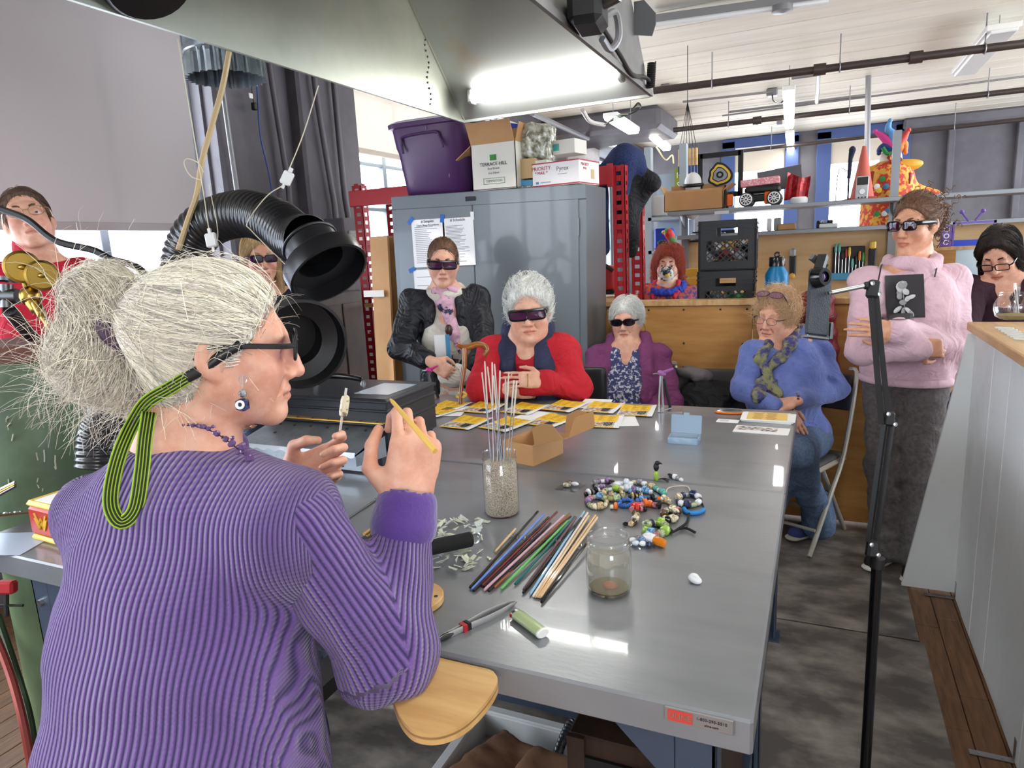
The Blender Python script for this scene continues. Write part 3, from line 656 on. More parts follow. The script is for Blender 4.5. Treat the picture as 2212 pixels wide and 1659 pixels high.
RW=np.array([[1,0,0],[0,0,-1],[0,1,0]])
mb=MB();mb.box2((xc-.047,.8585,zc-.0115),(xc+.047,.8625,zc+.0115),.001);pl=mb.build('maker_plate','plate',BN)
mb=MB();mb.box2((xc-.042,.8575,zc-.0085),(xc-.008,.859,zc+.0085));mb.build('logo_block','red_logo',pl)
text_mesh('ULINE',.0115,(xc-.025,.8572,zc),RW,'plate',pl);text_mesh('1-800-295-5510',.0065,(xc+.018,.8582,zc+.003),RW,'ink',pl);text_mesh('uline.com',.005,(xc+.018,.8582,zc-.005),RW,'ink',pl)
# ---------------------------------------------------------------- jar of sand with mandrels
glassy('clear_glass',(.975,.98,.975,1),.02,.35);mat('sand',C(196,184,166),.9,col2=C(120,106,90),ns=420,mixlo=.42,mixhi=.62,detail=2,bump=.5,bs=420)
mat('bead_release',C(196,188,180),.8);mat('water',C(190,186,168),.02);mat('water_clear',C(158,154,136),.08,alpha=.5);mat('sediment',C(150,136,92),.8);mat('orange',C(230,120,40),.4)
JP=ptz(1085,1108,TZ);JR=.0435
t=thing('sand_jar','clear glass jar packed with beige sand on the near workbench','jar',JP)
mb=MB();mb.lathe([(0,.001),(JR-.004,.001),(JR,.006),(JR,.128),(JR-.003,.134),(JR-.003,.138),(JR-.001,.139),(JR-.001,.143),(JR-.003,.144),(JR-.003,.156),(JR-.0015,.158),(JR-.004,.159)],JP,None,36);mb.build('glass_wall','clear_glass',t,60)
mb=MB();mb.lathe([(0,.004),(JR-.004,.004),(JR-.0025,.008),(JR-.0025,.131),(JR-.008,.1345),(0,.137)],JP,None,36);mb.build('sand_fill','sand',t,60)
tops=[(1041,804),(1047,780),(1053,792),(1063,782),(1068,786),(1066,811),(1092,817),(1099,804),(1110,821),(1116,822),(1080,800)]
bas=[(-.022,.004),(-.018,-.012),(-.006,.006),(-.008,-.016),(.002,.012),(.006,-.004),(.010,.012),(.016,-.010),(.020,.004),(.030,-.004),(-.002,-.006)]
JD=float((JP-CAM)@CW)
for i,((x,y),(bx,by))in enumerate(zip(tops,bas)):
 b=JP+np.array([bx,by,.137]);e=ptd(x,y,JD+(by*.8));d=unit(e-b);L=np.linalg.norm(e-b)
 t=thing('mandrel','thin steel mandrel standing in the jar of sand','rod',b,'mandrels in the sand jar')
 mb=MB();mb.tube([b-d*.05,b+d*L*.62],.0013,6);mb.build('steel_rod','steel_dark',t)
 mb=MB();mb.tube([b+d*L*.56,b+d*L*.6,e-d*.003,e],[.0014,.0021,.0021,.0012],6);mb.build('release_coating','bead_release',t)
 # ---------------------------------------------------------------- mason jar of water
WP=ptz(1316,1275,TZ);r=.0425
t=thing('water_jar','screw-top glass jar half full of cloudy water with an orange bead','jar',WP)
mb=MB();mb.lathe([(0,.001),(r-.008,.001),(r-.001,.008),(r,.014),(r,.076),(r-.004,.086),(r-.0045,.089),(r-.002,.090),(r-.002,.092),(r-.0045,.093),(r-.0045,.099),(r-.003,.100),(r-.003,.102),(r-.0045,.103),(r-.0045,.109),(r-.003,.111),(r-.006,.112),(r-.007,.108),(r-.008,.09)],WP,None,40);mb.build('glass_wall','clear_glass',t,60)
mb=MB();mb.lathe([(0,.006),(r-.01,.006),(r-.0035,.012),(r-.003,.066),(0,.066)],WP,None,40);mb.build('water','water_clear',t,50)
mb=MB();mb.lathe([(0,.004),(r-.012,.004),(r-.006,.009),(r-.02,.0105),(0,.0115)],WP,None,30);mb.build('sediment','sediment',t,50)
mb=MB();mb.lathe([(0,.062),(r-.02,.0585),(r-.006,.064),(r-.0045,.0655)],WP,None,24);bd=MB().ball(WP+(.006,-.012,.017),(.014,.011,.007)).build('orange_bead','orange',t)
# ---------------------------------------------------------------- coloured glass rods
def px4(u,v):return 880+u/4.148,1060+v/4.148
mat('rod_steel',C(180,180,180),.2,metal=1)
rods=[((560,868),(1170,185),(20,20,24),'black'),((577,885),(1225,210),(104,136,216),'periwinkle blue'),((592,898),(1266,238),(34,30,34),'smoky black'),((672,852),(1342,190),(112,28,40),'dark red'),((690,862),(1283,293),(26,22,26),'short black'),((687,893),(1402,222),(204,164,184),'pale pink'),((728,900),(1466,230),(30,26,24),'dark brown'),((778,868),(1452,208),(146,84,40),'amber brown'),((836,880),(1440,268),(104,182,96),'light green'),((965,838),(1500,232),(24,100,104),'dark teal'),((1040,888),(1512,236),(110,70,84),'plum'),((1036,915),(1555,245),(24,24,26),'glossy black'),((1100,928),(1585,185),(140,190,226),'sky blue'),((1128,946),(1616,197),(226,218,208),'milk white'),((1148,952),(1626,226),(220,190,150),'ivory'),((1172,954),(1686,220),(222,184,138),'tan'),((1190,956),(1702,238),(228,196,156),'cream'),((1200,1002),(1606,476),(16,16,20),'ink black'),((786,548),(968,340),(214,180,134),'short ivory')]
for i,(a,b,c,n)in enumerate(rods):
 m_=mat('rod_glass_%d'%i,C(*c),.08,coat=.4);A=ptz(*px4(*a),TZ+.004);B=ptz(*px4(*b),TZ+.014)
 mb=MB();mb.tube([A,A+(B-A)*.01,A+(B-A)*.99,B],[.0022,.003,.003,.0024],8)
 one('glass_rod',mb,m_,'%s glass rod lying in the fan of rods beside the water jar'%n,'glass rod','glass rods on the near workbench')
A=ptz(*px4(905,420),TZ);B=ptz(*px4(1585,520),TZ);d=B-A;n_=260;tt=np.linspace(0,1,n_);uu=unit(d);vv=np.cross([0,0,1],uu);ph=tt*2*math.pi*22
mb=MB();mb.tube(A+np.outer(tt,d)+np.outer(np.cos(ph)*.007,vv)+np.outer(np.sin(ph)*.0055+.0058,[0,0,1]),.0009,5);one('rod_rest',mb,'rod_steel','long wire spring lying under the glass rods as a rest','spring')
# ---------------------------------------------------------------- shards, handle, disc, tweezers, lighter
mat('shard',C(214,218,196),.1,alpha=.85);mat('shard_clear',C(220,226,224),.06,alpha=.6);mat('foam',C(20,20,22),.85,bump=.3,bs=400)
rs=np.random.RandomState(5)
for i in range(64):
 cx,cy=(rs.uniform(925,1055),rs.uniform(1118,1165))if i<38 else(rs.uniform(935,1050),rs.uniform(1188,1228))
 p=ptz(cx,cy,TZ+.002+rs.uniform(0,.010));n_=rs.randint(4,7);an=np.sort(rs.uniform(0,6.28,n_));rr=rs.uniform(.006,.017,n_)
 mb=MB();mb.prism(np.c_[rr*np.cos(an),rr*np.sin(an)],(0,0,0),rotm(rs.uniform(-28,28),rs.uniform(-28,28),rs.uniform(0,360)),.0012);V=mb.v[0];mb.v[0]=V+p-(0,0,min(0,(V[:,2].min()+p[2]-TZ-.0005)))
 one('glass_shard',mb,'shard' if i%3 else 'shard_clear','thin broken sliver of pale glass in the heap by the black foam handle','glass shard','glass shards on the near workbench',smooth=0)
A=ptd(925,1180,1.24);B=ptd(1022,1163,1.33)
A=ptz(925,1184,TZ+.03);B=ptz(1020,1164,TZ+.03);d=unit(B-A)
t=thing('foam_handle_tool','tool with thick black foam grip and steel end ring beside the glass shards','hand tool',(A[0],A[1],TZ))
mb=MB();mb.tube([A-d*.14,A-d*.135,B-d*.004,B],[.012,.0165,.0165,.013],16);mb.build('grip','foam',t)
mb=MB();mb.torus(B+d*.006,frame(np.cross(d,(0,0,1))),.012,.003,18,6);mb.build('end_ring','steel',t);mb=MB();mb.tube([A-d*.3,A-d*.13],.006,8);mb.build('shaft','steel_dark',t)
mb=MB();mb.box2(A+(-.18,-.02,TZ-A[2]),A+(-.12,.02,-.005));mb.build('rest','steel_dark',t)
WD=ptz(890,1302,TZ);mb=MB();mb.lathe([(0,.001),(.058,.001),(.0605,.003),(.0605,.013),(.058,.015),(0,.015)],WD,None,40);dk=one('wooden_disc',mb,'pine','round pale wooden disc lying beside the purple sleeve','disc')
q=MB();p_=WD+(.046,.012,.0151);q.lathe([(0,.0005),(.004,.0005)],p_,None,12);q.build('hole','black',dk)  # flat black disc, the shade of a hole put into its colour
A=ptz(*px4(255,1345),TZ+.006);B=ptz(*px4(975,992),TZ+.006);d=unit(B-A);s_=np.cross([0,0,1],d);L=np.linalg.norm(B-A)
t=thing('tweezers','steel tweezers with red and black band lying open','tweezers',(A[0],A[1],TZ));tm=mat('tweezer_steel',C(176,176,176),.42,metal=.5)
for k in(-1,1):
 mb=MB();pts=[A+d*L*f+s_*k*w_*1 for f,w_ in((0,.0015),(.25,.003),(.4,.005),(.6,.0085),(.8,.0075),(.93,.0045),(1,.003))]
 sp=spline(pts,4);n_=len(sp);mb.tube(sp,np.interp(np.linspace(0,1,n_),[0,.1,.5,.8,1],[.004,.0055,.006,.005,.0008]),8,flat=(s_,.22));mb.build('arm',tm,t)
for f,w_,m_ in((.30,.010,'red_rack'),(.345,.008,'black')):q=MB();q.bar(A+d*L*f,A+d*(L*f+w_),.015,.013);q.build('grip_band',m_,t)
mb=MB();mb.ball(A+d*.02,(.018,.007,.005),frame((0,0,1),d));mb.build('handle_end','black_rubber',t)
A=ptz(*px4(985,1110),TZ+.0085);B=ptz(*px4(1210,1275),TZ+.0085);d=unit(B-A);t=thing('lighter','pale green disposable lighter lying on its side','lighter',(A[0],A[1],TZ))
mat('lighter_green',C(176,194,146),.25);R_=frame(d,(0,0,1));Ln=np.linalg.norm(B-A)
def lring(z,a,b):an=np.arange(20)*2*math.pi/20;return A+np.stack([b*np.cos(an),a*np.sin(an),0*an+z],1)@R_.T
MB().loft([lring(0,.0118,.0078),lring(.002,.0125,.0084),lring(Ln-.002,.0125,.0084)]).build('body','lighter_green',t);MB().loft([lring(Ln-.002,.0128,.0086),lring(Ln+.001,.0128,.0086),lring(Ln+.003,.011,.007)]).build('base_cap','white_plastic',t)
MB().loft([lring(-.009,.007,.005),lring(-.007,.0105,.007),lring(0,.0105,.007)]).build('metal_hood','steel',t);MB().lathe([(0,-.003),(.0045,-.003),(.0045,.003),(0,.003)],A-d*.005+np.cross(d,(0,0,1))*.008,frame((0,0,1)),14).build('spark_wheel','red_rack',t)
for(x0,y0),(x1,y1),rr,m_,l in(((748,1122),(812,1080),.0026,'steel_dark','dark steel rod with a ball end behind the raised wrist'),((786,1154),(818,1131),.004,'pine','pale wooden dowel by the purple cuff'),((793,1158),(826,1135),.003,'brass','thin brass rod by the purple cuff'),((905,1088),(934,1073),.0022,'black','thin black pick just beyond the raised wrist')):
 A=ptz(x0,y0,TZ+rr);B=ptz(x1,y1,TZ+rr);mb=MB();mb.tube([A,B],rr,8)
 if m_=='steel_dark':mb.ball(B,.0055)
 one('bench_rod',mb,m_,l,'rod')
 # ---------------------------------------------------------------- kiln
mat('kiln_black',C(38,41,48),.32,bump=.03,bs=40);mat('galvanised',C(160,168,176),.34,metal=.75,col2=C(138,146,156),ns=14);mat('galv_light',C(198,202,208),.45,metal=.4)
t=thing('bead_kiln','black bead kiln with carrying handle and hinged galvanised flap','kiln',(-1.46,1.8,TZ));kx0,kx1=-1.72,-1.205
mb=MB();mb.box2((kx0,1.70,.955),(kx1,1.99,1.118),.006);body=mb.build('body','kiln_black',t,30)
for z,o_ in((1.105,.006),(1.075,.003),(1.03,.004)):q=MB();q.box2((kx0-o_,1.70-o_,z),(kx1+o_,1.99+o_,z+.010),.003);q.build('ridge','kiln_black',body,30)
mb=MB();mb.box2((kx0+.03,1.665,TZ),(kx1-.012,1.98,.956),.004);mb.build('lower_case','kiln_black',t,30)
q=MB();q.bar((kx0+.06,1.697,1.044),(kx1-.01,1.697,1.044),.024,.004);h_=q.build('brass_hinge',mat('hinge_brass',C(198,142,52),.3,metal=.8,col2=C(206,176,96),ns=6),t)
for i in range(7):MB().lathe([(0,-.004),(.004,-.003),(.0045,0)],(kx0+.10+i*.063,1.695,1.044),frame((0,1,0)),10).build('rivet','black',h_)
A0,A1,B1,B0=(kx0+.055,1.695,1.028),(kx1-.012,1.695,1.028),(kx1-.03,1.565,.985),(kx0+.02,1.565,.985)
mb=MB();mb.add([*map(np.array,(A0,A1,B1,B0))]+[np.array(q_)-(0,0,.006)for q_ in(A0,A1,B1,B0)],[(0,3,2,1),(4,5,6,7),(0,1,5,4),(1,2,6,5),(2,3,7,6),(3,0,4,7)]);fl=mb.build('flap','galvanised',t,0)
for fx,fy in((.12,.15),(.25,.15),(.4,.15),(.55,.15),(.72,.15),(.88,.15),(.18,.5),(.5,.55),(.8,.6)):
 p_=np.array(A0)*(1-fx)*(1-fy)+np.array(A1)*fx*(1-fy)+np.array(B1)*fx*fy+np.array(B0)*(1-fx)*fy;MB().lathe([(.005,0),(.005,.003),(0,.004)],p_,frame((0,-.3,.95)),8).build('rivet','steel_dark',fl)
q=MB();q.grid(lambda u,v:(kx0+.02+u*(kx1-kx0-.05),1.562-.003*v,.986-v*(.014+.003*math.sin(u*60))),60,2);q.build('torn_edge','galv_light',fl)
q=MB();q.box2((kx0+.03,1.562,.944),(kx1-.028,1.568,.974));q.add([(kx1-.028,1.562,.944),(kx1+.012,1.66,.950),(kx1+.012,1.66,1.015),(kx1-.028,1.562,.976)],[(0,1,2,3)]);q.build('front_lip','galvanised',t,0)
q=MB();q.box2((kx0+.09,1.60,TZ+.006),(kx1+.008,1.606,.943));ls=q.build('lower_strip','galvanised',t,0)
for i in range(5):MB().lathe([(0,-.003),(.0045,-.002),(.0045,0)],(kx0+.12+i*.095,1.6,.928),frame((0,1,0)),8).build('bolt','steel_dark',ls)
hp=[(-1.60,1.86,1.118),(-1.60,1.855,1.136),(-1.585,1.852,1.148),(-1.50,1.848,1.156),(-1.415,1.85,1.148),(-1.40,1.853,1.136),(-1.40,1.858,1.118)]
q=MB();q.tube(spline(hp[1:-1],5),np.interp(np.linspace(0,1,21),[0,.2,.5,.8,1],[.007,.0085,.010,.0085,.007]),10);hd=q.build('handle','black_gloss',t)
for x in(-1.60,-1.40):MB().tube([(x,1.85,1.118),(x,1.85,1.14)],.006,8).torus((x,1.85,1.13),frame((1,0,0)),.011,.003,14,6).build('handle_clip','steel',hd)
MB().box2((-1.37,1.76,1.1185),(-1.24,1.93,1.1195)).build('label_sheet',mat('label_sheet',C(188,200,214),.2),t)
# ---------------------------------------------------------------- open cardboard carton
t=thing('small_carton','small open brown carton with its lid flipped back behind the sand jar','carton',(-.82,1.88,TZ))
c0=np.array([-.768,1.802,TZ]);ex=unit(np.array([-.883,1.833,0])-(-.768,1.802,0));ey=np.array([-ex[1],ex[0],0]);ey=ey if ey[1]>0 else-ey;w_,d_,h_=.115,.155,.064
R_=np.stack([ex,ey,np.cross(ex,ey)],1);b_=MB()
def wl(c,s):b_.box(c0+ex*c[0]+ey*c[1]+np.array([0,0,c[2]]),s,np.stack([ex,ey,[0,0,1]],1))
wl((w_/2,.001,h_/2),(w_,.003,h_));wl((w_/2,d_,h_/2),(w_,.003,h_));wl((0,d_/2,h_/2),(.003,d_,h_));wl((w_,d_/2,h_/2),(.003,d_,h_));wl((w_/2,d_/2,.002),(w_,d_,.003));b_.build('tray','cardboard',t,0)
lid=unit(-ex*.93+np.array([0,0,.30]));o_=c0+np.array([0,0,h_]);nn=unit(np.cross(lid,ey));Rl=np.stack([lid,ey,np.cross(lid,ey)],1)
q=MB();q.prism([(0,0),(.125,0),(.135,.02),(.135,d_-.02),(.125,d_),(0,d_)],o_,Rl,.003);L_=q.build('lid','cardboard_in',t,0)
for y_,s_ in((0,1),(d_,-1)):
 up=unit(nn*(1 if nn[2]>0 else-1)+ey*.25*-s_);Rf=np.stack([lid,up,np.cross(lid,up)],1);q=MB();q.prism([(.01,0),(.12,0),(.105,.05),(.07,.062),(.03,.055)],o_+ey*y_,Rf,.0025);q.build('side_flap','cardboard_in',L_,0)
up=unit(nn*(1 if nn[2]>0 else-1)+lid*.5);q=MB();q.prism([(0.01,0),(d_-.01,0),(d_-.03,.055),(.03,.055)],o_+lid*.135,np.stack([ey,up,np.cross(ey,up)],1),.0025);q.build('tuck_flap','cardboard_in',L_,0)
# ---------------------------------------------------------------- flyers
mat('flyer_yellow',C(246,204,52),.55,col2=C(228,168,36),ns=60,stretch=(1,.15,1),mixlo=.5,mixhi=.75);mat('flyer_photo',C(236,232,228),.5,col2=C(70,48,50),ns=70,mixlo=.42,mixhi=.6,detail=6,stretch=(1,2,1));mat('photo_orange',C(206,140,70),.5)
proto=None
def flyer(px,py,rot,bend,k,sheet2):
 global proto
 p=ptz(px,py,TZ+.002)
 if proto is None:
  proto=thing('flyer',FLAB[0],'flyer',p,'yellow flyers on the far workbench');W_,H_=.135,.175
  z=lambda u,v:.0015+.012*max(0,abs(u-.5)*2-.4)**2*(v**2)
  f=lambda x0,x1,y0,y1,dz:(lambda u,v:p+np.array([(x0+(x1-x0)*u-.5)*W_,(y0+(y1-y0)*v-.5)*H_,z(x0+(x1-x0)*u,y0+(y1-y0)*v)+dz]))
  MB().grid(f(0,1,0,1,0),8,6).build('sheet','paper',proto)
  MB().grid(f(.0,.86,.45,1,.0006),8,4).build('yellow_panel','flyer_yellow',proto);MB().grid(f(0,.86,0,.07,.0006),8,1).build('yellow_strip','flyer_yellow',proto)
  ph=MB().grid(f(.04,.84,.09,.44,.0008),8,3).build('picture','flyer_photo',proto)
  q=MB();[q.ball(p+np.array([(x-.5)*W_,(y-.5)*H_,.003]),(rx*W_,ry*H_,.0006),None,10,4)for x,y,rx,ry in((.45,.28,.10,.07),(.2,.3,.05,.06))];q.build('picture_bowls','photo_orange',ph)
  q=MB()
  for i in range(6):q.box2(p+((.56+i*.04-.5)*W_,(.14-.5)*H_,.0028),p+((.585+i*.04-.5)*W_,(.40-.5)*H_,.0034))
  q.build('picture_bars','ink',ph)
  q=MB()
  for c_ in range(3):
   for r_ in range(7):x=.06+c_*.27;y=.95-r_*.065;q.box2(p+((x-.5)*W_,(y-.5)*H_,.0024+z(x,y)),p+((x+.2-.05*(r_%3)-.5)*W_,(y-.008-.5)*H_,.0029+z(x,y)))
  q.build('text_lines',mat('flyer_ink',C(176,120,40),.7),proto);proto.rotation_euler=(0,0,math.radians(rot));return
 o=dup(proto,p-LOC[proto.name],FLAB[k],rotz=math.radians(rot));o.location.z+=.0006*(k%4);return o
Z3=lambda u,v:(880+u/4.254,820+v/4.254)
OR=('first','second','third','fourth','fifth','sixth','seventh','eighth','ninth')
FLAB=['yellow flyer, %s from the kiln in the row along the far bench edge'%q for q in OR[:6]]+['yellow flyer, %s from the kiln in the row nearer the sand jar'%q for q in OR[:4]]+['yellow flyer half hidden by the kiln corner']
for k,(u,v,r_)in enumerate(((375,250,-6),(700,262,-4),(1085,272,-8),(1452,250,-10),(1800,258,-2),(2110,288,6),(545,400,-6),(915,418,-16),(1320,380,-18),(1800,388,8),(250,310,-20))):flyer(*Z3(u,v),r_,0,k,0)
for px,py,r_ in((975,888,14),(1150,900,-12),(1285,872,5),(1340,908,20)):
 p=ptz(px,py,TZ+.0015);mb=MB();mb.box(p,(.12,.17,.0006),rotm(0,0,r_));one('leaflet',mb,'paper',{975:'plain white sheet under the flyers closest to the kiln',1150:'plain white sheet between the sand jar and the far flyers',1285:'plain white sheet beneath the fifth flyer from the kiln',1340:'plain white sheet jutting past the open carton lid'}[px],'leaflet','white sheets under the flyers')
 # right-hand end: stack, magazine, card, coaster tool, little box
p=ptz(1660,905,TZ);t=thing('flyer_stack','stack of orange and white flyers at the far corner of the workbench','paper stack',p)
mb=MB()
for i in range(6):mb.box(p+(.002*i*(-1)**i,0,.001+i*.0014),(.165,.125,.0012),rotm(0,0,-4+i))
mb.build('sheets','paper',t,0);MB().box(p+(-.004,.004,.0092),(.135,.105,.0006),rotm(0,0,1)).build('cover_panel',mat('flyer_pale',C(232,196,116),.6),t,0)
q=MB();[q.box(p+(-.035+c_*.045,.044-i*.011,.0098),(.038-.006*(i%3),.0018,.0004),rotm(0,0,1))for i in range(9)for c_ in range(2)];q.build('text_lines',mat('brown_ink',C(130,96,50),.8),t,0)
p=ptz(1645,930,TZ);t=thing('magazine','glossy leaflet with a dark jewellery picture under the flyer stack','magazine',p);MB().box(p+(0,0,.0012),(.175,.085,.002),rotm(0,0,-3)).build('pages','paper',t,0);MB().box(p+(-.015,.008,.0026),(.13,.045,.0006),rotm(0,0,-3)).build('picture','flyer_photo',t,0)
p=ptz(1572,910,TZ);t=thing('business_card','small white business card beside the flyer stack','card',p);MB().box(p+(0,0,.001),(.075,.045,.001),rotm(0,0,-3)).build('card','paper',t,0);q=MB();[q.box(p+(-.012,.012-i*.007,.0016),(.03,.0016,.0003))for i in range(4)];q.build('print','ink_grey',t,0)
p=ptz(1576,893,TZ);t=thing('wire_bundle','oval bundle of orange and grey tools in clear wrap','tool bundle',p)
for i,(m_,o_)in enumerate((('orange',-.006),('steel',.0),('steel_dark',.007))):an=np.linspace(0,6.28,25)[:-1];MB().tube(np.stack([p[0]+.05*np.cos(an)*(1-.1*i),p[1]+(.017-.003*i)*np.sin(an)+o_*.3,p[2]+.005+.003*i+0*an],1),.004,6,closed=True).build('loop',m_,t)
p=ptz(1478,955,TZ);t=thing('bead_case','clear blue plastic case standing open on the far workbench','plastic case',p);mat('blue_clear',C(176,206,232),.15,alpha=.45)
q=MB();W_,D_,H_=.095,.06,.022
for a,b in(((-W_/2,-D_/2,0),(W_/2,D_/2,.002)),((-W_/2,-D_/2,0),(-W_/2+.002,D_/2,H_)),((W_/2-.002,-D_/2,0),(W_/2,D_/2,H_)),((-W_/2,-D_/2,0),(W_/2,-D_/2+.002,H_)),((-W_/2,D_/2-.002,0),(W_/2,D_/2,H_))):q.box2(p+a,p+b)
q.build('base','blue_clear',t,0);q=MB();Rl=rotm(78,0,0);pl_=p+(0,D_/2,H_);q.box(pl_+Rl@np.array([0,.03,0]),(W_,.058,.002),Rl)
for a,s_ in(((-W_/2,.03,-.005),(.002,.058,.012)),((W_/2,.03,-.005),(.002,.058,.012)),((0,.059,-.005),(W_,.002,.012))):q.box(pl_+Rl@np.array(a),s_,Rl)
q.box(pl_+Rl@np.array([0,.064,-.004]),(.018,.008,.006),Rl);q.build('lid','blue_clear',t,0)
q=MB();[q.ball(p+(rs.uniform(-.035,.03),rs.uniform(-.02,.02),.006),(.008,.005,.004),None,8,5)for i in range(9)];q.build('findings','white_plastic',t)
# ---------------------------------------------------------------- bead jewellery
Z5=lambda u,v:(1160+u/5.53,980+v/5.53)
BC=dict(grey=(150,150,158),purple=(150,120,170),black=(28,26,30),white=(226,228,232),teal=(96,168,160),sage=(170,184,140),lime=(150,190,70),tan=(206,180,136),blue=(58,108,190),sky=(120,172,220),navy=(48,58,96),red=(206,52,40),orange=(226,112,44),pink=(206,130,140),cream=(226,214,184),brown=(96,74,56),clear=(206,216,228),olive=(150,150,96))
for k,v in BC.items():mat('bead_'+k,C(*v),.12,col2=C(*[max(0,int(c*.62))for c in v])if k in('grey','purple','tan','sage','cream','navy','pink','sky','brown','olive')else None,ns=160,mixlo=.5,mixhi=.58,coat=.3)
mat('cord_black',C(18,18,20),.8);mat('cord_cream',C(214,204,180),.8);mat('cord_blue',C(38,126,196),.5)
def bead(c,d,r,L,m,par,nm='bead'):
 p=[(r*.35,-L/2),(r*.75,-L*.46),(r,-L*.3),(r,L*.3),(r*.75,L*.46),(r*.35,L/2)];return MB().lathe(p,c,frame(d),10,True).build(nm,m,par)
def bracelet(u,v,rx,ry,cols,label,rot=0,r=.0065,part=1.,start=0.,name='bead_bracelet',cat='bracelet',gap=1.0,el=1.2):
 c=ptz(*Z5(u,v),TZ+r);ex=ptz(*Z5(u+rx,v),TZ+r)-c;ey=ptz(*Z5(u,v-ry),TZ+r)-c;t=thing(name,label,cat,(c[0],c[1],TZ));n=len(cols)
 pth=lambda a:c+ex*math.cos(a)+ey*math.sin(a);aa=[start+2*math.pi*part*i/n for i in range(n)]
 per=sum(np.linalg.norm(pth(aa[i]+2*math.pi*part/n)-pth(aa[i]))for i in range(n))/n
 MB().tube([pth(start+2*math.pi*part*i/40)for i in range(41)],.0012,5).build('cord','cord_black',t)
 for i,k in enumerate(cols):d=pth(aa[i]+.05)-pth(aa[i]-.05);rr=r*(1+.22*((i*7)%3-1));bead(pth(aa[i])+(0,0,rr-r),d,rr,min(per*gap,rr*2*el*1.6),'bead_'+k,t)
 return t
def strand_(pts,cols,label,r=.006,name='bead_strand',cat='bead strand',cord=None,cordm='cord_black'):
 P=np.array([ptz(*Z5(u,v),TZ+r)for u,v in pts]);S_=spline(P,8);t=thing(name,label,cat,(P[0][0],P[0][1],TZ));n=len(cols)
 L=np.r_[0,np.cumsum(np.linalg.norm(np.diff(S_,axis=0),axis=1))];per=L[-1]/n
 for i,k in enumerate(cols):
  f=lambda q:np.array([np.interp(q,L,S_[:,a])for a in range(3)]);c=f((i+.5)*per);d=f((i+.9)*per)-f((i+.1)*per);rr=r*(1+.2*((i*5)%3-1));bead(c+(0,0,rr-r),d,rr,per*.98,'bead_'+k,t)
 if cord is not None:MB().tube(spline([ptz(*Z5(*q),TZ+.004)for q in cord],6),.0024 if cordm=='cord_black' else .0014,6).build('cord',cordm,t)
 else:MB().tube(S_,.0012,5).build('cord','cord_black',t)
 return t
bracelet(800,365,115,42,['grey','black','purple','white','purple','grey','black','grey','purple','navy','grey'],'grey and purple bead bracelet at the back of the bead heap',r=.0075)
bracelet(1040,385,85,36,['clear','white']*5,'cloudy white glass bead bracelet in the bead heap',r=.009)
strand_([(1130,335),(1250,350),(1370,395),(1470,440),(1535,490)],['cream','grey','white','sage','tan','teal','white','teal','teal'],'long strand of sage and teal beads at the rim of the heap',r=.0075,cord=[(1535,490),(1570,410),(1700,385),(1800,395),(1830,450)],cordm='cord_cream')
strand_([(570,480),(660,455),(780,430)],['black','white','black','grey','black','white','black'],'black and white striped bead tube beside the small plastic bag',r=.008)
bracelet(910,480,120,60,['sage','olive','lime','clear','sage','tan','sage','olive','sage','lime'],'sage green bead bracelet in the middle of the heap',r=.0078)
strand_([(840,525),(930,508),(1030,500)],['tan','tan','sky','tan','tan'],'tan bead tube with one bright blue band',r=.0105)
strand_([(1090,440),(1230,430),(1380,455)],['sky','purple','sky','clear','sky','sky','clear'],'pale blue and lilac strand of long glass beads',r=.0085)
bracelet(720,570,110,60,['tan','sage','sky','grey','pink','purple','sage','cream','tan','cream'],'pastel mixed bead bracelet nearest the coloured rods',r=.0082)
bracelet(1062,590,82,38,['blue']*24,'ring of small bright blue coil beads',r=.0052,name='bead_ring')
strand_([(1095,515),(1180,505),(1265,500)],['black','tan','black','tan','black','tan'],'black and tan tiger-striped bead tube',r=.0085)
strand_([(1180,560),(1300,545),(1420,530),(1520,545),(1600,575)],['blue','sky','blue','navy','black','grey','orange','cream','tan','cream'],'bead strand running from blue through black to orange and cream',r=.0085)
strand_([(1120,660),(1230,610),(1310,590),(1400,605),(1490,610)],['pink','red','red','pink','orange','orange','pink','black'],'red, orange and pink bead strand at the front of the heap',r=.0088)
strand_([(1130,655),(1210,660),(1310,650)],['red','red','pink','black'],'short red bead strand with a black end bead',r=.0078)
strand_([(868,630),(965,630)],['cream','orange'],'single orange and cream barrel bead lying apart',r=.0075,name='barrel_bead',cat='bead')
strand_([(1150,690),(1195,740),(1165,800),(1110,840)],['olive','brown','tan','brown','cream','brown','tan'],'brown and olive bead strand with black cord behind the water jar',r=.0082,cord=[(1110,845),(1060,825),(1035,840),(1075,855)])
bracelet(1595,725,75,60,['black','cream','cream','black','cream','brown','cream','black','cream','cream'],'cream and black speckled bead bracelet',r=.0085)
strand_([(1650,670),(1720,690)],['brown','pink','brown'],'tiny brown and pink bead cluster beside the speckled bracelet',r=.0075)
bracelet(1815,545,130,62,['navy','white','navy','grey','navy','cream','navy','white','navy','sage','white'],'navy and white bead bracelet beside the blue cord',r=.0082)
t=thing('jewellery_cord','thick bright blue cord curved on the workbench below the navy bracelet','cord',ptz(*Z5(1870,690),TZ));MB().tube(spline([ptz(*Z5(*q),TZ+.006)for q in((1755,655),(1775,690),(1850,710),(1940,700),(1995,665))],6),.0055,8).build('cord','cord_blue',t);MB().tube(spline([ptz(*Z5(*q),TZ+.004)for q in((1755,660),(1745,625))],4),.003,6).build('cord_tail','cord_black',t);MB().tube(spline([ptz(*Z5(*q),TZ+.004)for q in((1995,660),(1975,600),(1950,560))],4),.002,6).build('cord_tail','cord_black',t)
t=bracelet(1420,890,125,68,['lime','sage','lime','sage','navy','sage','lime','lime','sky','pink','sage','lime'],'lime green bead bracelet trailing black leather cords',r=.0095)
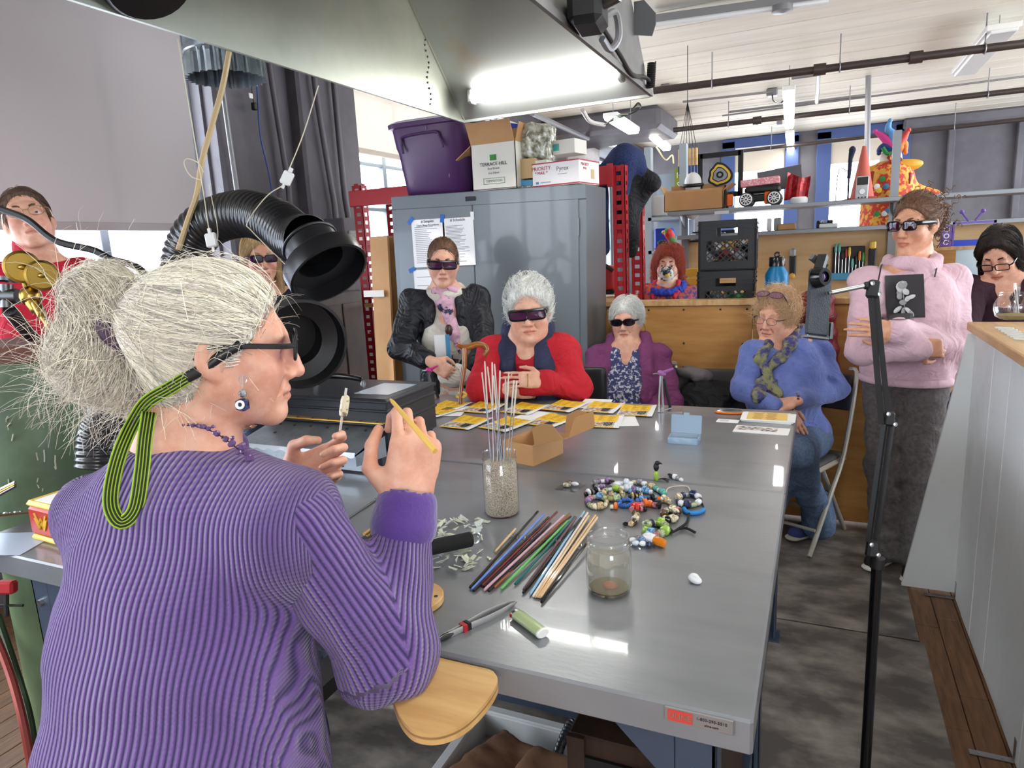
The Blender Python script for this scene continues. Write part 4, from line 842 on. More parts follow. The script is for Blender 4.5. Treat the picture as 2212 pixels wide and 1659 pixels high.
for k_ in([(1510,945),(1620,935),(1700,890),(1790,820),(1815,715)],[(1620,930),(1580,890)],[(1690,900),(1780,890),(1890,940)]):MB().tube(spline([ptz(*Z5(*q),TZ+.006)for q in k_],6),.0032,6).build('leather_cord','cord_black',t)
t=thing('cowrie_bead','white and amber glass shell bead leaning on the bead bag','bead',ptz(*Z5(1400,1060),TZ));mat('amber',C(214,124,24),.1,coat=.4)
A=ptz(*Z5(1270,975),TZ+.014);B=ptz(*Z5(1530,1080),TZ+.010);d=B-A
MB().tube([A,A+d*.1,A+d*.3,A+d*.5,A+d*.6],[.004,.009,.012,.011,.006],12).build('shell','bead_white',t);MB().tube([A+d*.42,A+d*.5,A+d*.8,A+d*.98,A+d],[.006,.010,.0105,.009,.004],8).build('amber_end','amber',t)
glassy('bag_film',(.9,.92,.95,1),.08,.35)
def bag(u,v,w_,h_,label,rot,fill):
 p=ptz(*Z5(u,v),TZ);t=thing('zip_bag',label,'plastic bag',p);R_=rotm(0,0,rot);rs=np.random.RandomState(int(u));zz=lambda u_,v_:.002+.014*math.sin(math.pi*u_)*math.sin(math.pi*v_)+.002*math.sin(9*u_+7*v_)
 MB().grid(lambda u_,v_:p+R_@np.array([(u_-.5)*w_,(v_-.5)*h_,zz(u_,v_)]),12,12).grid(lambda u_,v_:p+R_@np.array([(u_-.5)*w_,(v_-.5)*h_,.0006]),2,2).build('film','bag_film',t)
 for x,y,rx,ry,m_ in fill:MB().ball(p+R_@np.array([x*w_,y*h_,.008]),(rx,ry,.006),R_,12,8).build('bead',m_,t)
bag(400,400,.062,.070,'small clear zip bag holding two white shell beads',-8,[(-.12,-.1,.012,.008,'bead_cream'),(.15,.12,.012,.007,'bead_white')])
bag(1235,1075,.055,.06,'clear zip bag of pale blue beads behind the water jar',20,[(rs.uniform(-.3,.3),rs.uniform(-.35,.35),.008,.007,('bead_sky','bead_clear','bead_white','bead_navy')[i%4])for i in range(9)])
p=ptz(*Z5(1425,320),TZ);t=thing('bird_bead','tiny black bird bead standing on a green bead','bead figure',p);bead(p+(0,0,.014),(0,0,1),.0068,.028,'bead_lime',t,'green_bead');MB().ball(p+(0,0,.039),(.008,.007,.012)).ball(p+(.004,-.001,.051),(.0075,.006,.006)).tube([p+(.01,-.001,.051),p+(.018,-.003,.049)],[.003,.0006],6).build('bird','black',t)
for i in range(5):MB().tube(spline([p+(0,0,.003),p+(.02,-.004+.003*i,.006),p+(.035,-.012+.006*i,.002)],4),.0007,4).build('thread','cord_black',t)
strand_([(1590,262),(1740,310)],['black','white','grey','white'],'black and white glass bead lying alone with wire tails',r=.0065,cord=[(1600,265),(1570,245),(1600,250),(1640,290)])
p=ptz(*Z5(1885,1545),TZ);t=thing('shell_bead','small white shell bead lying alone near the workbench edge','bead',p)
S_=SDF();S_.ell(p+(0,0,.008),(.0145,.0095,.008),rotm(0,8,-20),.004);S_.ell(p+(-.002,.002,.014),(.008,.006,.005),None,.004);S_.cap(p+(-.008,-.004,.016),p+(.012,-.009,.011),.0014,k=.002,mode=-1);soft('shell',S_,'bead_white',t,.0012)
# ---------------------------------------------------------------- extraction hood
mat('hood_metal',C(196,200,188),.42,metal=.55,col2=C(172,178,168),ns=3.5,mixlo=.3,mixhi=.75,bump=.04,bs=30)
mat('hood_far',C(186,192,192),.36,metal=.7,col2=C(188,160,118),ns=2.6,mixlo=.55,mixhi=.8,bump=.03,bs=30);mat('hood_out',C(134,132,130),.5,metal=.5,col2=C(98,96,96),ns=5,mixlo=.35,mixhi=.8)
hx0,hx1,hy0,hy1,hz,ht=-1.625,-.705,.15,3.14,2.18,2.95
t=thing('extraction_hood','large galvanised sheet metal extraction hood hanging over the workbenches','hood',((hx0+hx1)/2,1.7,hz))
yt=hy1-(ht-hz)*1.05;hc=np.array([1.93,2.56]);hr=.12
# left side panel, with a round duct hole
an=np.arange(32)*2*math.pi/32;q=MB();out=[]
for a_ in an:
 d=np.array([math.cos(a_),math.sin(a_)]);k=9
 if d[0]>1e-6:k=min(k,(hy1-.35-hc[0])/d[0])
 if d[0]<-1e-6:k=min(k,(hy0-hc[0])/d[0])
 if d[1]>1e-6:k=min(k,(ht-hc[1])/d[1])
 if d[1]<-1e-6:k=min(k,(hz-hc[1])/d[1])
 out.append(hc+d*k)
V=[(hx0,*(hc+hr*np.array([math.cos(a_),math.sin(a_)])))for a_ in an]+[(hx0,*p_)for p_ in out]
q.add(V,[(i,(i+1)%32,32+(i+1)%32,32+i)for i in range(32)])
for cy,cz in((hy0,hz),(hy0,ht),(hy1-.35,ht),(hy1-.35,hz)):
 i=min(range(32),key=lambda i:abs(math.atan2(cz-hc[1],cy-hc[0])%(2*math.pi)-an[i]));
 for j in(i,(i+1)%32,i-1):
  a0=out[j%32];a1=out[(j+1)%32]
  if abs(a0[0]-a1[0])>1e-6 and abs(a0[1]-a1[1])>1e-6:q.add([(hx0,*a0),(hx0,*a1),(hx0,cy,cz)],[(0,1,2)])
q.add([(hx0,hy1-.35,hz),(hx0,hy1,hz),(hx0,yt,ht),(hx0,hy1-.35,ht)],[(0,1,2,3)]);q.build('left_panel','hood_metal',t,0)
MB().add([(hx0,hy1,hz),(hx1,hy1,hz),(hx1,yt,ht),(hx0,yt,ht)],[(0,1,2,3)]).build('far_panel','hood_far',t,0)
MB().add([(hx1,hy0,hz),(hx1,hy1,hz),(hx1,yt,ht),(hx1,hy0,ht)],[(0,1,2,3)]).box2((hx1-.001,hy0,hz-.004),(hx1+.012,hy1,hz+.02)).build('right_panel','hood_out',t,0)
MB().add([(hx0,hy0,hz),(hx1,hy0,hz),(hx1,hy0,ht),(hx0,hy0,ht)],[(0,1,2,3)]).build('near_panel','hood_out',t,0)
MB().box2((hx0,hy0,ht),(hx1,yt,ht+.02)).build('top_panel','hood_out',t,0)
q=MB();q.bar((hx0,hy0,hz),(hx0,hy1,hz),.012,.012);q.bar((hx0,hy1,hz),(hx1,hy1,hz),.012,.012);q.bar((hx0+.005,hy1,hz),(hx0+.005,yt,ht),.008,.008);q.build('rolled_edge','hood_metal',t,0)
for i in range(22):MB().ball((hx0+.003,2.82+.012*math.sin(i),hz+.03+i*.022),(.003,.005,.005),None,8,5).build('rivet','steel_dark',t)
prof=[(hr*.99-.006*(i%2),-.012*i)for i in range(26)]+[(.0,-.31)]
MB().lathe(prof,(hx0,*hc),frame((1,0,0)),30).build('duct_spigot',mat('duct_black',C(46,46,48),.45),t,30)
p=ptx(272,-108,hx0+.03);MB().lathe([(0,.15),(.10,.145),(.112,.13),(.112,-.10),(.104,-.10),(.100,.10)],p+(.0,0,.02),frame((.55,-.1,-.8)),28,True).build('blast_gate','black_rubber',t,40)
# lamp inside the hood
A=ptd(1030,236,0);u=[pty(1027,238,hy1-.08),pty(1346,206,hy1-.08)];zl=hz+.075;yl=hy1-.12;lx0,lx1=u[0][0],u[1][0]
t=thing('hood_lamp','lit fluorescent strip lamp fixed inside the hood','lamp',((lx0+lx1)/2,yl,zl));lm=MB()
MB().bar((lx0,yl+.03,zl+.02),(lx1,yl+.03,zl+.02),.05,.03).build('housing','white_plastic',t,0)
MB().tube([(lx0+.01,yl,zl),(lx1-.01,yl,zl)],.024,14).build('diffuser',mat('hood_tube',(1,.97,.9,1),emit=24),t)
for x in(lx0,lx1):MB().box((x,yl+.01,zl+.006),(.025,.06,.06),None,.006).build('end_cap','white_plastic',t)
MB().tube(spline([(lx1,yl+.03,zl+.03),(lx1+.05,yl+.03,zl+.05),(lx1+.09,yl+.02,zl+.01),(lx1+.095,yl+.03,zl-.06)],5),.008,8).build('cable','pipe_grey',t)
# things on the outside of the hood
p=ptx(1270,25,hx1+.06);t=thing('damper_motor','black damper motor bolted high on the outside of the hood','motor',p)
MB().box(p,(.10,.16,.10),rotm(0,0,8),.02).build('case','black',t);MB().lathe([(.03,0),(.03,.05),(.012,.06),(0,.06)],p+(.05,-.02,.02),frame((1,-.2,.2)),16).build('shaft_boss','steel_dark',t)
MB().tube(spline([p+(.03,.07,.0),p+(.05,.12,.02),p+(.05,.15,-.04),p+(.03,.12,-.08),p+(.02,.07,-.06)],6),.011,8).build('flex_conduit','pipe_grey',t)
for(x,y),l in(((1392,45),'dark perforated angle bracket on the corner of the hood'),):p=ptx(x,y,hx1+.04);MB().prism([(-.04,-.045),(.03,-.06),(.045,-.02),(.045,.02),(.0,.075),(-.04,.075)],p,RW,.006).build('hanger_bracket','steel_dark',None,0,loc=p);tag(bpy.data.objects[[o.name for o in COL.objects if o.name.startswith('hanger_bracket')][-1]],l,'bracket')
pts=[ptx(1302,60,hx1+.02),ptx(1340,120,hx1+.02),ptx(1365,160,hx1+.02),ptx(1395,168,hx1+.025),ptx(1409,185,hx1+.03)]
one('black_cable',MB().tube(spline(pts,6),.008,8),'black_rubber','black power cable running down the outside of the hood','cable')
A=ptx(1408,135,hx1+.03);q=MB();an=np.linspace(0,14*2*math.pi,200);B=ptx(1405,190,hx1+.03);q.tube(A+np.outer(np.linspace(0,1,200),B-A)+np.stack([.016*np.cos(an),.016*np.sin(an),0*an],1),.0035,5);one('coiled_conduit',q,'black_rubber','short coil of black corrugated conduit at the hood corner','conduit')
# ---------------------------------------------------------------- ceiling services
def pipe(p0,p1,r,m,label,name='ceiling_pipe',cat='pipe',hang=0,fit=()):
 t=thing(name,label,cat,((np.asarray(p0)+p1)/2));MB().tube([p0,p1],r,10).build('run',m,t)
 for i in range(hang):
  f=(i+.5)/hang;c=np.asarray(p0)*(1-f)+np.asarray(p1)*f;MB().tube([c,(c[0],c[1],ZC)],.006,6).build('hanger_rod','pipe_grey',t);MB().torus(c,frame(np.asarray(p1)-p0),r+.008,.006,14,6).build('hanger_ring','pipe_grey',t)
 for f in fit:c=np.asarray(p0)*(1-f)+np.asarray(p1)*f;MB().tube([c-unit(np.asarray(p1)-p0)*.05,c+unit(np.asarray(p1)-p0)*.05],r*1.5,10).tube([c,c+(0,0,-.05)],[r,.012],8).build('sprinkler_head','pipe_dark',t)
 return t
zp=2.98;a=ptz(1412,196,zp);b=ptz(2300,83,zp);pipe(a,b,.034,'pipe_dark','dark sprinkler pipe crossing the ceiling above the hanging strip lamps',hang=3,fit=(.45,.68))
a=ptz(1455,281,2.98);b=ptz(2300,184,2.98);pipe(a,b,.032,'pipe_dark','dark sprinkler pipe in front of the back windows',hang=3,fit=(.25,))
a=ptz(1500,338,2.93);b=ptz(2300,248,2.93);pipe(a,b,.03,'pipe_dark','thin dark pipe along the back wall above the blinds',hang=2)
a=ptz(1400,45,3.15);b=ptz(1710,5,3.15);t=thing('strip_light','unlit strip light housing high on the ceiling beside the hood','light',a)
MB().bar(ptz(1395,48,3.17),ptz(1790,-6,3.17),.14,.05).build('housing','pipe_grey',t,0);MB().tube([ptz(1395,56,3.13),ptz(1790,2,3.13)],.02,8).build('tube','tube_light_off',t);MB().lathe([(.07,0),(.07,.04),(0,.05)],ptz(1690,12,3.14),frame((0,0,-1)),16).build('sensor','pipe_grey',t)
def striplamp(p0,p1,lit,label,wdt=.12):
 t=thing('strip_light',label,'light',(np.asarray(p0)+p1)/2);p0=np.asarray(p0);p1=np.asarray(p1);MB().bar(p0,p1,wdt,.05,bev=.006).build('housing','white_plastic',t,30)
 MB().bar(p0+(0,0,-.035),p1+(0,0,-.035),wdt*.8,.03,bev=.008).build('diffuser','tube_light' if lit else 'tube_light_off',t,30)
 for f in(.12,.88):c=p0*(1-f)+p1*f;MB().tube([c,(c[0],c[1],ZC)],.004,5).build('hanger','pipe_grey',t)
striplamp(ptz(2085,152,3.12),ptz(2170,55,3.12),False,'long white strip light crossing under the nearest dark pipe',.24)
striplamp(ptz(1704,190,2.98),ptz(1705,270,2.98),True,'lit strip lamp hanging end-on between the two dark pipes')
striplamp(ptz(1706,285,2.98),ptz(1708,322,2.98),True,'lit strip lamp hanging end-on close to the back windows')
striplamp(ptz(1412,292,2.98),ptz(1440,318,2.98),True,'lit strip lamp hanging in the far corner above the brushes',.14)
striplamp(ptz(1318,248,2.9),ptz(1368,280,2.9),True,'lit strip lamp hanging just beyond the hood corner',.16)
striplamp(ptx(1285,280,-2.9),ptx(1365,330,-2.9),True,'lit strip lamp along the left wall over the far bench')
for i,(x,y)in enumerate(((1.6,-1.4),(.15,1.35),(3.4,4.4),(1.9,6.2))):striplamp((x,y-.6,3.1),(x,y+.6,3.1),True,('lit strip lamp over the photographer','added strip lamp over the aisle to brighten the white board counter','lit strip lamp over the right aisle','lit strip lamp over the tool bench')[i],.2)  # the aisle lamp is added out of view to brighten counter and floor
one('conduit',MB().tube(spline([pty(1868,142,9.0),pty(1873,146,9.0),pty(1876,160,9.0)],4),.03,8).tube([pty(1876,160,9.0),pty(1872,420,9.0)],.03,8),'pipe_grey','pale conduit bending down from the ceiling beside the jester hat','conduit')
p=pty(1731,178,8.2);one('conduit_elbow',MB().tube([ptz(1710,168,3.1),ptz(1768,160,3.1),ptz(1765,200,3.1)+(0,0,-.1)],.02,8),'pipe_grey','rusty elbow of conduit under the ceiling by the hanging lamps','conduit')
for(x0,y0),(x1,y1),z,r,l in(((1575,242),(1875,205),3.2,.016,'thin conduit across the ceiling ending in a small box'),((1560,250),(2212,165),3.22,.012,'thin conduit across the ceiling behind the first dark pipe'),((1475,220),(1670,198),3.2,.014,'short grey conduit feeding the hanging lamps'),((1150,245),(1270,300),2.95,.028,'white conduit coming down behind the hood to the pipe joint')):
 one('conduit',MB().tube([ptz(x0,y0,z),ptz(x1,y1,z)],r,8),'pipe_grey',l,'conduit')
for x,y,s_,l in((1668,200,.12,'grey junction box over the hanging lamps'),(1438,190,.1,'grey junction box at the pipe end by the hood'),(1684,265,.08,'small grey box near the back windows')):p=ptz(x,y,ZC-s_*.35);t=one('junction_box',MB().box(p,(s_,s_,s_*.7),None,.01),'pipe_grey',l,'junction box')
one('lamp_cord',MB().tube(spline([ptz(1668,205,3.0),ptz(1672,218,2.95),ptz(1690,220,2.95),ptz(1704,195,3.0)],6),.008,6),'black_rubber','black lamp cord sagging between junction box and strip lamp','cord')
one('lamp_cord',MB().tube(spline([ptz(1418,318,2.95),ptz(1438,345,2.9),ptz(1452,335,2.9),ptz(1455,352,2.85)],6),.012,6),mat('cream_cord',C(226,206,160),.6),'cream cord hanging below the corner strip lamp','cord')
q=MB();P=spline([ptz(1258,238,2.3),ptz(1275,262,2.28),ptz(1305,270,2.28)],30);an=np.arange(len(P));q.tube(P,.010+.003*(an%4<2),8);one('flex_conduit',q,'white_plastic','white corrugated conduit drooping below the hood lamp','conduit')
for k,m_ in enumerate(('cord_black',mat('wire_green',C(40,110,80),.5),'cord_cream')):one('loose_wire',MB().tube(spline([ptz(1305,270,2.28),ptz(1335,255-3*k,2.27),ptz(1366,244+k,2.26),ptz(1384,232,2.26),ptz(1378,222+3*k,2.26),ptz(1366,236,2.26)],6),.003,5),m_,('black','green','cream')[k]+' loose wire looping out of the white conduit by the hood lamp','wire')
# brushes hung from ceiling at the back
p=pty(1485,345,6.6)
for i in range(6):t=thing('paint_brush','wooden paint brush hanging in the bunch under the ceiling','brush',p+(i*.03-.07,0,0),'hanging brushes');MB().box(p+(i*.03-.07,0,.02),(.024,.03,.16),None,.008).build('handle','pine',t);MB().box(p+(i*.03-.07,0,-.09),(.024,.03,.07)).build('bristles','blue_paint',t);MB().tube([p+(i*.03-.07,0,.1),p+(0,0,.5),(p[0],p[1],ZC)],.003,4).build('cord','black',t)
# ---------------------------------------------------------------- column services on the left
def vpipe(x0,y0,x1,y1,X,r,m,label,tail=None):
 a=ptx(x0,y0,X);b=ptx(x1,y1,X);pts=[(a[0],a[1],ZC),a,b]+([]if tail is None else[ptx(*q_,X+.0)for q_ in tail]);one('conduit',MB().tube(spline(pts,5),r,10),m,label,'conduit')
vpipe(582,140,618,370,XL+.16,.02,'conduit_paint','dark painted conduit in the recess of the grey column',[(625,430),(628,520)])
vpipe(680,180,712,380,XL+.25,.021,'conduit_paint','painted conduit bending into the switch box on the column',[(722,440),(726,478)])
vpipe(722,190,742,400,XL+.25,.021,'conduit_paint','painted conduit at the outer edge of the grey column',[(752,470)])
vpipe(482,200,512,415,XL+.16,.016,'pipe_grey','thin bare steel conduit on the grey column',[(520,470)])
one('data_cable',MB().tube(spline([ptx(555,180,XL+.17),ptx(562,290,XL+.17),ptx(580,370,XL+.17),ptx(590,430,XL+.17)],5),.005,6),mat('wire_blue',C(36,70,150),.5),'thin blue data cable hanging down the grey column','cable')
p=ptx(549,230,XL+.18);t=thing('plug_block','small black plug with white tag hanging on the column','plug',p);MB().box(p,(.03,.03,.045),None,.005).build('body','black',t);MB().box(p+(0,-.02,.06),(.008,.03,.03)).build('tag','white_plastic',t);MB().tube([p,p+(0,-.01,.2)],.003,5).build('lead','black',t)
p=ptx(760,535,XL+.34);t=thing('switch_box','grey electrical disconnect box on the column with two conduits','switch box',p);MB().box(p+(-.05,.0,0),(.18,.26,.42),None,.012).build('case','column_grey',t);MB().box(p+(.045,.02,-.03),(.02,.20,.30),None,.008).build('door',mat('box_grey',C(150,152,152),.4),t);MB().box(p+(.058,.03,.03),(.006,.05,.10)).build('warning_label','paper',t);MB().box(p+(.06,-.06,.0),(.03,.03,.14),None,.01).build('lever','box_grey',t)
mat('box_brown',C(118,100,88),.6);p=ptx(745,690,XL+.5)
t=thing('steel_locker','low dark grey steel locker under the electrical box','locker',(p[0],p[1],0));MB().box2((XL+.12,3.5,0),(XL+.55,3.98,1.33),.01).build('case',mat('locker_grey',C(84,80,84),.45,metal=.3,col2=C(104,94,88),ns=3),t,30);MB().box2((XL+.55,3.52,.1),(XL+.56,3.73,1.25),.004).build('door','locker_grey',t);MB().box2((XL+.55,3.75,.1),(XL+.56,3.96,1.25),.004).build('door','locker_grey',t)
# galvanised duct drop with crimped end
p=ptd(489,172,2.75);t=thing('duct_drop','shiny galvanised duct with crimped open end hanging behind the hood','duct',p);R1=.145;q=MB()
MB().lathe([(R1,1.3),(R1,.11),(R1+.006,.108),(R1+.006,.095),(R1,.09)],p,None,40).build('pipe','galvanised',t,40)
n_=120;an=np.arange(n_)*2*math.pi/n_;rings=[np.stack([(R1+a_+b_*(1 if 1 else 0)*np.sign(np.sin(an*26))*.5)*np.cos(an),(R1+a_+b_*np.sign(np.sin(an*26))*.5)*np.sin(an),0*an+z],1)+p for a_,b_,z in((0,0,.09),(.002,.012,.075),(.004,.014,0))];MB().loft(rings,cap=False).build('crimped_collar','galvanised',t,20)
# ---------------------------------------------------------------- flexible fume hoses
mat('hose_black',C(30,30,33),.30,coat=.3);mat('cone_black',C(24,24,27),.36,bump=.05,bs=30)
def fume_hose(path,r,cone_c,cone_d,label,rim=.165,neck=None,L=.20):
 t=thing('fume_hose',label,'fume hose',(path[0][0],path[0][1],TZ));P=spline(path,60);L_=np.r_[0,np.cumsum(np.linalg.norm(np.diff(P,axis=0),axis=1))];n=int(L_[-1]/.0045);S_=np.linspace(0,L_[-1],n);Q=np.stack([np.interp(S_,L_,P[:,a])for a in range(3)],1)
 rr=r*(1+.035*np.sin(np.arange(n)*math.pi/2));MB().tube(Q,rr,28,cap=False).build('hose','hose_black',t,170)
 R_=frame(cone_d);nk=r*1.04 if neck is None else neck
 MB().lathe([(nk,-L),(nk+.002,-L*.9),(nk+.004,-L*.55),(rim-.03,-.052),(rim-.004,-.045),(rim,-.04),(rim,0),(rim-.006,.001),(rim-.008,-.038),(rim-.04,-.046),(nk-.002,-L*.55),(nk-.008,-L)],cone_c,R_,44).build('cone','cone_black',t,45)
 MB().lathe([(0,0),(nk-.004,0)],np.asarray(cone_c)-R_[:,2]*L*.9,R_,24).build('dark_throat','black',t);MB().torus(np.asarray(cone_c)-R_[:,2]*L*.93,R_,nk+.004,.003,30,6).build('clamp_band','steel_dark',t);return t
D1=1.95;c1=ptd(712,592,1.62);cd1=unit(np.array(CR)*.52-CU*.74-CW*.30);
hp=[ptd(395,640,1.95),ptd(402,555,1.95),ptd(440,490,1.92),ptd(520,462,1.87),ptd(590,478,1.80),ptd(640,515,1.72),c1-cd1*.11]
fume_hose(hp,.062,c1,cd1,'black ribbed fume hose arching high to a wide cone above the kiln',rim=.098,L=.11)
c2=ptd(655,745,1.42);cd2=unit(np.array(CR)*.55-CW*.80+CU*-.25);e2=c2-cd2*.11
hp=[ptd(215,1010,1.95),ptd(222,935,1.95),ptd(260,860,1.93),ptd(330,800,1.85),ptd(430,745,1.72),e2-cd2*.12,e2]
fume_hose(hp,.062,c2,cd2,'black ribbed fume hose rising from the left to the low cone at the demonstrator’s face',rim=.095,L=.11)
# cords, ratchets and cables
def cord(px,d,r,m,label,name='cord',cat='cord'):return one(name,MB().tube(spline([ptd(x,y,d if np.isscalar(d)else d[i])for i,(x,y)in enumerate(px)],8),r,6),m,label,cat)
mat('gas_hose',C(196,170,128),.5)
cord([(495,112),(480,190),(455,280),(436,350),(425,420),(408,470),(385,540)],1.85,.0075,'gas_hose','tan rubber gas hose hanging from the hood','gas_hose','hose')
cord([(384,85),(400,180),(420,300),(440,420),(452,500)],1.8,.0016,'cord_cream','thin cream cord dropping beside the pale blind to the ratchet')
cord([(436,390),(412,380),(398,355),(405,343),(428,352),(440,372)],1.82,.0014,'cord_cream','thin cream cord curled in a loop beside the blind')
cord([(688,185),(655,290),(622,372)],1.85,.0016,'cord_cream','thin cord rising from the far ratchet to the hood')
cord([(612,400),(575,425),(535,480),(545,500),(620,575)],1.74,.0014,'cord_cream','thin cord slung from the far ratchet round the fume hose')
cord([(452,400),(470,520),(420,560)],1.8,.0012,'cord_cream','thin cord running from the near ratchet behind the grey hair')
for(x,y),d,r_,l in(((457,519),1.72,-12,'small white rope ratchet hanging in front of the fume hose'),((620,385),1.83,25,'small white rope ratchet hanging against the grey column')):
 p=ptd(x,y,d);R_=np.stack([CR,CW,CU],1)@rotm(0,r_,0);t=thing('rope_ratchet',l,'ratchet',p);MB().box(p,(.028,.014,.036),R_,.003).build('case','white_plastic',t);MB().box(p+R_[:,2]*.024,(.008,.008,.012),R_).box(p-R_[:,2]*.024,(.006,.006,.012),R_).build('spout','white_plastic',t)
cord([(-30,440),(5,453),(60,475),(120,520),(200,540),(240,560),(300,580),(360,640)],[1.5,1.5,1.5,1.5,1.5,1.5,1.5,1.6],.0075,'black_rubber','thick black cable swinging across in front of the red turtleneck','black_cable','cable')
# ---------------------------------------------------------------- gas cylinder with regulator
mat('tank_green',C(84,104,78),.42,col2=C(70,88,66),ns=6,bump=.04,bs=25);mat('tank_scuff',C(176,176,156),.7);mat('wood_cap',C(112,70,54),.6,stretch=(1,1,9),col2=C(88,52,40),ns=6)
tc=np.array([-2.27,1.34,0]);tr=.20
t=thing('gas_cylinder','tall scuffed green gas cylinder behind the left end of the workbench','gas cylinder',tc);MB().lathe([(0,.004),(tr*.96,.004),(tr,.03),(tr,1.24),(tr*.98,1.27),(tr*.9,1.295),(0,1.30)],tc,None,48).build('tank','tank_green',t,40)
MB().lathe([(0,.05),(tr*.93,.05),(tr*.93,0),(0,0)],tc+(0,0,1.296),None,40).build('collar','wood_cap',t)
rs=np.random.RandomState(3)
for i in range(26):
 a_=rs.uniform(-2.6,.2);z=rs.uniform(.75,1.2);L_=rs.uniform(.01,.05);MB().tube([tc+(math.cos(a_+f*.1*rs.uniform(-1,1))*(tr+.0004),math.sin(a_)*(tr+.0004),z+f*L_)for f in(0,.5,1)],.0022,4).build('scuff','tank_scuff',t)
g0=ptd(62,640,2.0);t=thing('gas_regulator','brass gas regulator with two round gauges on the green cylinder','regulator',g0)
def R_cam(r=0):return np.stack([CR,CW,CU],1)@rotm(0,r,0)
for(x,y),f_ in(((47,577),.047),((90,595),.044)):
 c=ptd(x,y,1.98);n_=unit(CR*.62-CW*.75-CU*.1);G=MB().lathe([(0,-.03),(f_*.9,-.03),(f_*.96,-.026),(f_*.96,.006),(f_,.008),(f_,.014),(f_*.86,.016),(f_*.84,.010),(0,.010)],c,frame(n_),28).build('gauge','brass',t,40);MB().ball(c+n_*.011,(.012,.008,.003),frame(n_)).build('gauge_mark','brass',G)
MB().ball(ptd(66,640,2.0),.03).tube([ptd(52,600,2.0),ptd(62,640,2.0),ptd(88,610,2.0)],.010,8).tube([ptd(62,640,2.0),ptd(80,668,1.99),ptd(84,675,1.99)],[.02,.018,.012],10).build('valve_body','brass',t,60)
MB().tube([ptd(78,655,1.98),ptd(92,682,1.96),ptd(94,686,1.96),ptd(112,712,1.94)],[.013,.013,.009,.009],10).build('outlet','brass',t);MB().tube([ptd(-40,640,2.02),ptd(40,640,2.02)],.022,10).tube([ptd(14,615,2.02),ptd(16,665,2.02)],.018,10).lathe([(.03,0),(.03,.012),(0,.014)],ptd(18,608,2.02),frame(CU),10).build('stem','steel_dark',t);MB().tube([ptd(20,670,2.02),(tc[0],tc[1],1.34)],.02,10).build('tank_valve','steel_dark',t)
# ---------------------------------------------------------------- things on the left end of the near bench and under it
mat('tin_red',C(176,52,44),.35);mat('tin_yellow',C(228,190,70),.35)
p=ptz(90,1172,TZ);R_=rotm(0,0,-4);t=thing('tin_lunch_box','red and yellow tin lunch box with a paper note on its lid','lunch box',p);c=p+(.05,.05,0)
MB().box(c+(0,0,.05),(.19,.10,.075),R_,.008).build('body','tin_red',t);MB().box(c+(0,0,.006),(.192,.102,.014),R_,.005).box(c+(0,0,.092),(.192,.102,.016),R_,.007).build('rim','tin_yellow',t);MB().box(c+(.0,0,.1008),(.14,.08,.001),R_).build('note','paper',t);text_mesh('- ?HE',.022,c+(.0,0,.1016),R_,'ink_grey',t,'writing')
q=MB();[q.tube([c+R_@np.array([x,-.0515,.05+z+dz])for x,z in((-.06,.015),(-.045,-.012),(-.035,.004),(-.025,-.012),(-.01,.015))],.003,4)for dz in(.008,-.004)];q.build('zigzag_emblem','tin_yellow',t)
mat('leather',C(124,76,54),.6);p=ptz(22,1140,TZ);t=thing('leather_strap','brown strap with a row of steel eyelets','strap',p);u_=unit(np.array([.5,-.7,.28]));Rf=np.stack([unit(np.cross(u_,(0,0,1))),u_,np.cross(unit(np.cross(u_,(0,0,1))),u_)],1);MB().box(p+(0,0,.035),(.04,.15,.004),Rf).build('strap','leather',t);[MB().torus(p+(0,0,.038)+Rf@np.array([0,k_,.003]),Rf,.008,.0025,14,5).build('eyelet','steel',t)for k_ in(-.05,0,.05)]
p=ptz(18,1175,TZ);one('blueprint_card',MB().box(p+(0,0,.001),(.17,.13,.001),rotm(0,0,20)),mat('card_blue',C(176,192,214),.3),'pale blue card lying under the brown strap','card')
for i in range(3):one('steel_rod',MB().tube([ptd(-30,1072+i*6,1.75),ptd(33,1042+i*4,1.75)],.004,8),('steel','brass','steel_dark')[i],('bright steel','brass','dark steel')[i]+' rod poking in over the left end of the workbench','rod')
t=thing('bench_clamp','red screw clamp gripping the edge of the workbench','clamp',ptd(15,1270,1.85));p=ptd(14,1268,1.85);MB().box(p,(.05,.03,.035),R_cam(),.006).build('jaw','red_rack',t);MB().tube([p+CU*.01,p-CU*.08],.006,8).tube([p-CU*.05-CR*.03,p-CU*.05+CR*.045],.004,6).build('screw','black',t)
one('red_hose',MB().tube(spline([ptd(-20,1350,1.9),ptd(20,1450,1.85),ptd(50,1560,1.8),ptd(75,1700,1.8)],8),.011,8),mat('hose_red',C(128,50,44),.5),'red welding hose hanging beside the left bench leg','hose');one('green_hose',MB().tube(spline([ptd(-5,1330,1.95),ptd(35,1450,1.9),ptd(66,1560,1.84),ptd(84,1700,1.84)],8),.010,8),mat('hose_green',C(44,66,40),.5),'green welding hose hanging beside the left bench leg','hose')
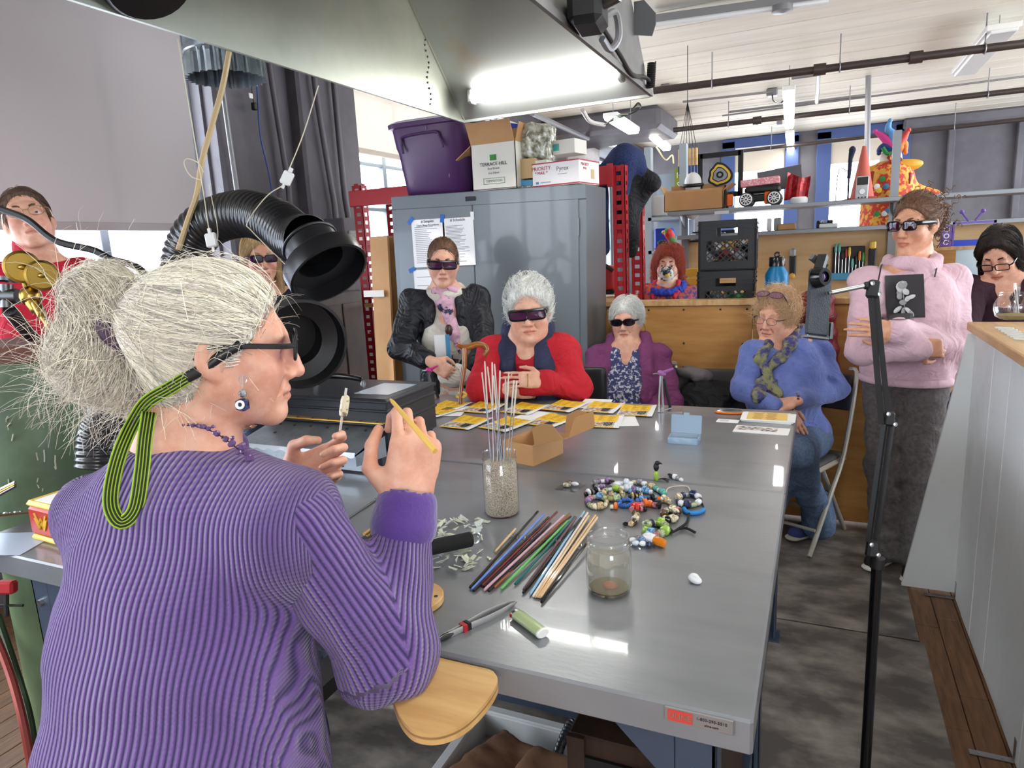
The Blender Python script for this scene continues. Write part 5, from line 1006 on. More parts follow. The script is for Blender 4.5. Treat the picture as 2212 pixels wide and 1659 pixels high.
# under the bench
t=thing('parts_tray','white plastic tray on the floor under the workbench','tray',(-.63,1.45,.004));mat('tray_white',C(206,208,210),.45);q=MB();x0,x1,y0,y1=-.95,-.36,1.20,1.72
for(a0,a1,b0,b1,h_)in((x0,x1,y0,y0+.015,.10),(x0,x1,y1-.015,y1,.10),(x0,x0+.015,y0,y1,.10),(x1-.015,x1,y0,y1,.10)):q.box2((a0,b0,.006),(a1,b1,h_),.004)
q.box2((x0,y0,.005),(x1,y1,.015));q.box2((x0-.02,y0-.02,.095),(x1+.02,y0+.012,.107),.004);q.box2((x1-.012,y0-.02,.095),(x1+.02,y1+.02,.107),.004);q.box2((x0-.02,y0-.02,.095),(x0+.012,y1+.02,.107),.004);q.box2((x0-.02,y1-.012,.095),(x1+.02,y1+.02,.107),.004);q.build('tray','tray_white',t,30)
mat('bag_brown',C(118,84,62),.8,bump=.6,bs=14)
for i,(x,y,l)in enumerate(((-.80,1.42,'crumpled brown paper bag heaped in the white tray against its back rim'),(-.63,1.38,'crumpled brown paper bag in the middle of the white tray'),(-.47,1.45,'folded brown paper bag leaning on the tray’s right rim'))):
 S_=SDF();S_.box((x,y,.10),(.085,.19,.06),rotm(8*(i-1),10-9*i,-14+12*i),.02,.01);soft('paper_bag',S_,'bag_brown',None,.011,disp=lambda p,i=i:.014*wn(p,11+i,34)+.006*np.abs(wn(p,40+i,70)),it=0,loc=(x,y,.02));tag(bpy.data.objects[[o.name for o in COL.objects if o.name.startswith('paper_bag')][-1]],l,'paper bag')
q=MB();P=spline([(-.42,1.50,.02),(-.30,1.35,.20),(-.27,1.25,.33),(-.22,1.22,.40),(-.15,1.3,.42),(-.1,1.5,.4)],30);P=spline([ptz(1192,1665,.1),ptz(1215,1600,.12),ptz(1240,1556,.14),ptz(1280,1540,.15),ptz(1330,1548,.15)],26);k_=np.arange(len(P));q.tube(P,.0135+.0022*(k_%4<2),10);one('flexible_conduit',q,'steel_dark','grey ribbed steel conduit curving up from the floor under the workbench','conduit')
t=thing('drawer_cabinet','dark wooden cupboard standing under the right end of the workbench','cabinet',(-.27,1.35,.004));wm=mat('dark_wood',C(58,40,30),.5,col2=C(42,28,22),ns=4,stretch=(6,6,1));MB().box2((-.42,1.10,.004),(-.14,1.62,.62),.004).build('case',wm,t,30);MB().box2((-.40,1.092,.06),(-.16,1.102,.58)).build('opening_shade','black',t);MB().box2((-.42,1.09,.004),(-.385,1.1,.62)).box2((-.175,1.09,.004),(-.14,1.1,.62)).build('stile',wm,t)  # black panel on the front stands in for the shaded inside
# plywood armrest board fixed to the bench edge
t=thing('armrest_board','rounded birch plywood board fixed against the workbench edge beside the purple sleeve','board',(-.62,.75,.87));zs=.902
P0=[ptz(x,y,zs)for x,y in((832,1430),(840,1475),(858,1535),(880,1568),(905,1582),(940,1585),(975,1576),(1010,1556),(1045,1521),(1068,1488),(1075,1466),(1066,1450))];pol=spline(P0,4)[:,:2];pol[:,1]=np.minimum(pol[:,1],.858);pol=np.vstack([pol,[(pol[-1][0]-.01,.858),(pol[0][0]-.02,.858)]])
mat('birch_ply',C(216,176,116),.4,col2=C(198,154,96),ns=3,stretch=(1,8,1));mat('ply_edge',C(150,112,70),.6)
MB().prism(pol,(0,0,zs-.003),np.eye(3),.006).build('top_ply','birch_ply',t,40);MB().prism((pol-pol.mean(0))*.99+pol.mean(0)+(0,.001),(0,0,zs-.008),np.eye(3),.004).build('core_ply','ply_edge',t,40);MB().prism(pol,(0,0,zs-.014),np.eye(3),.008).build('bottom_ply','birch_ply',t,40)
MB().box2((-.75,.70,zs-.045),(-.70,.862,zs-.018)).build('support_bracket','steel_dark',t)
# ---------------------------------------------------------------- steel storage cabinet (it leans a little) and what stands on it
mat('cab_grey',C(108,115,121),.36,metal=.12,coat=.2);CX0,CX1,CY0,CY1,CH=-2.385,-1.172,3.53,3.90,1.884
cc=np.array([(CX0+CX1)/2,(CY0+CY1)/2,0]);RC=np.array(Matrix.Rotation(math.radians(1.15),3,'Y'))
def cb(a,b,bev=0,mbb=None):
 a=np.asarray(a,float);b=np.asarray(b,float);q=mbb or MB();return q.box(cc+RC@((a+b)/2-cc),np.abs(b-a),RC,bev)
CB=thing('storage_cabinet','tall grey steel double-door storage cabinet against the plywood counter','cabinet',cc)
q=MB();cb((CX0,CY0+.002,.02),(CX1,CY1,CH),.004,q);q.build('body','cab_grey',CB,30);xm=CX0+.545
for a,b,n_ in((CX0+.035,xm-.002,'door'),(xm+.002,CX1-.04,'door')):
 q=MB();cb((a,CY0-.006,.08),(b,CY0+.004,CH-.075),.003,q);d=q.build(n_,'cab_grey',CB,30)
 if a>CX0+.2:
  for z in(1.62,.9):cb((b-.004,CY0-.008,z),(b+.004,CY0,z+.09)).build('hinge','steel_dark',d)
  cb((xm+.02,CY0-.012,1.02),(xm+.26,CY0-.006,1.055)).build('label_tape',mat('label_tape',C(190,190,180),.5,col2=C(130,130,124),ns=60),d)
cb((xm-.042,CY0-.006,CH-.052),(xm+.022,CY0,CH-.028),.002).build('maker_badge','black',CB);cb((CX0-.001,CY0-.001,CH-.078),(CX1+.001,CY0+.006,CH-.074)).build('top_seam','black',CB)
RP=RC@RW
def sheet(x0,z0,x1,z1,label,heads,n=20,seed=0):
 t=thing('notice_sheet',label,'notice',((x0+x1)/2,CY0-.009,z0));q=MB();q.box2((x0,CY0-.0085,z0),(x1,CY0-.0075,z1));q.build('page','paper',t,0);rs=np.random.RandomState(seed);q=MB()
 for i in range(n):z=z1-.045-i*(z1-z0-.06)/n;q.box2((x0+.02,CY0-.0092,z),(x0+.02+(x1-x0-.04)*rs.uniform(.45,1),CY0-.0086,z+.0025))
 q.build('text_lines','ink_grey',t,0)
 for tx,sz,dz,m_ in heads:text_mesh(tx,sz,((x0+x1)/2,CY0-.0094,z1-dz),RW,m_,t)
 return t
pa=pty(888,476,CY0-.008);pb=pty(972,575,CY0-.008);sheet(pa[0],pb[2],pb[0]-.02,pa[2],'typed shop procedures notice taped to the left cabinet door',[('# Simplex',.022,.012,'ink'),('Open Shop Procedures',.016,.034,'ink')],20,1)
pa2=pty(962,476,CY0-.0075);pb2=pty(1028,572,CY0-.0075);sheet(pa2[0]-.02,pb2[2],pb2[0],pa2[2]+.01,'densely typed notice headed by handwriting beside the shop procedures',[('# Schedule',.022,.012,'ink')],26,2)
pc=pty(893,583,CY0-.008);pd_=pty(1000,640,CY0-.008);sheet(pc[0],pd_[2],pd_[0]-.1,pc[2],'blank white sheet taped low on the cabinet door',[],2,3)
for x,y,r_ in((887,477,45),(955,472,80),(890,583,20)):p=pty(x,y,CY0-.0105);one('tape_strip',MB().box(p,(.045,.001,.024),RW@np.diag([1,1,1.])@np.eye(3)if 0 else rotm(0,-r_,0)),'blue_tape',{887:'blue tape on the upper corner of the shop procedures notice',955:'blue tape between the two typed notices',890:'blue tape on the corner of the blank sheet'}[x],'tape')
p=pty(1020,466,CY0-.0105);one('tape_strip',MB().box(p,(.022,.001,.045)),'white_plastic','white tape strip over the densely typed notice','tape')
ZT=lambda x:CH-(x-cc[0])*math.sin(math.radians(1.15))+.003
# purple tote
mat('tote_purple',C(74,38,88),.38,bump=.04,bs=30);c=np.array([-2.08,3.74,ZT(-2.08)])
def rrect(w_,d_,z,n=40,p_=5):an=np.arange(n)*2*math.pi/n;e=2/p_;return c+np.stack([w_/2*np.sign(np.cos(an))*np.abs(np.cos(an))**e,d_/2*np.sign(np.sin(an))*np.abs(np.sin(an))**e,0*an+z],1)
t=thing('storage_tote','big purple plastic storage tote on the left end of the cabinet','storage tote',c);R_=None
H_=.40;MB().loft([rrect(.40,.30,.0),rrect(.42,.32,.012),rrect(.47,.40,H_*.62),rrect(.485,.42,H_*.68),rrect(.51,.45,H_*.93),rrect(.545,.49,H_*.94),rrect(.55,.495,H_),rrect(.50,.45,H_+.004)]).build('bin','tote_purple',t,40)
MB().loft([rrect(.53,.475,H_),rrect(.53,.475,H_+.008),rrect(.49,.44,H_+.016)]).build('lid','galv_light',t,40)
q=MB();q.tube(spline([c+(x,y,z)for x,y,z in((-.15,-.218,.235),(-.155,-.222,.30),(-.13,-.226,.325),(.07,-.228,.33),(.10,-.226,.30),(.12,-.222,.245))],5),.008,6);q.build('handle_moulding','tote_purple',t)
for x,z in((.02,.36),(.14,.09),(-.1,.07)):MB().ball(c+(x,-.205-z*.06,z),(.003,.003,.012)).build('scuff',mat('tote_scuff',C(150,110,170),.6)if 'tote_scuff' not in MATS else 'tote_scuff',t)
one('blue_folder',MB().box(np.array([-1.78,3.86,ZT(-1.8)+.20]),(.19,.012,.42),rotm(0,14,0)),mat('royal_blue',C(40,70,200),.5),'bright blue card folder standing behind the purple tote','folder')
# carton helper
def carton(name,label,c,s,m,rz=0,cat='box',flaps=None,inside=True):
 t=thing(name,label,cat,c);R_=rotm(0,0,rz);c=np.asarray(c,float);w_,d_,h_=s;q=MB();k=.004
 if flaps is None:q.box(c+(0,0,h_/2),s,R_,.002);q.build('carton',m,t,30);return t,R_
 for o_,z_ in(((0,-d_/2+k/2,h_/2),(w_,k,h_)),((0,d_/2-k/2,h_/2),(w_,k,h_)),((-w_/2+k/2,0,h_/2),(k,d_,h_)),((w_/2-k/2,0,h_/2),(k,d_,h_)),((0,0,k),(w_,d_,k))):q.box(c+R_@np.array(o_),z_,R_)
 q.build('carton',m,t,0)
 for side,ang,ln in flaps:
  a=math.radians(ang);b_={'f':((0,-d_/2,h_),(1,0,0),(0,-math.cos(a),math.sin(a)),w_),'b':((0,d_/2,h_),(1,0,0),(0,math.cos(a),math.sin(a)),w_),'l':((-w_/2,0,h_),(0,1,0),(-math.cos(a),0,math.sin(a)),d_),'r':((w_/2,0,h_),(0,1,0),(math.cos(a),0,math.sin(a)),d_)}[side]
  ex=R_@np.array(b_[1],float);ey=R_@np.array(b_[2]);q=MB();q.box(c+R_@np.array(b_[0])+ey*ln/2,(b_[3]*.98,ln,k),np.stack([ex,ey,np.cross(ex,ey)],1));q.build('flap','cardboard',t,0)
 return t,R_
mat('carton_white',C(222,218,208),.65);mat('carton_tan',C(206,172,124),.7);mat('mail_white',C(234,230,228),.6);mat('mail_red',C(178,44,52),.6);mat('logo_green',C(60,130,60),.6);mat('book_blue',C(70,140,186),.5)
c=np.array([-1.665,3.66,ZT(-1.66)]);t,R_=carton('wine_carton','white wine carton with tan flaps open and winery lettering',c,(.27,.24,.245),'carton_white',0,flaps=[('f',62,.12),('l',-35,.12),('b',70,.12),('r',75,.1)])
fy=c[1]-.121
MB().box2((c[0]-.02,fy-.001,c[2]+.155),(c[0]+.02,fy,c[2]+.185)).build('hill_emblem','logo_green',t);text_mesh('TERRACE HILL',.026,(c[0],fy-.0012,c[2]+.135),RW,'ink',t);text_mesh('Real Estate',.016,(c[0],fy-.0012,c[2]+.112),RW,'ink_grey',t);text_mesh('6 x 750ml',.016,(c[0],fy-.0012,c[2]+.088),RW,'ink_grey',t);text_mesh('TEMPLETON',.018,(c[0],fy-.0012,c[2]+.045),RW,'ink_grey',t)
q=MB();[q.box2((c[0]-.065,fy-.001,c[2]+z),(c[0]+.065,fy,c[2]+z+.002))for z in(.03,.06)];[q.box2((c[0]+x,fy-.001,c[2]+.03),(c[0]+x+.002,fy,c[2]+.062))for x in(-.065,.063)];q.build('label_frame','logo_green',t)
S_=SDF();S_.box(c+(.21,.03,.245),(.09,.07,.09),rotm(0,8,5),.02);t2=thing('clear_bag','clear plastic bag of packing sitting beside the wine carton flap','plastic bag',c+(.2,.03,.16));soft('bag',S_,mat('bag_mix',C(206,206,190),.2,col2=C(116,112,92),ns=34,mixlo=.4,mixhi=.62,coat=.6),t2,.01,disp=lambda p:.010*wn(p,3,50)+.006*wn(p,9,110))
zb=ZT(-1.45);c=np.array([-1.46,3.68,zb]);t=thing('flat_box','flat blue and black trade box at the bottom of the box pile','box',c);MB().box(c+(-.02,0,.03),(.22,.16,.03),None,.001).build('blue_part','book_blue',t,0);MB().box(c+(-.02,0,.0085),(.24,.17,.013)).build('black_part','black',t,0);text_mesh('HARBOR CHEMICALS LIMITED',.012,c+(-.02,-.0861,.0085),RW,'paper',t)
c=np.array([-1.505,3.67,zb+.052]);t,R_=carton('small_box','small tan box on the flat blue box',c,(.13,.14,.105),'carton_tan')
c=np.array([-1.408,3.66,zb+.052]);t,R_=carton('label_box','small cream box with a barcode label beside the tan box',c,(.07,.12,.09),'carton_white');q=MB();[q.box2((c[0]-.022+i*.0055,c[1]-.0608,c[2]+.02),(c[0]-.0195+i*.0055,c[1]-.06,c[2]+.055))for i in range(9)];q.build('barcode','ink',t)
c=np.array([-1.335,3.76,zb+.172]);t,R_=carton('lidded_box','cream box with a teal label on top of the box pile',c,(.22,.15,.075),'carton_white',-8);MB().box(c+R_@np.array([-.02,-.0755,.038]),(.07,.001,.036),R_).build('teal_label',mat('teal_label',C(90,176,180),.5),t)
c=np.array([-1.295,3.68,ZT(-1.3)]);t,R_=carton('mail_box','white priority mail box with red bands at the right of the cabinet',c,(.285,.24,.125),'mail_white',-9)
f_=lambda x,z:c+R_@np.array([x,-.1212,z]);RT=R_@RW
MB().box(f_(0,.122),(.285,.001,.006),R_).box(f_(0,.006),(.285,.001,.006),R_).build('red_band','mail_red',t);g_=lambda y,z:c+R_@np.array([.1432,y,z]);MB().box(g_(0,.122),(.001,.24,.006),R_).box(g_(0,.006),(.001,.24,.006),R_).build('red_band','mail_red',t)
text_mesh('PRIORITY',.028,f_(-.085,.095),RT,'mail_red',t);text_mesh('* MAIL *',.022,f_(-.085,.072),RT,'mail_red',t);text_mesh('Pyrex',.032,f_(.045,.085),RT,'ink_grey',t,'handwriting');text_mesh('UNITED STATES',.009,f_(-.06,.022),RT,'book_blue',t);MB().box(f_(-.112,.022),(.018,.001,.012),R_).build('eagle_block','book_blue',t);MB().box(f_(.045,.058),(.055,.001,.002),R_).build('underline','ink_grey',t)
RT2=R_@np.array([[0,0,1],[1,0,0],[0,1,0]]);text_mesh('PRIORITY',.022,g_(-.05,.10),RT2,'mail_red',t);text_mesh('MAIL',.018,g_(-.05,.08),RT2,'mail_red',t);MB().box(g_(.04,.055),(.001,.04,.05),R_).build('postage_label','carton_tan',t)
pa=pty(786,512,3.5);pb=pty(836,826,3.45);t=thing('cardboard_sheet','tall folded cardboard sheet leaning beside the grey storage cabinet','cardboard',(pa[0]+.07,3.6,0));zt=pa[2]
MB().add([(pa[0],3.56,zt),(pa[0]+.155,3.52,zt),(pa[0]+.155,3.42,.01),(pa[0]+.0,3.46,.01),(pa[0],3.58,zt),(pa[0]+.155,3.54,zt),(pa[0]+.155,3.44,.01),(pa[0],3.48,.01)],[(0,3,2,1),(4,5,6,7),(0,1,5,4),(1,2,6,5),(2,3,7,6),(3,0,4,7)]).build('front_leaf','cardboard',t,0);MB().add([(pa[0]-.02,3.6,zt),(pa[0]+.16,3.585,zt),(pa[0]+.175,3.5,.01),(pa[0]-.01,3.5,.01)],[(0,3,2,1)]).build('rear_leaf','cardboard_in',t,0)
tp=pty(810,634,3.5);MB().box(tp+(0,-.012,0),(.15,.002,.04),rotm(-3,0,0)).build('packing_tape',mat('pack_tape',C(214,206,196),.2),t)
# ---------------------------------------------------------------- red pallet rack with jackets
def upright(x,y0,y1,z1,label):
 t=thing('rack_upright',label,'rack',(x,(y0+y1)/2,0))
 for k,y in enumerate((y0,y1)):
  q=MB();w_=.075;zz=np.arange(.06,z1,.055)
  q.box2((x-w_/2,y,0),(x-w_/2+.022,y+.004,z1)).box2((x+w_/2-.022,y,0),(x+w_/2,y+.004,z1));[q.box2((x-w_/2+.02,y,z-.018),(x+w_/2-.02,y+.004,z+.014))for z in zz]
  q.box2((x+w_/2-.004,y,0),(x+w_/2,y+.022,z1)).box2((x+w_/2-.004,y+.05,0),(x+w_/2,y+.07,z1));[q.box2((x+w_/2-.004,y+.02,z-.018),(x+w_/2,y+.052,z+.014))for z in zz];q.build('post','red_rack',t,0)
 for z in(.3,1.0,1.62):MB().bar((x,y0+.03,z),(x,y1,z),.04,.04).build('cross_tie','red_rack',t)
 MB().bar((x,y0+.03,.32),(x,y1,.98),.03,.03).build('brace','red_rack',t);return t
xr=pty(1338,500,4.0)[0];zr=pty(1338,356,4.0)[2];upright(xr,4.0,4.42,zr,'red perforated rack upright standing between cabinet and counter')
xl=pty(778,500,4.05)[0];zl2=pty(778,400,4.05)[2];upright(xl,4.05,4.45,zl2,'red perforated rack upright standing beside the left column window')
z=pty(1300,380,4.0)[2];t=thing('rack_beam','red rack beam running behind the cabinet between the uprights','rack beam',(-2,4.0,z));MB().box2((xl,3.955,z-.055),(xr-.03,4.0,z+.05),.004).build('beam','red_rack',t);MB().box2((xr-.055,3.95,z-.07),(xr-.02,3.958,z+.06)).build('end_plate','red_rack',t)
MB().box2((xl,3.96,1.52),(xl+.6,3.98,1.55)).build('lower_beam','red_rack',t)
c=pty(1352,345,4.2);mat('fleece_navy',C(44,58,104),.9,col2=C(30,40,76),ns=120,bump=.4,bs=160);mat('jacket_black',C(20,21,26),wr=0.6,rough=.75)
t=thing('navy_fleece','blue knitted fleece thrown over the top of the red rack','jacket',c);S_=SDF();S_.ell(c+(0,0,-.02),(.10,.14,.10),None,.05).cap(c+(-.05,0,0),c+(-.19,-.1,-.09),.05,.02,.05).cap(c+(.0,-.05,.0),c+(.02,-.13,-.2),.07,.03,.05).cap(c+(-.14,-.10,-.12),c+(-.12,-.13,-.52),.05,.045,.03).cap(c+(.06,0,-.02),c+(.11,-.02,-.1),.06,.04,.04);soft('fleece',S_,'fleece_navy',t,.011,disp=lambda p:.008*wn(p,21,30))
t=thing('black_jacket','black jacket hanging beneath the navy fleece on the rack','jacket',c+(0,0,-.5));S_=SDF();S_.cap(c+(.02,0,-.08),c+(.0,-.06,-.38),.08,.07,.05).cap(c+(.06,.0,-.06),c+(.17,-.02,-.16),.05,.04,.05).cap(c+(.15,0,-.14),c+(.08,-.02,-.28),.05,.03,.03).cap(c+(.03,-.03,-.3),c+(.03,-.02,-.55),.06,.04,.04);soft('jacket',S_,'jacket_black',t,.011,disp=lambda p:.007*wn(p,22,34))
p=pty(1309,602,4.3);t=thing('red_backpack','red and black backpack on the rack shelf behind the cabinet','bag',p);S_=SDF();S_.box(p,(.07,.07,.085),None,.04,.02);soft('bag',S_,mat('bag_red',C(176,34,40),.6),t,.01);MB().tube(spline([p+(-.06,-.07,.06),p+(0,-.075,.095),p+(.065,-.06,.05)],5),.012,8).build('black_trim','black',t);MB().box(p+(0,0,-.08),(.14,.14,.03),None,.01).build('black_base','black',t)
one('rack_shelf',MB().box2((xl,4.02,1.20),(xr,4.42,1.225)),'pine','timber shelf board resting on the red rack behind the cabinet','shelf')
# ---------------------------------------------------------------- plywood counter behind the seated women
zp=1.226;t=thing('plywood_counter','long plywood-fronted counter behind the seated women','counter',(-.3,4.2,0))
for a,b in((-1.165,-.33),(-.328,.30),(.302,.56)):MB().box2((a,3.915,.01),(b-.002,3.933,zp-.035),.001).build('front_panel','plywood',t,0)
MB().box2((-1.165,3.895,zp-.032),(.56,3.99,zp),.003).build('cap_board','butcher_block',t,30);MB().box2((-1.0,3.933,1.06),(.54,4.36,1.10)).build('worktop','pine',t,0)
for x in(-1.1,-.9,-.7,-.5,-.36,-.2):MB().lathe([(.006,0),(.006,-.003),(0,-.003)],(x,3.915,zp-.055),frame((0,1,0)),8).build('screw','black',t)
for x,z in((-.7,.98),(-.38,.98)):MB().lathe([(.006,0),(.006,-.003),(0,-.003)],(x,3.915,z),frame((0,1,0)),8).build('screw','black',t)
# milk crates
def crate(c,label,fills):
 t=thing('milk_crate',label,'crate',c);c=np.asarray(c,float);W_,H_,k=.31,.275,.012;RZ=rotm(0,0,3)
 def bx(q,a,b):a=np.asarray(a,float);b=np.asarray(b,float);q.box(c+RZ@((a+b)/2),np.abs(b-a),RZ)
 for sd in range(4):
  Rs=rotm(0,0,90*sd);q=MB()
  def b2(x0,z0,x1,z1,y0=-W_/2,th=k):q.box(c+RZ@Rs@np.array([(x0+x1)/2,y0+th/2,(z0+z1)/2]),(abs(x1-x0),th,abs(z1-z0)),RZ@Rs)
  h=W_/2;b2(-h,0,h,.05);b2(-h,.165,-.055,H_);b2(.055,.165,h,H_);b2(-.055,.165,.055,.19);b2(-.055,.235,.055,H_);b2(-h,.05,-h+.045,.165);b2(h-.045,.05,h,.165)
  for z in(.20,.225,.25):b2(-h,z,-.06,z+.005,-W_/2-.005);b2(.06,z,h,z+.005,-W_/2-.005)
  for i in range(-3,9):
   for sg in(1,-1):
    x0=-h+.045+i*.036;pts=[]
    for f in np.linspace(0,1,12):x=x0+f*.12*sg+(0 if sg>0 else .0);pts.append((x,.05+f*.115))
    pts=[p_ for p_ in pts if-h+.04<p_[0]<h-.04]
    if len(pts)>1:q.bar(c+RZ@Rs@np.array([pts[0][0],-W_/2+.005,pts[0][1]]),c+RZ@Rs@np.array([pts[-1][0],-W_/2+.005,pts[-1][1]]),.006,.006,up=Rs@np.array([0,1,0]))
  q.build('side','crate_black',t,0)
 q=MB();bx(q,(-W_/2,-W_/2,0),(W_/2,W_/2,.01));q.build('floor','crate_black',t,0);rs=np.random.RandomState(len(label))
 for i in range(46):p_=c+RZ@np.array([rs.uniform(-.115,.115),rs.uniform(-.125,.11),rs.uniform(.03,.15)]);MB().box(p_,rs.uniform(.015,.05,3),rotm(*rs.uniform(0,180,3)),.003).build('odd_part',fills[i%len(fills)],t,0)
mat('crate_black',C(26,27,32),.4);mat('scrap_yellow',C(206,166,70),.5);mat('scrap_green',C(48,142,70),.3);mat('scrap_red',C(150,44,44),.5);mat('scrap_grey',C(150,154,158),.4)
cp=pty(1572,560,4.16);crate((cp[0],4.16,1.102),'black milk crate of green odds and ends, lower of the stacked pair',['scrap_green','scrap_grey','scrap_green','paper']);crate((cp[0]+.005,4.165,1.102+.278),'black milk crate of yellow and black parts, upper of the stacked pair',['scrap_yellow','black','paper','scrap_red','black','scrap_grey'])
p=pty(1678,590,4.08);p=np.array([p[0],4.08,1.102]);bk=(pty(1678,546,4.08)[2]-1.102)/.298;t=thing('water_bottle','teal blue insulated water bottle with black screw lid','bottle',p);s_=.064
MB().lathe([(0,0),(s_-.004,0),(s_,.006),(s_,.19*bk),(s_-.006,.208*bk),(.038,.235*bk),(.036,.242*bk)],p,None,32).build('body',mat('bottle_teal',C(18,110,160),.35,metal=.2),t,50);MB().lathe([(.042,.238*bk),(.042,.276*bk),(.038,.28*bk),(0,.28*bk)],p,None,28).torus(p+(0,0,.29*bk),frame((0,1,0)),.012,.005,14,6).build('lid','black_gloss',t,50)
q=MB();[q.box(p+(x,-s_-.0005,.15*bk+z),d_)for x,z,d_ in((0,.016,(.034,.003,.003)),(0,-.016,(.034,.003,.003)),(-.0165,0,(.003,.003,.034)),(.0165,0,(.003,.003,.034)),(0,0,(.006,.003,.014)))];q.build('square_logo','paper',t)
# ---------------------------------------------------------------- tool bench with shelves
YS=5.2;t=thing('tool_bench','grey steel tool bench with birch back board and two shelves','workbench',(-.2,YS,0));mat('bench_grey',C(136,140,146),.4,metal=.3);xs0=pty(1440,470,YS)[0];xs1=1.35;z1=pty(1442,458,YS)[2];z2=pty(1640,500,YS+.12)[2];mat('birch_board',C(216,184,140),.5,col2=C(202,166,120),ns=2,stretch=(1,1,6))
MB().box2((xs0,YS,z1-.028),(xs1,YS+.34,z1),.003).build('top_shelf','bench_grey',t,0);MB().box2((xs0+.05,YS+.12,z2-.03),(xs1,YS+.40,z2),.003).build('lower_shelf','bench_grey',t,0);MB().box2((xs0+.05,YS+.36,.9),(xs1,YS+.38,z2-.03)).build('back_board','birch_board',t,0);MB().box2((xs0,YS-.45,1.0),(xs1,YS+.4,1.04)).build('worktop','pine',t,0)
for x in(xs0+.05,0.42,xs1-.05):MB().box2((x,YS+.32,0),(x+.05,YS+.36,z1+(.45 if 0<x<1 else 0))).build('post','bench_grey',t,0);MB().prism([(0,0),(.25,0),(0,-.09)],(x+.025,YS+.32,z1-.028),np.array([[0,0,1],[-1,0,0],[0,1,0]]),.004).build('shelf_bracket','bench_grey',t,0)
q=MB();x0=pty(1559,452,YS)[0];q.box2((x0-.05,YS-.002,z1-.05+.01),(x0+.05,YS,z1-.03+.012));q.build('wrench_plate','galv_light',t)
c=pty(1500,452,YS+.1);c=np.array([c[0],YS+.17,z1]);carton('shelf_carton','long brown carton with torn open flaps on the tool bench shelf',c,(.42,.26,.13),'cardboard',0,flaps=[('f',150,.04),('b',95,.07),('l',60,.07),('r',40,.08)])
p=pty(1560,440,YS+.1);one('black_bottle',MB().lathe([(0,0),(.025,0),(.025,.10),(.012,.12),(.006,.15),(.008,.165),(0,.168)],(p[0]+.02,YS+.1,z1),None,16),'black','slim black bottle beside the brown shelf carton','bottle')
# wheeled robot
p=pty(1640,440,YS+.08);p=np.array([p[0],YS+.12,z1]);t=thing('wheeled_robot','four-wheeled robot car with orange pods under a pink box','robot car',p)
for x in(-.085,.1):
 for y in(-.07,.1):MB().lathe([(.0,-.02),(.03,-.02),(.047,-.016),(.05,-.01),(.05,.01),(.047,.016),(.03,.02),(0,.02)],p+(x,y,.05),frame((0,-1,.0)),26).build('tyre','black_rubber',t,40)
 w_=MB();
 for k in range(10):a_=k*.628;w_.bar(p+(x,-.0935,.05),p+(x+.036*math.cos(a_),-.0935,.05+.036*math.sin(a_)),.005,.004,up=(0,1,0))
 w_.torus(p+(x,-.0925,.05),frame((0,1,0)),.037,.004,24,6);w_.build('hub','paper',t)
MB().box(p+(.0,.02,.06),(.12,.10,.05),None,.008).box(p+(.02,.02,.115),(.24,.15,.05),None,.015).build('chassis','black',t);[MB().box(p+(x,-.03,.055),(.045,.05,.085),None,.008).build('orange_pod',mat('orange_clear',C(240,106,24),.15)if 'orange_clear' not in MATS else 'orange_clear',t)for x in(-.20,.055)]
one('pink_box',MB().box(p+(0,.03,.17),(.26,.12,.05),rotm(0,-3,0),.004),mat('pink_dots',C(226,140,150),.6,col2=C(238,196,200),ns=70,mixlo=.5,mixhi=.55),'pink dotted flat box lying on the robot car','box');one('red_foil_bag',MB().grid(lambda u,v:p+np.array([.16+u*.15+.02*v,.03+.02*math.sin(u*9),.03+v*.18-.03*u+.012*math.sin(v*8+u*5)]),8,8),mat('foil_red',C(186,40,42),.25,metal=.3,col2=C(120,26,30),ns=30),'crumpled red foil bag leaning by the robot car','bag',smooth=0)
p2=p+(.26,-.03,0);one('white_puck',MB().lathe([(0,0),(.05,0),(.056,.01),(.056,.035),(.045,.045),(0,.047)],p2,None,24),'white_plastic','white rounded speaker puck on the tool bench shelf','speaker');one('propped_board',MB().box(p+(.12,.16,.19),(.3,.01,.16),rotm(-20,-6,0)),'wall_grey','dark grey flat panel propped behind the robot car','panel')
# framed profile ornament
p=pty(1556,378,YS+.3);p[2]=max(p[2],z1+.16);t=thing('framed_silhouette','black square frame holding a layered yellow head silhouette','ornament',(p[0],p[1],z1));w_=.145
q=MB();[q.box(p+np.array(o_),s2)for o_,s2 in(((-w_,0,0),(.035,.03,2*w_+.035)),((w_,0,0),(.035,.03,2*w_+.035)),((0,0,w_),(2*w_,.03,.035)),((0,0,-w_),(2*w_,.03,.035)),((0,0,.11),(.006,.01,.08)),((0,0,-.11),(.006,.01,.08)))];q.build('frame','black',t,0)
for k,(s2,m_)in enumerate(((1,'black'),(.82,'tin_yellow'),(.62,'black'),(.54,'scrap_grey'),(.3,'black'),(.14,'scrap_grey'))):
 an=np.linspace(0,2*math.pi,40)[:-1];rr=.088*s2*(1+.08*np.cos(3*an+1)*(s2>.5)+.06*np.cos(7*an)*(np.cos(an)<-.2)*(s2>.5));MB().prism(np.c_[rr*np.cos(an),rr*.95*np.sin(an)],p+(0,-.012-.003*k,0),RW,.004).build('layer',m_,t,0)
p=pty(1497,400,YS+.25);t=thing('mannequin_head','white head form wearing dark goggles behind the shelf carton','head form',(p[0],p[1],z1));S_=SDF();S_.ell(p+(0,0,.02),(.062,.075,.075)).cap(p+(0,0,-.02),p+(0,0,-.2),.05,.055);soft('head',S_,'white_plastic',t,.012);MB().torus(p+(0,0,.0),rotm(6,0,0),.068,.014,24,8).build('goggles','black',t)
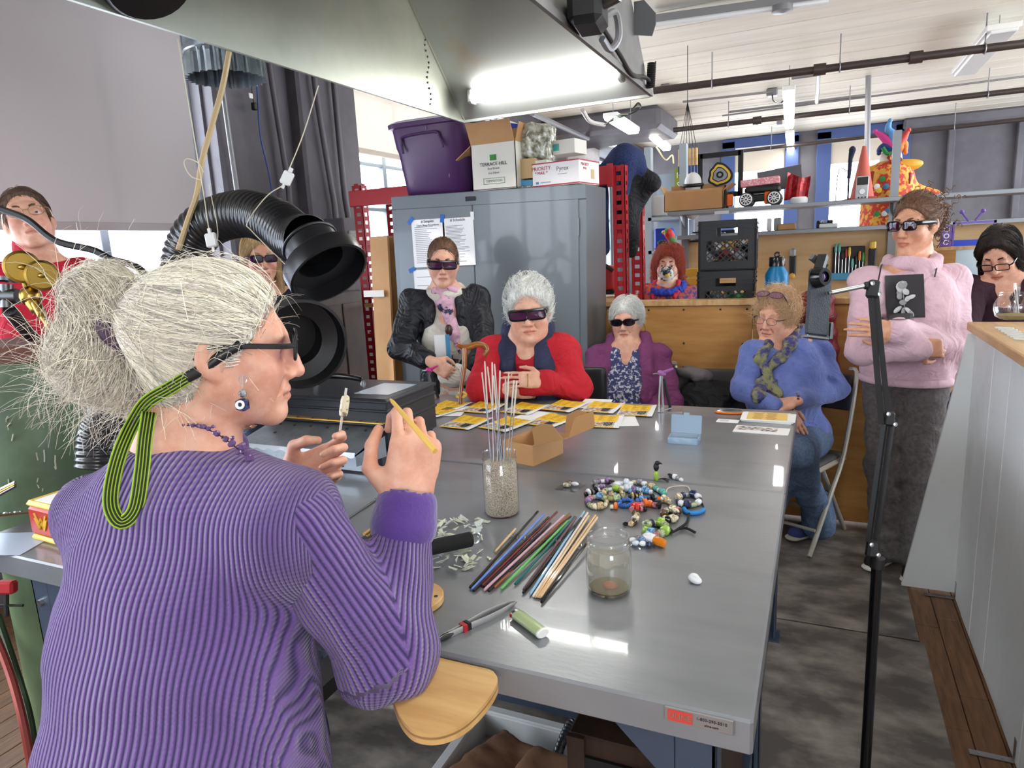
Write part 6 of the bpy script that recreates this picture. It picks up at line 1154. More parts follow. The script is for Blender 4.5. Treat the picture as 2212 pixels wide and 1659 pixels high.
p=pty(1480,385,6.85);t=thing('green_sign','olive green poster with white capitals behind the head form','poster',p);MB().box2(p+(-.10,0,-.28),p+(.13,.03,.1)).build('board',mat('sign_green',C(138,150,40),.5),t,0);[text_mesh(tx,.075,p+(.015,-.004,z),RW,'paper',t)for tx,z in(('MAKE',.03),('SOME',-.06),('EVERY',-.15))]
# meter, traffic cone, microphone, jester
p=pty(1862,425,YS+.05);p=np.array([p[0],YS+.08,z1]);t=thing('multimeter','silver multimeter with dark screen standing on the shelf','meter',p);MB().box(p+(0,0,.075),(.075,.03,.15),rotm(0,2,0),.006).build('case',mat('meter_grey',C(186,186,190),.4),t);MB().box(p+(0,-.016,.118),(.066,.004,.05)).build('screen','black',t);MB().lathe([(.02,0),(.018,-.008),(0,-.008)],p+(0,-.015,.05),frame((0,1,0)),16).build('dial','steel',t);[MB().lathe([(.005,0),(.005,-.004),(0,-.004)],p+(x,-.015,.012),frame((0,1,0)),8).build('socket','black',t)for x in(-.02,0,.02)]
p3=np.array([pty(1862,420,YS+.25)[0],YS+.25,z1]);t=thing('traffic_cone','faded orange traffic cone behind the multimeter','traffic cone',p3);MB().lathe([(.075,.02),(.012,.36),(0,.362)],p3,None,24).build('cone',mat('cone_orange',C(196,96,78),.6),t,60);MB().box(p3+(0,0,.01),(.17,.17,.02),None,.004).build('base','cone_orange',t)
p4=np.array([pty(1832,420,YS+.2)[0],YS+.2,z1]);t=thing('microphone','dark microphone on a slim stand beside the traffic cone','microphone',p4);MB().lathe([(.04,0),(.04,.01),(.006,.014),(.006,.16)],p4,None,16).build('stand','navy',t);MB().tube([p4+(0,0,.15),p4+(.005,0,.28),p4+(.012,-.005,.32)],[.012,.014,.02],12).ball(p4+(.014,-.006,.335),(.022,.02,.026)).build('mic','navy',t);MB().tube(spline([p4+(-.01,0,.2),p4+(-.06,0,.22),p4+(-.075,0,.1),p4+(-.075,0,0)],6),.003,5).build('lead','black',t)
yj=5.9;jb=pty(1918,415,yj);t=thing('jester_costume','jester costume in red diamond cloth with a grinning mask and horned hat','costume',(jb[0],yj,1.1));mat('jester_cloth',C(204,60,50),.7,col2=C(228,172,70),ns=26,mixlo=.48,mixhi=.54);G=lambda x,y:pty(x,y,yj)
S_=SDF();S_.cap(G(1920,395),G(1915,520),.17,.20,.03).cap(G(1965,410),G(2020,425),.06,.05,.05);soft('gown',S_,'jester_cloth',t,.016,disp=lambda p:.006*wn(p,5,40));q=MB();gb=G(1915,520);MB().tube([(gb[0],gb[1],.02),gb],.02,8).lathe([(.2,0),(.2,.02),(.02,.03)],(gb[0],gb[1],.0),None,20,True).build('dress_stand','steel_dark',t);
S_=SDF();S_.ell(G(1921,365),(.22,.10,.055),rotm(0,-6,0),.02);soft('ruff_collar',S_,mat('jester_gold',C(214,160,40),.5),t,.012);rs=np.random.RandomState(8)
for i in range(9):p_=G(1882+i*10,375+3*math.sin(i));MB().tube([p_+(0,-.1,0),p_+(0,-.13,-.07)],[.02,.004],8).build('tassel','scrap_red',t)
for i in range(14):p_=G(rs.uniform(1885,1955),rs.uniform(390,465));MB().lathe([(.02,0),(.02,-.01),(0,-.014)],p_+(0,-.21,0),frame((0,1,0)),12).build('button',('paper','book_blue','scrap_green','tin_yellow')[i%4],t)
S_=SDF();S_.ell(G(1924,345),(.075,.07,.10),None,.02).ell(G(1934,352)+(0,-.05,-.02),(.05,.04,.035),rotm(0,-25,0),.02);soft('mask',S_,mat('mask_white',C(226,214,200),.4),t,.009);MB().tube(spline([G(1917,340)+(0,-.09,.0),G(1930,352)+(0,-.1,0),G(1944,346)+(0,-.09,0)],6),.016,8).build('grin',mat('grin',C(150,40,36),.4),t);q=MB();[q.box(G(1921+i*4,345+i*.9)+(0,-.112,0),(.010,.01,.022))for i in range(5)];q.build('teeth','tin_yellow',t)
MB().tube(spline([G(1905,322)+(0,-.08,0),G(1915,335)+(0,-.09,0),G(1932,330)+(0,-.09,0)],6),.014,8).build('green_eye_band','scrap_green',t)
for pts_,m_ in(([(1930,320),(1910,300),(1890,285)],'h_pink'),([(1932,318),(1928,295),(1918,280),(1922,262)],'h_blue'),([(1936,318),(1950,300),(1962,282)],'h_red'),([(1930,325),(1912,318),(1900,325),(1898,332)],'h_rain'),([(1938,320),(1952,312),(1955,330)],'h_orange')):
 cols_=dict(h_pink=(214,60,140),h_blue=(90,150,200),h_red=(200,60,50),h_rain=(40,60,120),h_orange=(228,120,40));mat(m_,C(*cols_[m_]),.5);P_=spline([G(*q_)for q_ in pts_],6);n_=len(P_);MB().tube(P_+(0,-.03,0),np.linspace(.045,.012,n_),10).ball(P_[-1]+(0,-.03,0),.016).build('hat_horn',m_,t,60)
 # small stuff on shelf / board
for x,y,s_,m_,l in((1610,476,(.10,.1,.06),'black','black tray on the lower shelf behind the upper crate'),(1700,474,(.12,.12,.045),'cardboard','shallow wooden box on the lower shelf under the red foil bag'),(1790,477,(.12,.1,.03),'white_plastic','white flat case on the lower shelf'),(1662,462,(.03,.06,.09),'paper','white card box on the lower shelf'),(1680,462,(.05,.06,.09),'box_grey','grey charger block on the lower shelf')):
 p=pty(x,y,YS+.2);one('shelf_item',MB().box((p[0],YS+.22,z2+s_[2]/2),s_,None,.006),m_,l,'box')
for i,x in enumerate(range(8)):xx=pty(1500+i*9,508,YS+.3)[0];one('marker_jar',MB().lathe([(0,0),(.02,0),(.02,.045),(.014,.05),(0,.052)],(xx,YS+.26,1.555),None,12),('paper','purple' if 0 else 'bead_purple','bead_sky','bead_white','bead_teal','bead_lime','paper','bead_navy')[i],('white','lilac','sky blue','pale','teal','lime','second white','navy')[i]+' paint jar in the black rack left of the crates','jar','paint jars')
one('jar_rack',MB().box2((pty(1494,515,YS+.3)[0],YS+.2,1.54),(pty(1585,515,YS+.3)[0],YS+.34,1.553)).box2((pty(1494,515,YS+.3)[0],YS+.335,1.54),(pty(1585,515,YS+.3)[0],YS+.345,1.62)),'black','black rack holding the row of paint jars','rack')
YBd=YS+.355;p=pty(1781,490,YBd-.03);t=thing('bolt_bin','black bin of bolts hung on the birch back board','bin',p);MB().box(p+(0,-.03,0),(.11,.06,.055),None,.004).build('bin','black',t);[MB().ball(p+(rs.uniform(-.045,.045),-.03+rs.uniform(-.02,.02),.035),.012,None,8,5).build('bolt',('galv_light','black')[i%2],t)for i in range(10)]
p=pty(1833,560,YBd-.04);t=thing('screwdriver_rack','black wall rack packed with screwdrivers on the birch board','tool rack',p);MB().box(p+(0,.02,-.02),(.21,.03,.22),None,.004).build('panel','black',t);MB().box(p+(0,-.02,-.12),(.21,.05,.05),None,.004).build('blue_tray','book_blue',t)
for i in range(9):x=-.085+i*.022;t2=thing('screwdriver',('teal handled','teal handled','black handled','red handled','yellow handled','teal handled','black handled','orange handled','dark green handled')[i]+' screwdriver in the rack, %s from the drill driver'%OR[i],'screwdriver',p+(x,0,-.06),'screwdrivers in the rack');zt=(.11,.11,.06,.07,.08,.0,.02,.05,.04)[i];MB().lathe([(0,.0),(.008,.0),(.010,.02),(.008,.06),(.004,.065),(0,.066)],p+(x,-.02,zt-.06),None,10).build('handle',('bead_teal','bead_teal','black','scrap_red','tin_yellow','bead_teal','black','orange','scrap_green')[i],t2);MB().tube([p+(x,-.02,zt-.06),p+(x,-.02,-.1)],.003,6).build('shaft','steel',t2)
for x,y,m_,l in((1712,575,'black','black drill driver hanging by the birch board'),(1884,560,'black','black pliers holder with red grips')):p=pty(x,y,YBd-.05);t=thing('hand_drill',l,'tool',p);MB().box(p,(.05,.05,.16),None,.01).build('body',m_,t);MB().box(p+(0,-.01,.10),(.04,.04,.06),None,.01).build('head','scrap_grey' if x<1800 else 'tin_yellow',t);MB().ball(p+(.0,-.03,-.07),.022).build('grip','scrap_red' if x>1800 else 'scrap_yellow',t)
for x,y,m_,l in((1490,590,'tin_yellow','yellow plastic bin hung beside the red curls'),(1500,610,'tin_yellow','yellow plastic hook below the yellow bin')):p=pty(x,y,4.9);one('parts_bin',MB().prism([(-.06,.03),(.06,.03),(.06,-.01),(.02,-.03),(-.03,-.012)],p,RW,.06),m_,l,'bin')
p=pty(1456,520,4.75);t=thing('parrot_toy','colourful plastic parrot on a stick behind the red curls','toy',p);S_=SDF();S_.cap(p+(-.03,0,.04),p+(.02,0,-.06),.03,.022,.02).ell(p+(-.04,0,.06),.028);soft('body',S_,mat('parrot',C(206,40,44),.4,col2=C(48,160,80),ns=16,mixlo=.46,mixhi=.54),t,.007);MB().tube([p+(.02,0,-.05),p+(.03,0,-.35)],.006,6).build('stick','white_plastic',t);MB().ball(p+(-.065,-.005,.06),(.018,.012,.014)).build('beak','tin_yellow',t)
# grey shelving bay in the far corner and wrapped goods
xg=pty(1400,500,6.4)[0];xg1=pty(1475,500,6.4)[0];t=thing('grey_shelving','pale grey shelving bay with wrapped goods behind the red rack','shelving',((xg+xg1)/2,6.5,0));mat('shelf_pale',C(160,172,180),.5)
for x in(xg,xg1):MB().box2((x-.03,6.4,0),(x+.03,6.5,2.4)).build('post','shelf_pale',t,0)
for z in(1.1,1.45,1.75):MB().box2((xg,6.4,z),(xg1,6.9,z+.03)).build('shelf','shelf_pale',t,0)
MB().box2((xg-.02,6.88,0),(xg1+.02,6.9,2.2)).build('back',mat('back_pale',C(150,164,176),.6),t,0)
for z,s_,m_,l in((1.48,(.16,.2,.2),'royal_blue','deep blue box on the pale grey shelving'),(1.78,(.3,.3,.2),'bag_film_white','cloudy plastic wrapped bundle on top of the grey shelving')):
 if m_=='bag_film_white':mat(m_,C(210,212,214),.3,bump=.5,bs=20)
 one('stored_box',MB().box(((xg+xg1)/2-.05,6.6,z+s_[2]/2),s_,None,.02),m_,l,'box')
 # whiteboard partition and tv sign on the right
yw=4.72;a=pty(1975,540,yw);b=pty(2260,535,yw);zt=pty(2110,538,yw)[2];t=thing('whiteboard','pale blue whiteboard in a timber frame behind the dark-haired woman','whiteboard',((a[0]+b[0])/2,yw,.7));MB().box2((a[0],yw,.7),(b[0],yw+.02,zt)).build('board',mat('board_blue',C(196,214,226),.25),t,0);MB().box2((a[0],yw-.01,zt),(b[0],yw+.03,zt+.02)).build('frame','butcher_block',t,0);xm_=pty(2065,545,yw)[0];MB().box2((a[0],yw-.004,.8),(xm_,yw,zt)).build('cork_strip','plywood',t,0)
for x in(a[0],b[0]-.04):MB().box2((x,yw,0),(x+.04,yw+.04,.72)).build('leg','butcher_block',t,0)
mat('neon_purple',C(110,80,170),.4);c=pty(2090,512,yw+.02);c[2]=zt+.02;t=thing('tv_sign','purple cut-out retro television standing on the whiteboard frame','sign',c);q=MB();u_=.135
MB().box2(c+(-u_,0,0),c+(-.075,.015,.12),.004).build('speaker_panel','neon_purple',t);[MB().torus(c+(-.105,-.002,.025+k*.036),frame((0,1,0)),.012,.003,16,5).build('speaker_ring','paper',t)for k in range(3)]
q=MB();[q.box2(c+np.array(a_),c+np.array(b_))for a_,b_ in(((-.075,0,.125),(.135,.012,.138)),((.122,0,0),(.135,.012,.138)),((-.075,0,0),(-.066,.012,.138)))];q.tube([c+(.0,.006,.14),c+(-.035,.006,.19)],.006,6).tube([c+(.03,.006,.14),c+(.065,.006,.19)],.006,6).ball(c+(-.037,.006,.194),.012).ball(c+(.067,.006,.194),.012).build('tv_frame','neon_purple',t)
MB().box2(c+(-.07,.002,.0),c+(.125,.008,.035)).build('blue_band','royal_blue',t)
# glass jar and ampoules on the white counter
p=np.array([.70,2.74,1.17]);p=ptz(2190,690,1.17);t=thing('cookie_jar','round glass jar of clear tubes on the timber counter','jar',p);k=1.0
MB().lathe([(0,.002),(.05,.002),(.066,.012),(.074,.04),(.074,.065),(.062,.09),(.056,.096),(.058,.1),(.056,.104),(.058,.11),(.054,.113)],p,None,36).build('glass_wall','clear_glass',t,60);MB().lathe([(0,.004),(.05,.004),(.06,.02),(0,.028)],p,None,24).build('grit','sediment',t);rs=np.random.RandomState(9)
for i in range(9):a_=p+(rs.uniform(-.03,.03),rs.uniform(-.03,.03),.02);b_=a_+(rs.uniform(-.03,.03),rs.uniform(-.03,.03),rs.uniform(.06,.13));MB().tube([a_,b_],.005,8).build('glass_tube','clear_glass',t)
for i in range(7):p=ptz(2165+i*7,712+i*4,1.17);one('glass_vial',MB().tube([p+(-.02,.01,.006),p+(.03,-.02,.006)],.005,8),'shard_clear','thin clear glass tube lying on the timber counter by the jar','glass tube','tubes by the jar')
# ---------------------------------------------------------------- person helpers
def skin(name,c):return mat(name,C(*c),.48,vcol=True,bump=.04,bs=220,col2=C(int(c[0]*.96),int(c[1]*.9),int(c[2]*.88)),ns=30)
skin('skin_fair',(226,176,152));skin('skin_rosy',(222,170,146));skin('skin_tan',(214,162,132));skin('skin_pale',(232,190,170))
def hair_mat(name,c,c2):mat(name,C(*c),.45,vcol=True,spec=.35);return mat(name+'_base',C(*c2),.6,col2=C(*c),ns=40,stretch=(3,3,.5),bump=.4,bs=90)
for n_,a,b in(('hair_grey',(252,246,234),(136,124,112)),('hair_white',(240,240,236),(196,194,188)),('hair_blonde',(214,184,138),(160,128,84)),('hair_strawberry',(226,190,150),(190,150,112)),('hair_brown',(110,80,62),(72,52,40)),('hair_dark',(46,36,32),(28,22,20)),('hair_red',(196,96,76),(140,58,46)),('hair_mid',(128,92,70),(92,66,50))):hair_mat(n_,a,b)
glassy('lens_violet',C(74,30,124),.03,.3);mat('lens_dark',C(24,14,22),.06,coat=.5);mat('lens_plum',C(70,30,62),.06,coat=.5);glassy('lens_clear',(.97,.97,.98,1),.02,.1);mat('iris_blue',C(90,120,140),.2);mat('iris_brown',C(80,54,40),.2);mat('gold_wire',C(170,140,100),.3,metal=.9)
mat('denim',C(92,112,140),wr=0.2,rough=.8,col2=C(74,94,124),ns=90,bump=.2,bs=200);mat('denim_dark',C(52,66,92),wr=0.2,rough=.8,col2=C(42,54,78),ns=80);mat('trouser_grey',C(100,94,94),wr=0.15,rough=.8,col2=C(84,78,79),ns=60,bump=.1,bs=160)
def person(label,loc):return thing('person',label,'person',(loc[0],loc[1],0))
def figure(root,hc,R,skinm,nb,sh,el,wr,hips,knees,ankles,hands=(),s=1.,r=1.,head=None,lip=(.88,.64,.62),blush=.1,st=.0045,chest=None,nk=.052,feet=False):
 """one continuous skin surface: head, neck, trunk, arms, hands, legs"""
 S=SDF();hc=np.asarray(hc,float);pel=(np.asarray(hips[0])+hips[1])/2;mid=(np.asarray(sh[0])+sh[1])/2
 S.cap(mid-(0,0,.05),pel,.10*r,.11*r,.04);S.cap(sh[0],sh[1],.045*r,k=.04)
 for i in(0,1):
  limb(S,sh[i],el[i],wr[i],.042*r,.036*r,.025,.03);limb(S,hips[i],knees[i],ankles[i],.07*r,.05*r,.036,.03)
  if feet:f=unit(np.asarray(knees[i])-hips[i]+(0,0,.0));f=unit([f[0],f[1]+1e-3,0]);S.cap(ankles[i],np.asarray(ankles[i])+f*.14-(0,0,.035),.034,.026,.03)
 S.chain([hc+R@np.array([0,-.022,-.045])*s,hc+R@np.array([0,-.03,-.11])*s,nb],[nk*s,nk*s,nk*1.12*s],.03);S.cap(nb,mid,nk*1.1,.06,.05);S.cap(nb,sh[0],.04,.04,.05);S.cap(nb,sh[1],.04,.04,.05)
 add_head(S,hc,R,s,**(head or{}));fine=[fine_head(hc,s,st)];tips=[]
 for h in hands:tips.append(add_hand(S,**{k:v for k,v in h.items()if k!='st'}));c=np.asarray(h['w'])+unit(h['d'])*.07;fine.append((c-.10*h.get('s',1),c+.10*h.get('s',1),h.get('st',.0055)))
 soft('body',S,skinm,root,.022,fine,cols=head_cols(hc,R,s,lip,blush,(head or{}).get('wide',1.)),it=1);return S,tips
def hairline(S,hc,R,s,ny=.9,nz=-.5,off=.03,zb=None,wide=1.):
 S.cut(hc+R@np.array([0,off,0])*s,R@unit([0,ny,nz]))
 if zb is not None:S.cut(hc+R@np.array([0,0,zb])*s,R@np.array([0,0,-1.]))
def cap_hair(hc,R,s,gx=.014,gy=.014,gz=.018,wide=1.):S=SDF();S.ell(hc+R@np.array([0,-.014,.036])*s,np.array([.073*wide+gx,.095+gy,.086+gz])*s,R,.02);return S
def surf_pts(S,n,seed,lo=None,hi=None,h=.012,ok=None):
 V,Fq=S.mesh(h);rs=np.random.RandomState(seed)
 if ok is not None:V=V[ok(V)]
 return V[rs.randint(0,len(V),n)]+rs.normal(size=(n,3))*h*.4
def sleeve(S,a,b,c,r0,r1,r2,k=.03,bag=1.):S.cap(a,b,r0,r1*bag,k);S.cap(b,c,r1*bag,r2,k)
def trunk(S,sh,hips,Rb,w,d,bust=0.,belly=0.,k=.06,top=.0,hip=1.):
 """jacket or sweater body between shoulder line and hips"""
 m=(np.asarray(sh[0])+sh[1])/2;p=(np.asarray(hips[0])+hips[1])/2;ax=p-m
 S.cap(np.asarray(sh[0])+(0,0,top),np.asarray(sh[1])+(0,0,top),.058,k=k);S.ell(m+ax*.22,(w,d,.17),Rb,k);S.ell(m+ax*.55+Rb[:,1]*belly*.3,(w*.96,d*(1+belly),.18),Rb,k);S.ell(m+ax*.92,(w*1.02*hip,d*1.08*hip,.15),Rb,k)
 if bust:
  for q in(-1,1):S.ell(m+ax*.36+Rb@np.array([q*w*.45,d*.75,0]),(w*.42,bust,.085),Rb,.06)
def body_frame(f):f=unit([f[0],f[1],0]);return np.stack([np.cross(f,[0,0,1]),f,[0,0,1]],1)
def folds(seed,a=.006,f=26,an=(1,1,.55)):return lambda p:a*.8*wn(p*np.array(an),seed,f)+a*2.2*(np.abs(wn(p*np.array(an)[[2,1,0]],seed+30,f*1.5))-.35)+a*.9*(np.abs(wn(p,seed+50,f*2.8))-.35)
def shoe(root,a,f,m,sole,s=1.):
 f=unit([f[0],f[1],0]);a=np.array([a[0],a[1],.0]);S=SDF();S.cap(a+(0,0,.05),a+f*.17*s+(0,0,.036),.042*s,.034*s,.03).ell(a+(0,0,.075),(.043,.043,.05),None,.03);S.cut(a+(0,0,.012),(0,0,-1));o=soft('shoe',S,m,root,.009)
 S=SDF();S.cap(a-f*.012+(0,0,.016),a+f*.185*s+(0,0,.018),.043*s,.036*s,.02,flat=((0,0,1),.36));S.cut(a+(0,0,.0045),(0,0,-1));soft('sole',S,sole,o,.008)
def J(x,y,d):return ptd(x,y,d)
def press(S,p,d,off=.0015):
 """drop points onto an implicit surface along d"""
 p=np.atleast_2d(np.asarray(p,float)).copy();d=unit(d)
 for _ in range(40):p+=np.outer(np.clip(S.at(p)-off,-.02,.03)*.8,d)
 return p
def press_mesh(o,S,d,off=.002):
 me=o.data;b=LOC[o.name];v=np.empty(len(me.vertices)*3);me.vertices.foreach_get('co',v);v=press(S,v.reshape(-1,3)+b-unit(d)*.12,d,off)-b;me.vertices.foreach_set('co',v.ravel())
 # ---------------------------------------------------------------- the demonstrator, seen from behind
m=mat('sweater_rib',C(120,86,166),.85,sheen=.3);nt=m.node_tree;N=nt.nodes;Lk=nt.links;P_=N['Principled BSDF']
at=N.new('ShaderNodeAttribute');at.attribute_name='rib';sn=N.new('ShaderNodeMath');sn.operation='SINE';ml=N.new('ShaderNodeMath');ml.operation='MULTIPLY';ml.inputs[1].default_value=2*math.pi/.0088;Lk.new(at.outputs['Fac'],ml.inputs[0]);Lk.new(ml.outputs[0],sn.inputs[0])
at2=N.new('ShaderNodeAttribute');at2.attribute_name='along';sn2=N.new('ShaderNodeMath');sn2.operation='SINE';ml2=N.new('ShaderNodeMath');ml2.operation='MULTIPLY';ml2.inputs[1].default_value=2*math.pi/.0062;Lk.new(at2.outputs['Fac'],ml2.inputs[0]);Lk.new(ml2.outputs[0],sn2.inputs[0]);k2=N.new('ShaderNodeMath');k2.operation='MULTIPLY';k2.inputs[1].default_value=.22;Lk.new(sn2.outputs[0],k2.inputs[0]);ad=N.new('ShaderNodeMath');ad.operation='ADD';Lk.new(sn.outputs[0],ad.inputs[0]);Lk.new(k2.outputs[0],ad.inputs[1])
rp=N.new('ShaderNodeMapRange');rp.inputs[1].default_value=-1.;rp.inputs[2].default_value=.3;Lk.new(sn.outputs[0],rp.inputs[0]);mx=N.new('ShaderNodeMix');mx.data_type='RGBA';mx.inputs[6].default_value=C(52,34,92);mx.inputs[7].default_value=C(118,88,156);Lk.new(rp.outputs[0],mx.inputs[0]);Lk.new(mx.outputs[2],P_.inputs['Base Color'])  # shade in the rib grooves is put into the colour too
bp=N.new('ShaderNodeBump');bp.inputs['Strength'].default_value=.9;bp.inputs['Distance'].default_value=.0022;Lk.new(ad.outputs[0],bp.inputs['Height']);Lk.new(bp.outputs[0],P_.inputs['Normal'])
mat('sweater_band',C(84,54,132),.85,sheen=.4,bump=.2,bs=120)
hc=J(478,748,1.05);face=CR*.95+CW*.31;R=head_frame(hc,face,3,-6);root=person('woman in purple ribbed sweater with messy grey bun holding up a bead',hc)
fb=unit([-.2,.98,0]);Rb=body_frame(fb);nb=J(400,965,1.07);sh=[J(640,1135,.985),J(222,1108,1.12)];el=[J(832,1408,1.06),J(380,1330,1.38)];wr=[J(880,1080,1.10),J(628,1040,1.30)]
hp_=J(425,1600,1.06);hp_[2]=.80;hips=[hp_+Rb@np.array([.09,0,0]),hp_+Rb@np.array([-.09,0,0])];knees=[np.array([h[0]+.02,h[1]+.03,.46])for h in hips];ank=[np.array([h[0]+.02,h[1]-.01,.085])for h in hips]
hands=[dict(w=wr[0],d=CU*.98+CR*.16,nrm=CR*.45-CW*.9,side=-1,s=1.12,curl=((.34,.98,.55),(.55,.95,.5),(.62,.95,.55),(.68,.9,.6)),thumb=(.30,.48),spread=.02,st=.004),dict(w=wr[1],d=CR*.9+CU*.42+CW*.1,nrm=CW*.9-CU*.15,side=1,s=1.0,curl=((.28,.62,.5),(.55,.8,.6),(.62,.85,.6),(.68,.85,.6)),thumb=(.42,.58),st=.004)]
_,tips=figure(root,hc,R,'skin_rosy',nb,sh,el,wr,hips,knees,ank,hands,1.,1.0,dict(full=.5),st=.0032,blush=.18,lip=(.93,.74,.72))
S=SDF();mid=(sh[0]+sh[1])/2;fa=unit(wr[0]-el[0])
S.cap(sh[0]-Rb[:,0]*.02,sh[1],.060,k=.06);S.cap(nb+(0,0,-.05),sh[0]-Rb[:,0]*.02,.075,.06,.05);S.cap(nb+(0,0,-.05),sh[1],.075,.06,.05)
S.ell(J(398,1200,1.05),(.192,.125,.17),Rb,.06);S.ell(J(392,1390,1.03),(.20,.15,.17),Rb,.06);S.ell(J(405,1600,1.02),(.215,.18,.18),Rb,.06);S.ell(J(425,1800,1.02),(.225,.18,.14),Rb,.05);S.cap(sh[0]-Rb[:,0]*.03,sh[0]+(el[0]-sh[0])*.22,.06,.058,.05)
S.ell(nb+(0,0,.035),(.066,.066,.06),None,.008,-1);c0=(np.array([hp_[0],hp_[1],0])+mid)/2
def rib_t(V):x=(V-c0)@Rb[:,0];return .25*np.arcsin(np.clip(x/.25,-.98,.98))
dw=lambda p:.011*wn(p*np.array([1,1,.3]),4,22)+.007*wn(p*np.array([.7,.7,1.2]),14,34)+.006*np.abs(wn(p*np.array([1,1,.5]),24,44))
sw=soft('sweater',S,'sweater_rib',root,.0085,disp=dw,attr={'rib':rib_t,'along':lambda V:V[:,2]},it=1)
for i in(0,1):
 Sv=SDF();w_=wr[i]-unit(wr[i]-el[i])*.03;Sv.cap(sh[i],el[i],.066,.070,.05);Sv.cap(el[i],w_,.066,.046,.03);Sv.ell(el[i]+(0,0,-.012),(.07,.065,.06),None,.04);nr=unit(np.cross(el[i]-sh[i],wr[i]-el[i]));s0,e0_,w0=sh[i],el[i],wr[i]
 def rib_s(V,s0=s0,e0_=e0_,w0=w0,nr=nr):
  out=[]
  for a,b in((s0,e0_),(e0_,w0)):ab=b-a;t=np.clip((V-a)@ab/(ab@ab),0,1);q=V-a-t[:,None]*ab;out.append((np.linalg.norm(q,axis=1),np.arctan2(q@np.cross(unit(ab),nr),q@nr)*.062))
  return np.where(out[0][0]<out[1][0],out[0][1],out[1][1])
 soft('sleeve',Sv,'sweater_rib',sw,.0075,disp=lambda p,e0_=e0_:.005*wn(p*np.array([1,1,.6]),5,40)+.009*np.exp(-((p-e0_)**2).sum(1)/.012)*wn(p,31,75)+.004*wn(p,61,110),attr={'rib':rib_s,'along':lambda V:V[:,2]},it=1)
S2=SDF();S2.tor(nb+(0,0,-.010),frame((.10,-.12,1)),.079,.015,ey=1.0);soft('neck_band',S2,'sweater_band',sw,.006)
fa_=wr[0]-unit(wr[0]-el[0])*.012;S2=SDF();S2.cap(fa_-fa*.026,fa_-fa*.0,.054,.050,.01);S2.cap(fa_-fa*.02,fa_+fa*.06,.036,.04,.004,-1);soft('cuff',S2,'sweater_band',sw,.005)
S2=SDF();[limb(S2,hips[i],knees[i],ank[i],.11,.085,.07,.05)for i in(0,1)];S2.ell(hp_+(0,0,.03),(.20,.15,.12),Rb,.05);soft('jeans',S2,'denim_dark',root,.02);[shoe(root,a,fb,'black','black_rubber')for a in ank]
# hair
S=cap_hair(hc,R,1.,.010,.010,.008);g=lambda x,y,z:hc+R@np.array([x,y,z]);S.ell(g(0,-.055,-.04),(.062,.05,.055),R,.03);hairline(S,hc,R,1.,.88,-.47,.036,-.105)
for q in(-1,1):S.ell(g(q*.083,.0,-.022),(.016,.026,.034),R,.006,-1)
tie=J(288,690,1.045);S.cap(g(0,-.085,.03),tie,.055,.032,.04);soft('hair',S,'hair_grey_base',root,.008,disp=lambda p:.002*wn(p,3,120))
att=tie;flow=lambda p,i:(att-p)/(np.linalg.norm(att-p,axis=1)[:,None]+1e-6)+np.array([0,0,.12])
def gcol(P,rs):b=rs.choice([.42,.7,.95,1.15],len(P),p=[.12,.28,.4,.2])*rs.uniform(.85,1.1,len(P));return np.stack([b,b*rs.uniform(.95,1,len(P)),b*rs.uniform(.86,.99,len(P))],1)
strands('hair_strands',S,'hair_grey',root,surf_pts(S,9000,5,ok=lambda V:np.linalg.norm(V-tie,axis=1)>.03),flow,12,.012,.00062,.003,.09,3,.35,cols=gcol)
strands('flyaway_hair',S,'hair_grey',root,surf_pts(S,500,8,ok=lambda V:np.linalg.norm(V-tie,axis=1)>.02),flow,12,.010,.00042,.010,.6,4,.4,cols=gcol,free=6,fall=.10)
SB=SDF();b1=J(226,650,1.04);b2=J(212,772,1.05);b3=J(300,850,1.08);SB.ell(b1,(.046,.044,.046),None,.03).ell(b2,(.052,.046,.058),None,.03).cap(tie,b1,.035,.045,.03).cap(b1-(.0,0,.03),b2,.042,.05,.03);SB.cap(b2,b3,.045,.03,.03)
soft('bun',SB,'hair_grey_base',root,.008,disp=lambda p:.003*wn(p,7,90))
cen=(b1+b2)/2;axs=unit(CW+.2*CR);sw_f=lambda p,i:np.cross(axs,p-cen)*12+np.array([0,0,-.35])
strands('bun_strands',SB,'hair_grey',root,surf_pts(SB,4500,6),sw_f,12,.012,.00062,.005,.18,9,.3,cols=gcol,free=2,fall=.1)
strands('loose_bun_strands',SB,'hair_grey',root,surf_pts(SB,700,16),sw_f,13,.012,.00045,.010,.8,10,.4,cols=gcol,free=8,fall=.12)
MB().torus(J(272,722,1.03),frame(b2-tie),.034,.016,24,10).build('hair_tie',mat('scrunchie',C(58,46,72),.8,col2=C(84,60,76),ns=60),root,170)
strands('nape_hair',S,'hair_grey',root,surf_pts(S,500,26,ok=lambda V:((V-hc)@R)[:,2]<-.05),lambda p,i:np.tile(np.array([-.15,0,-1.]),(len(p),1)),9,.010,.0007,.005,.4,12,.3,cols=gcol,free=6,fall=.15)
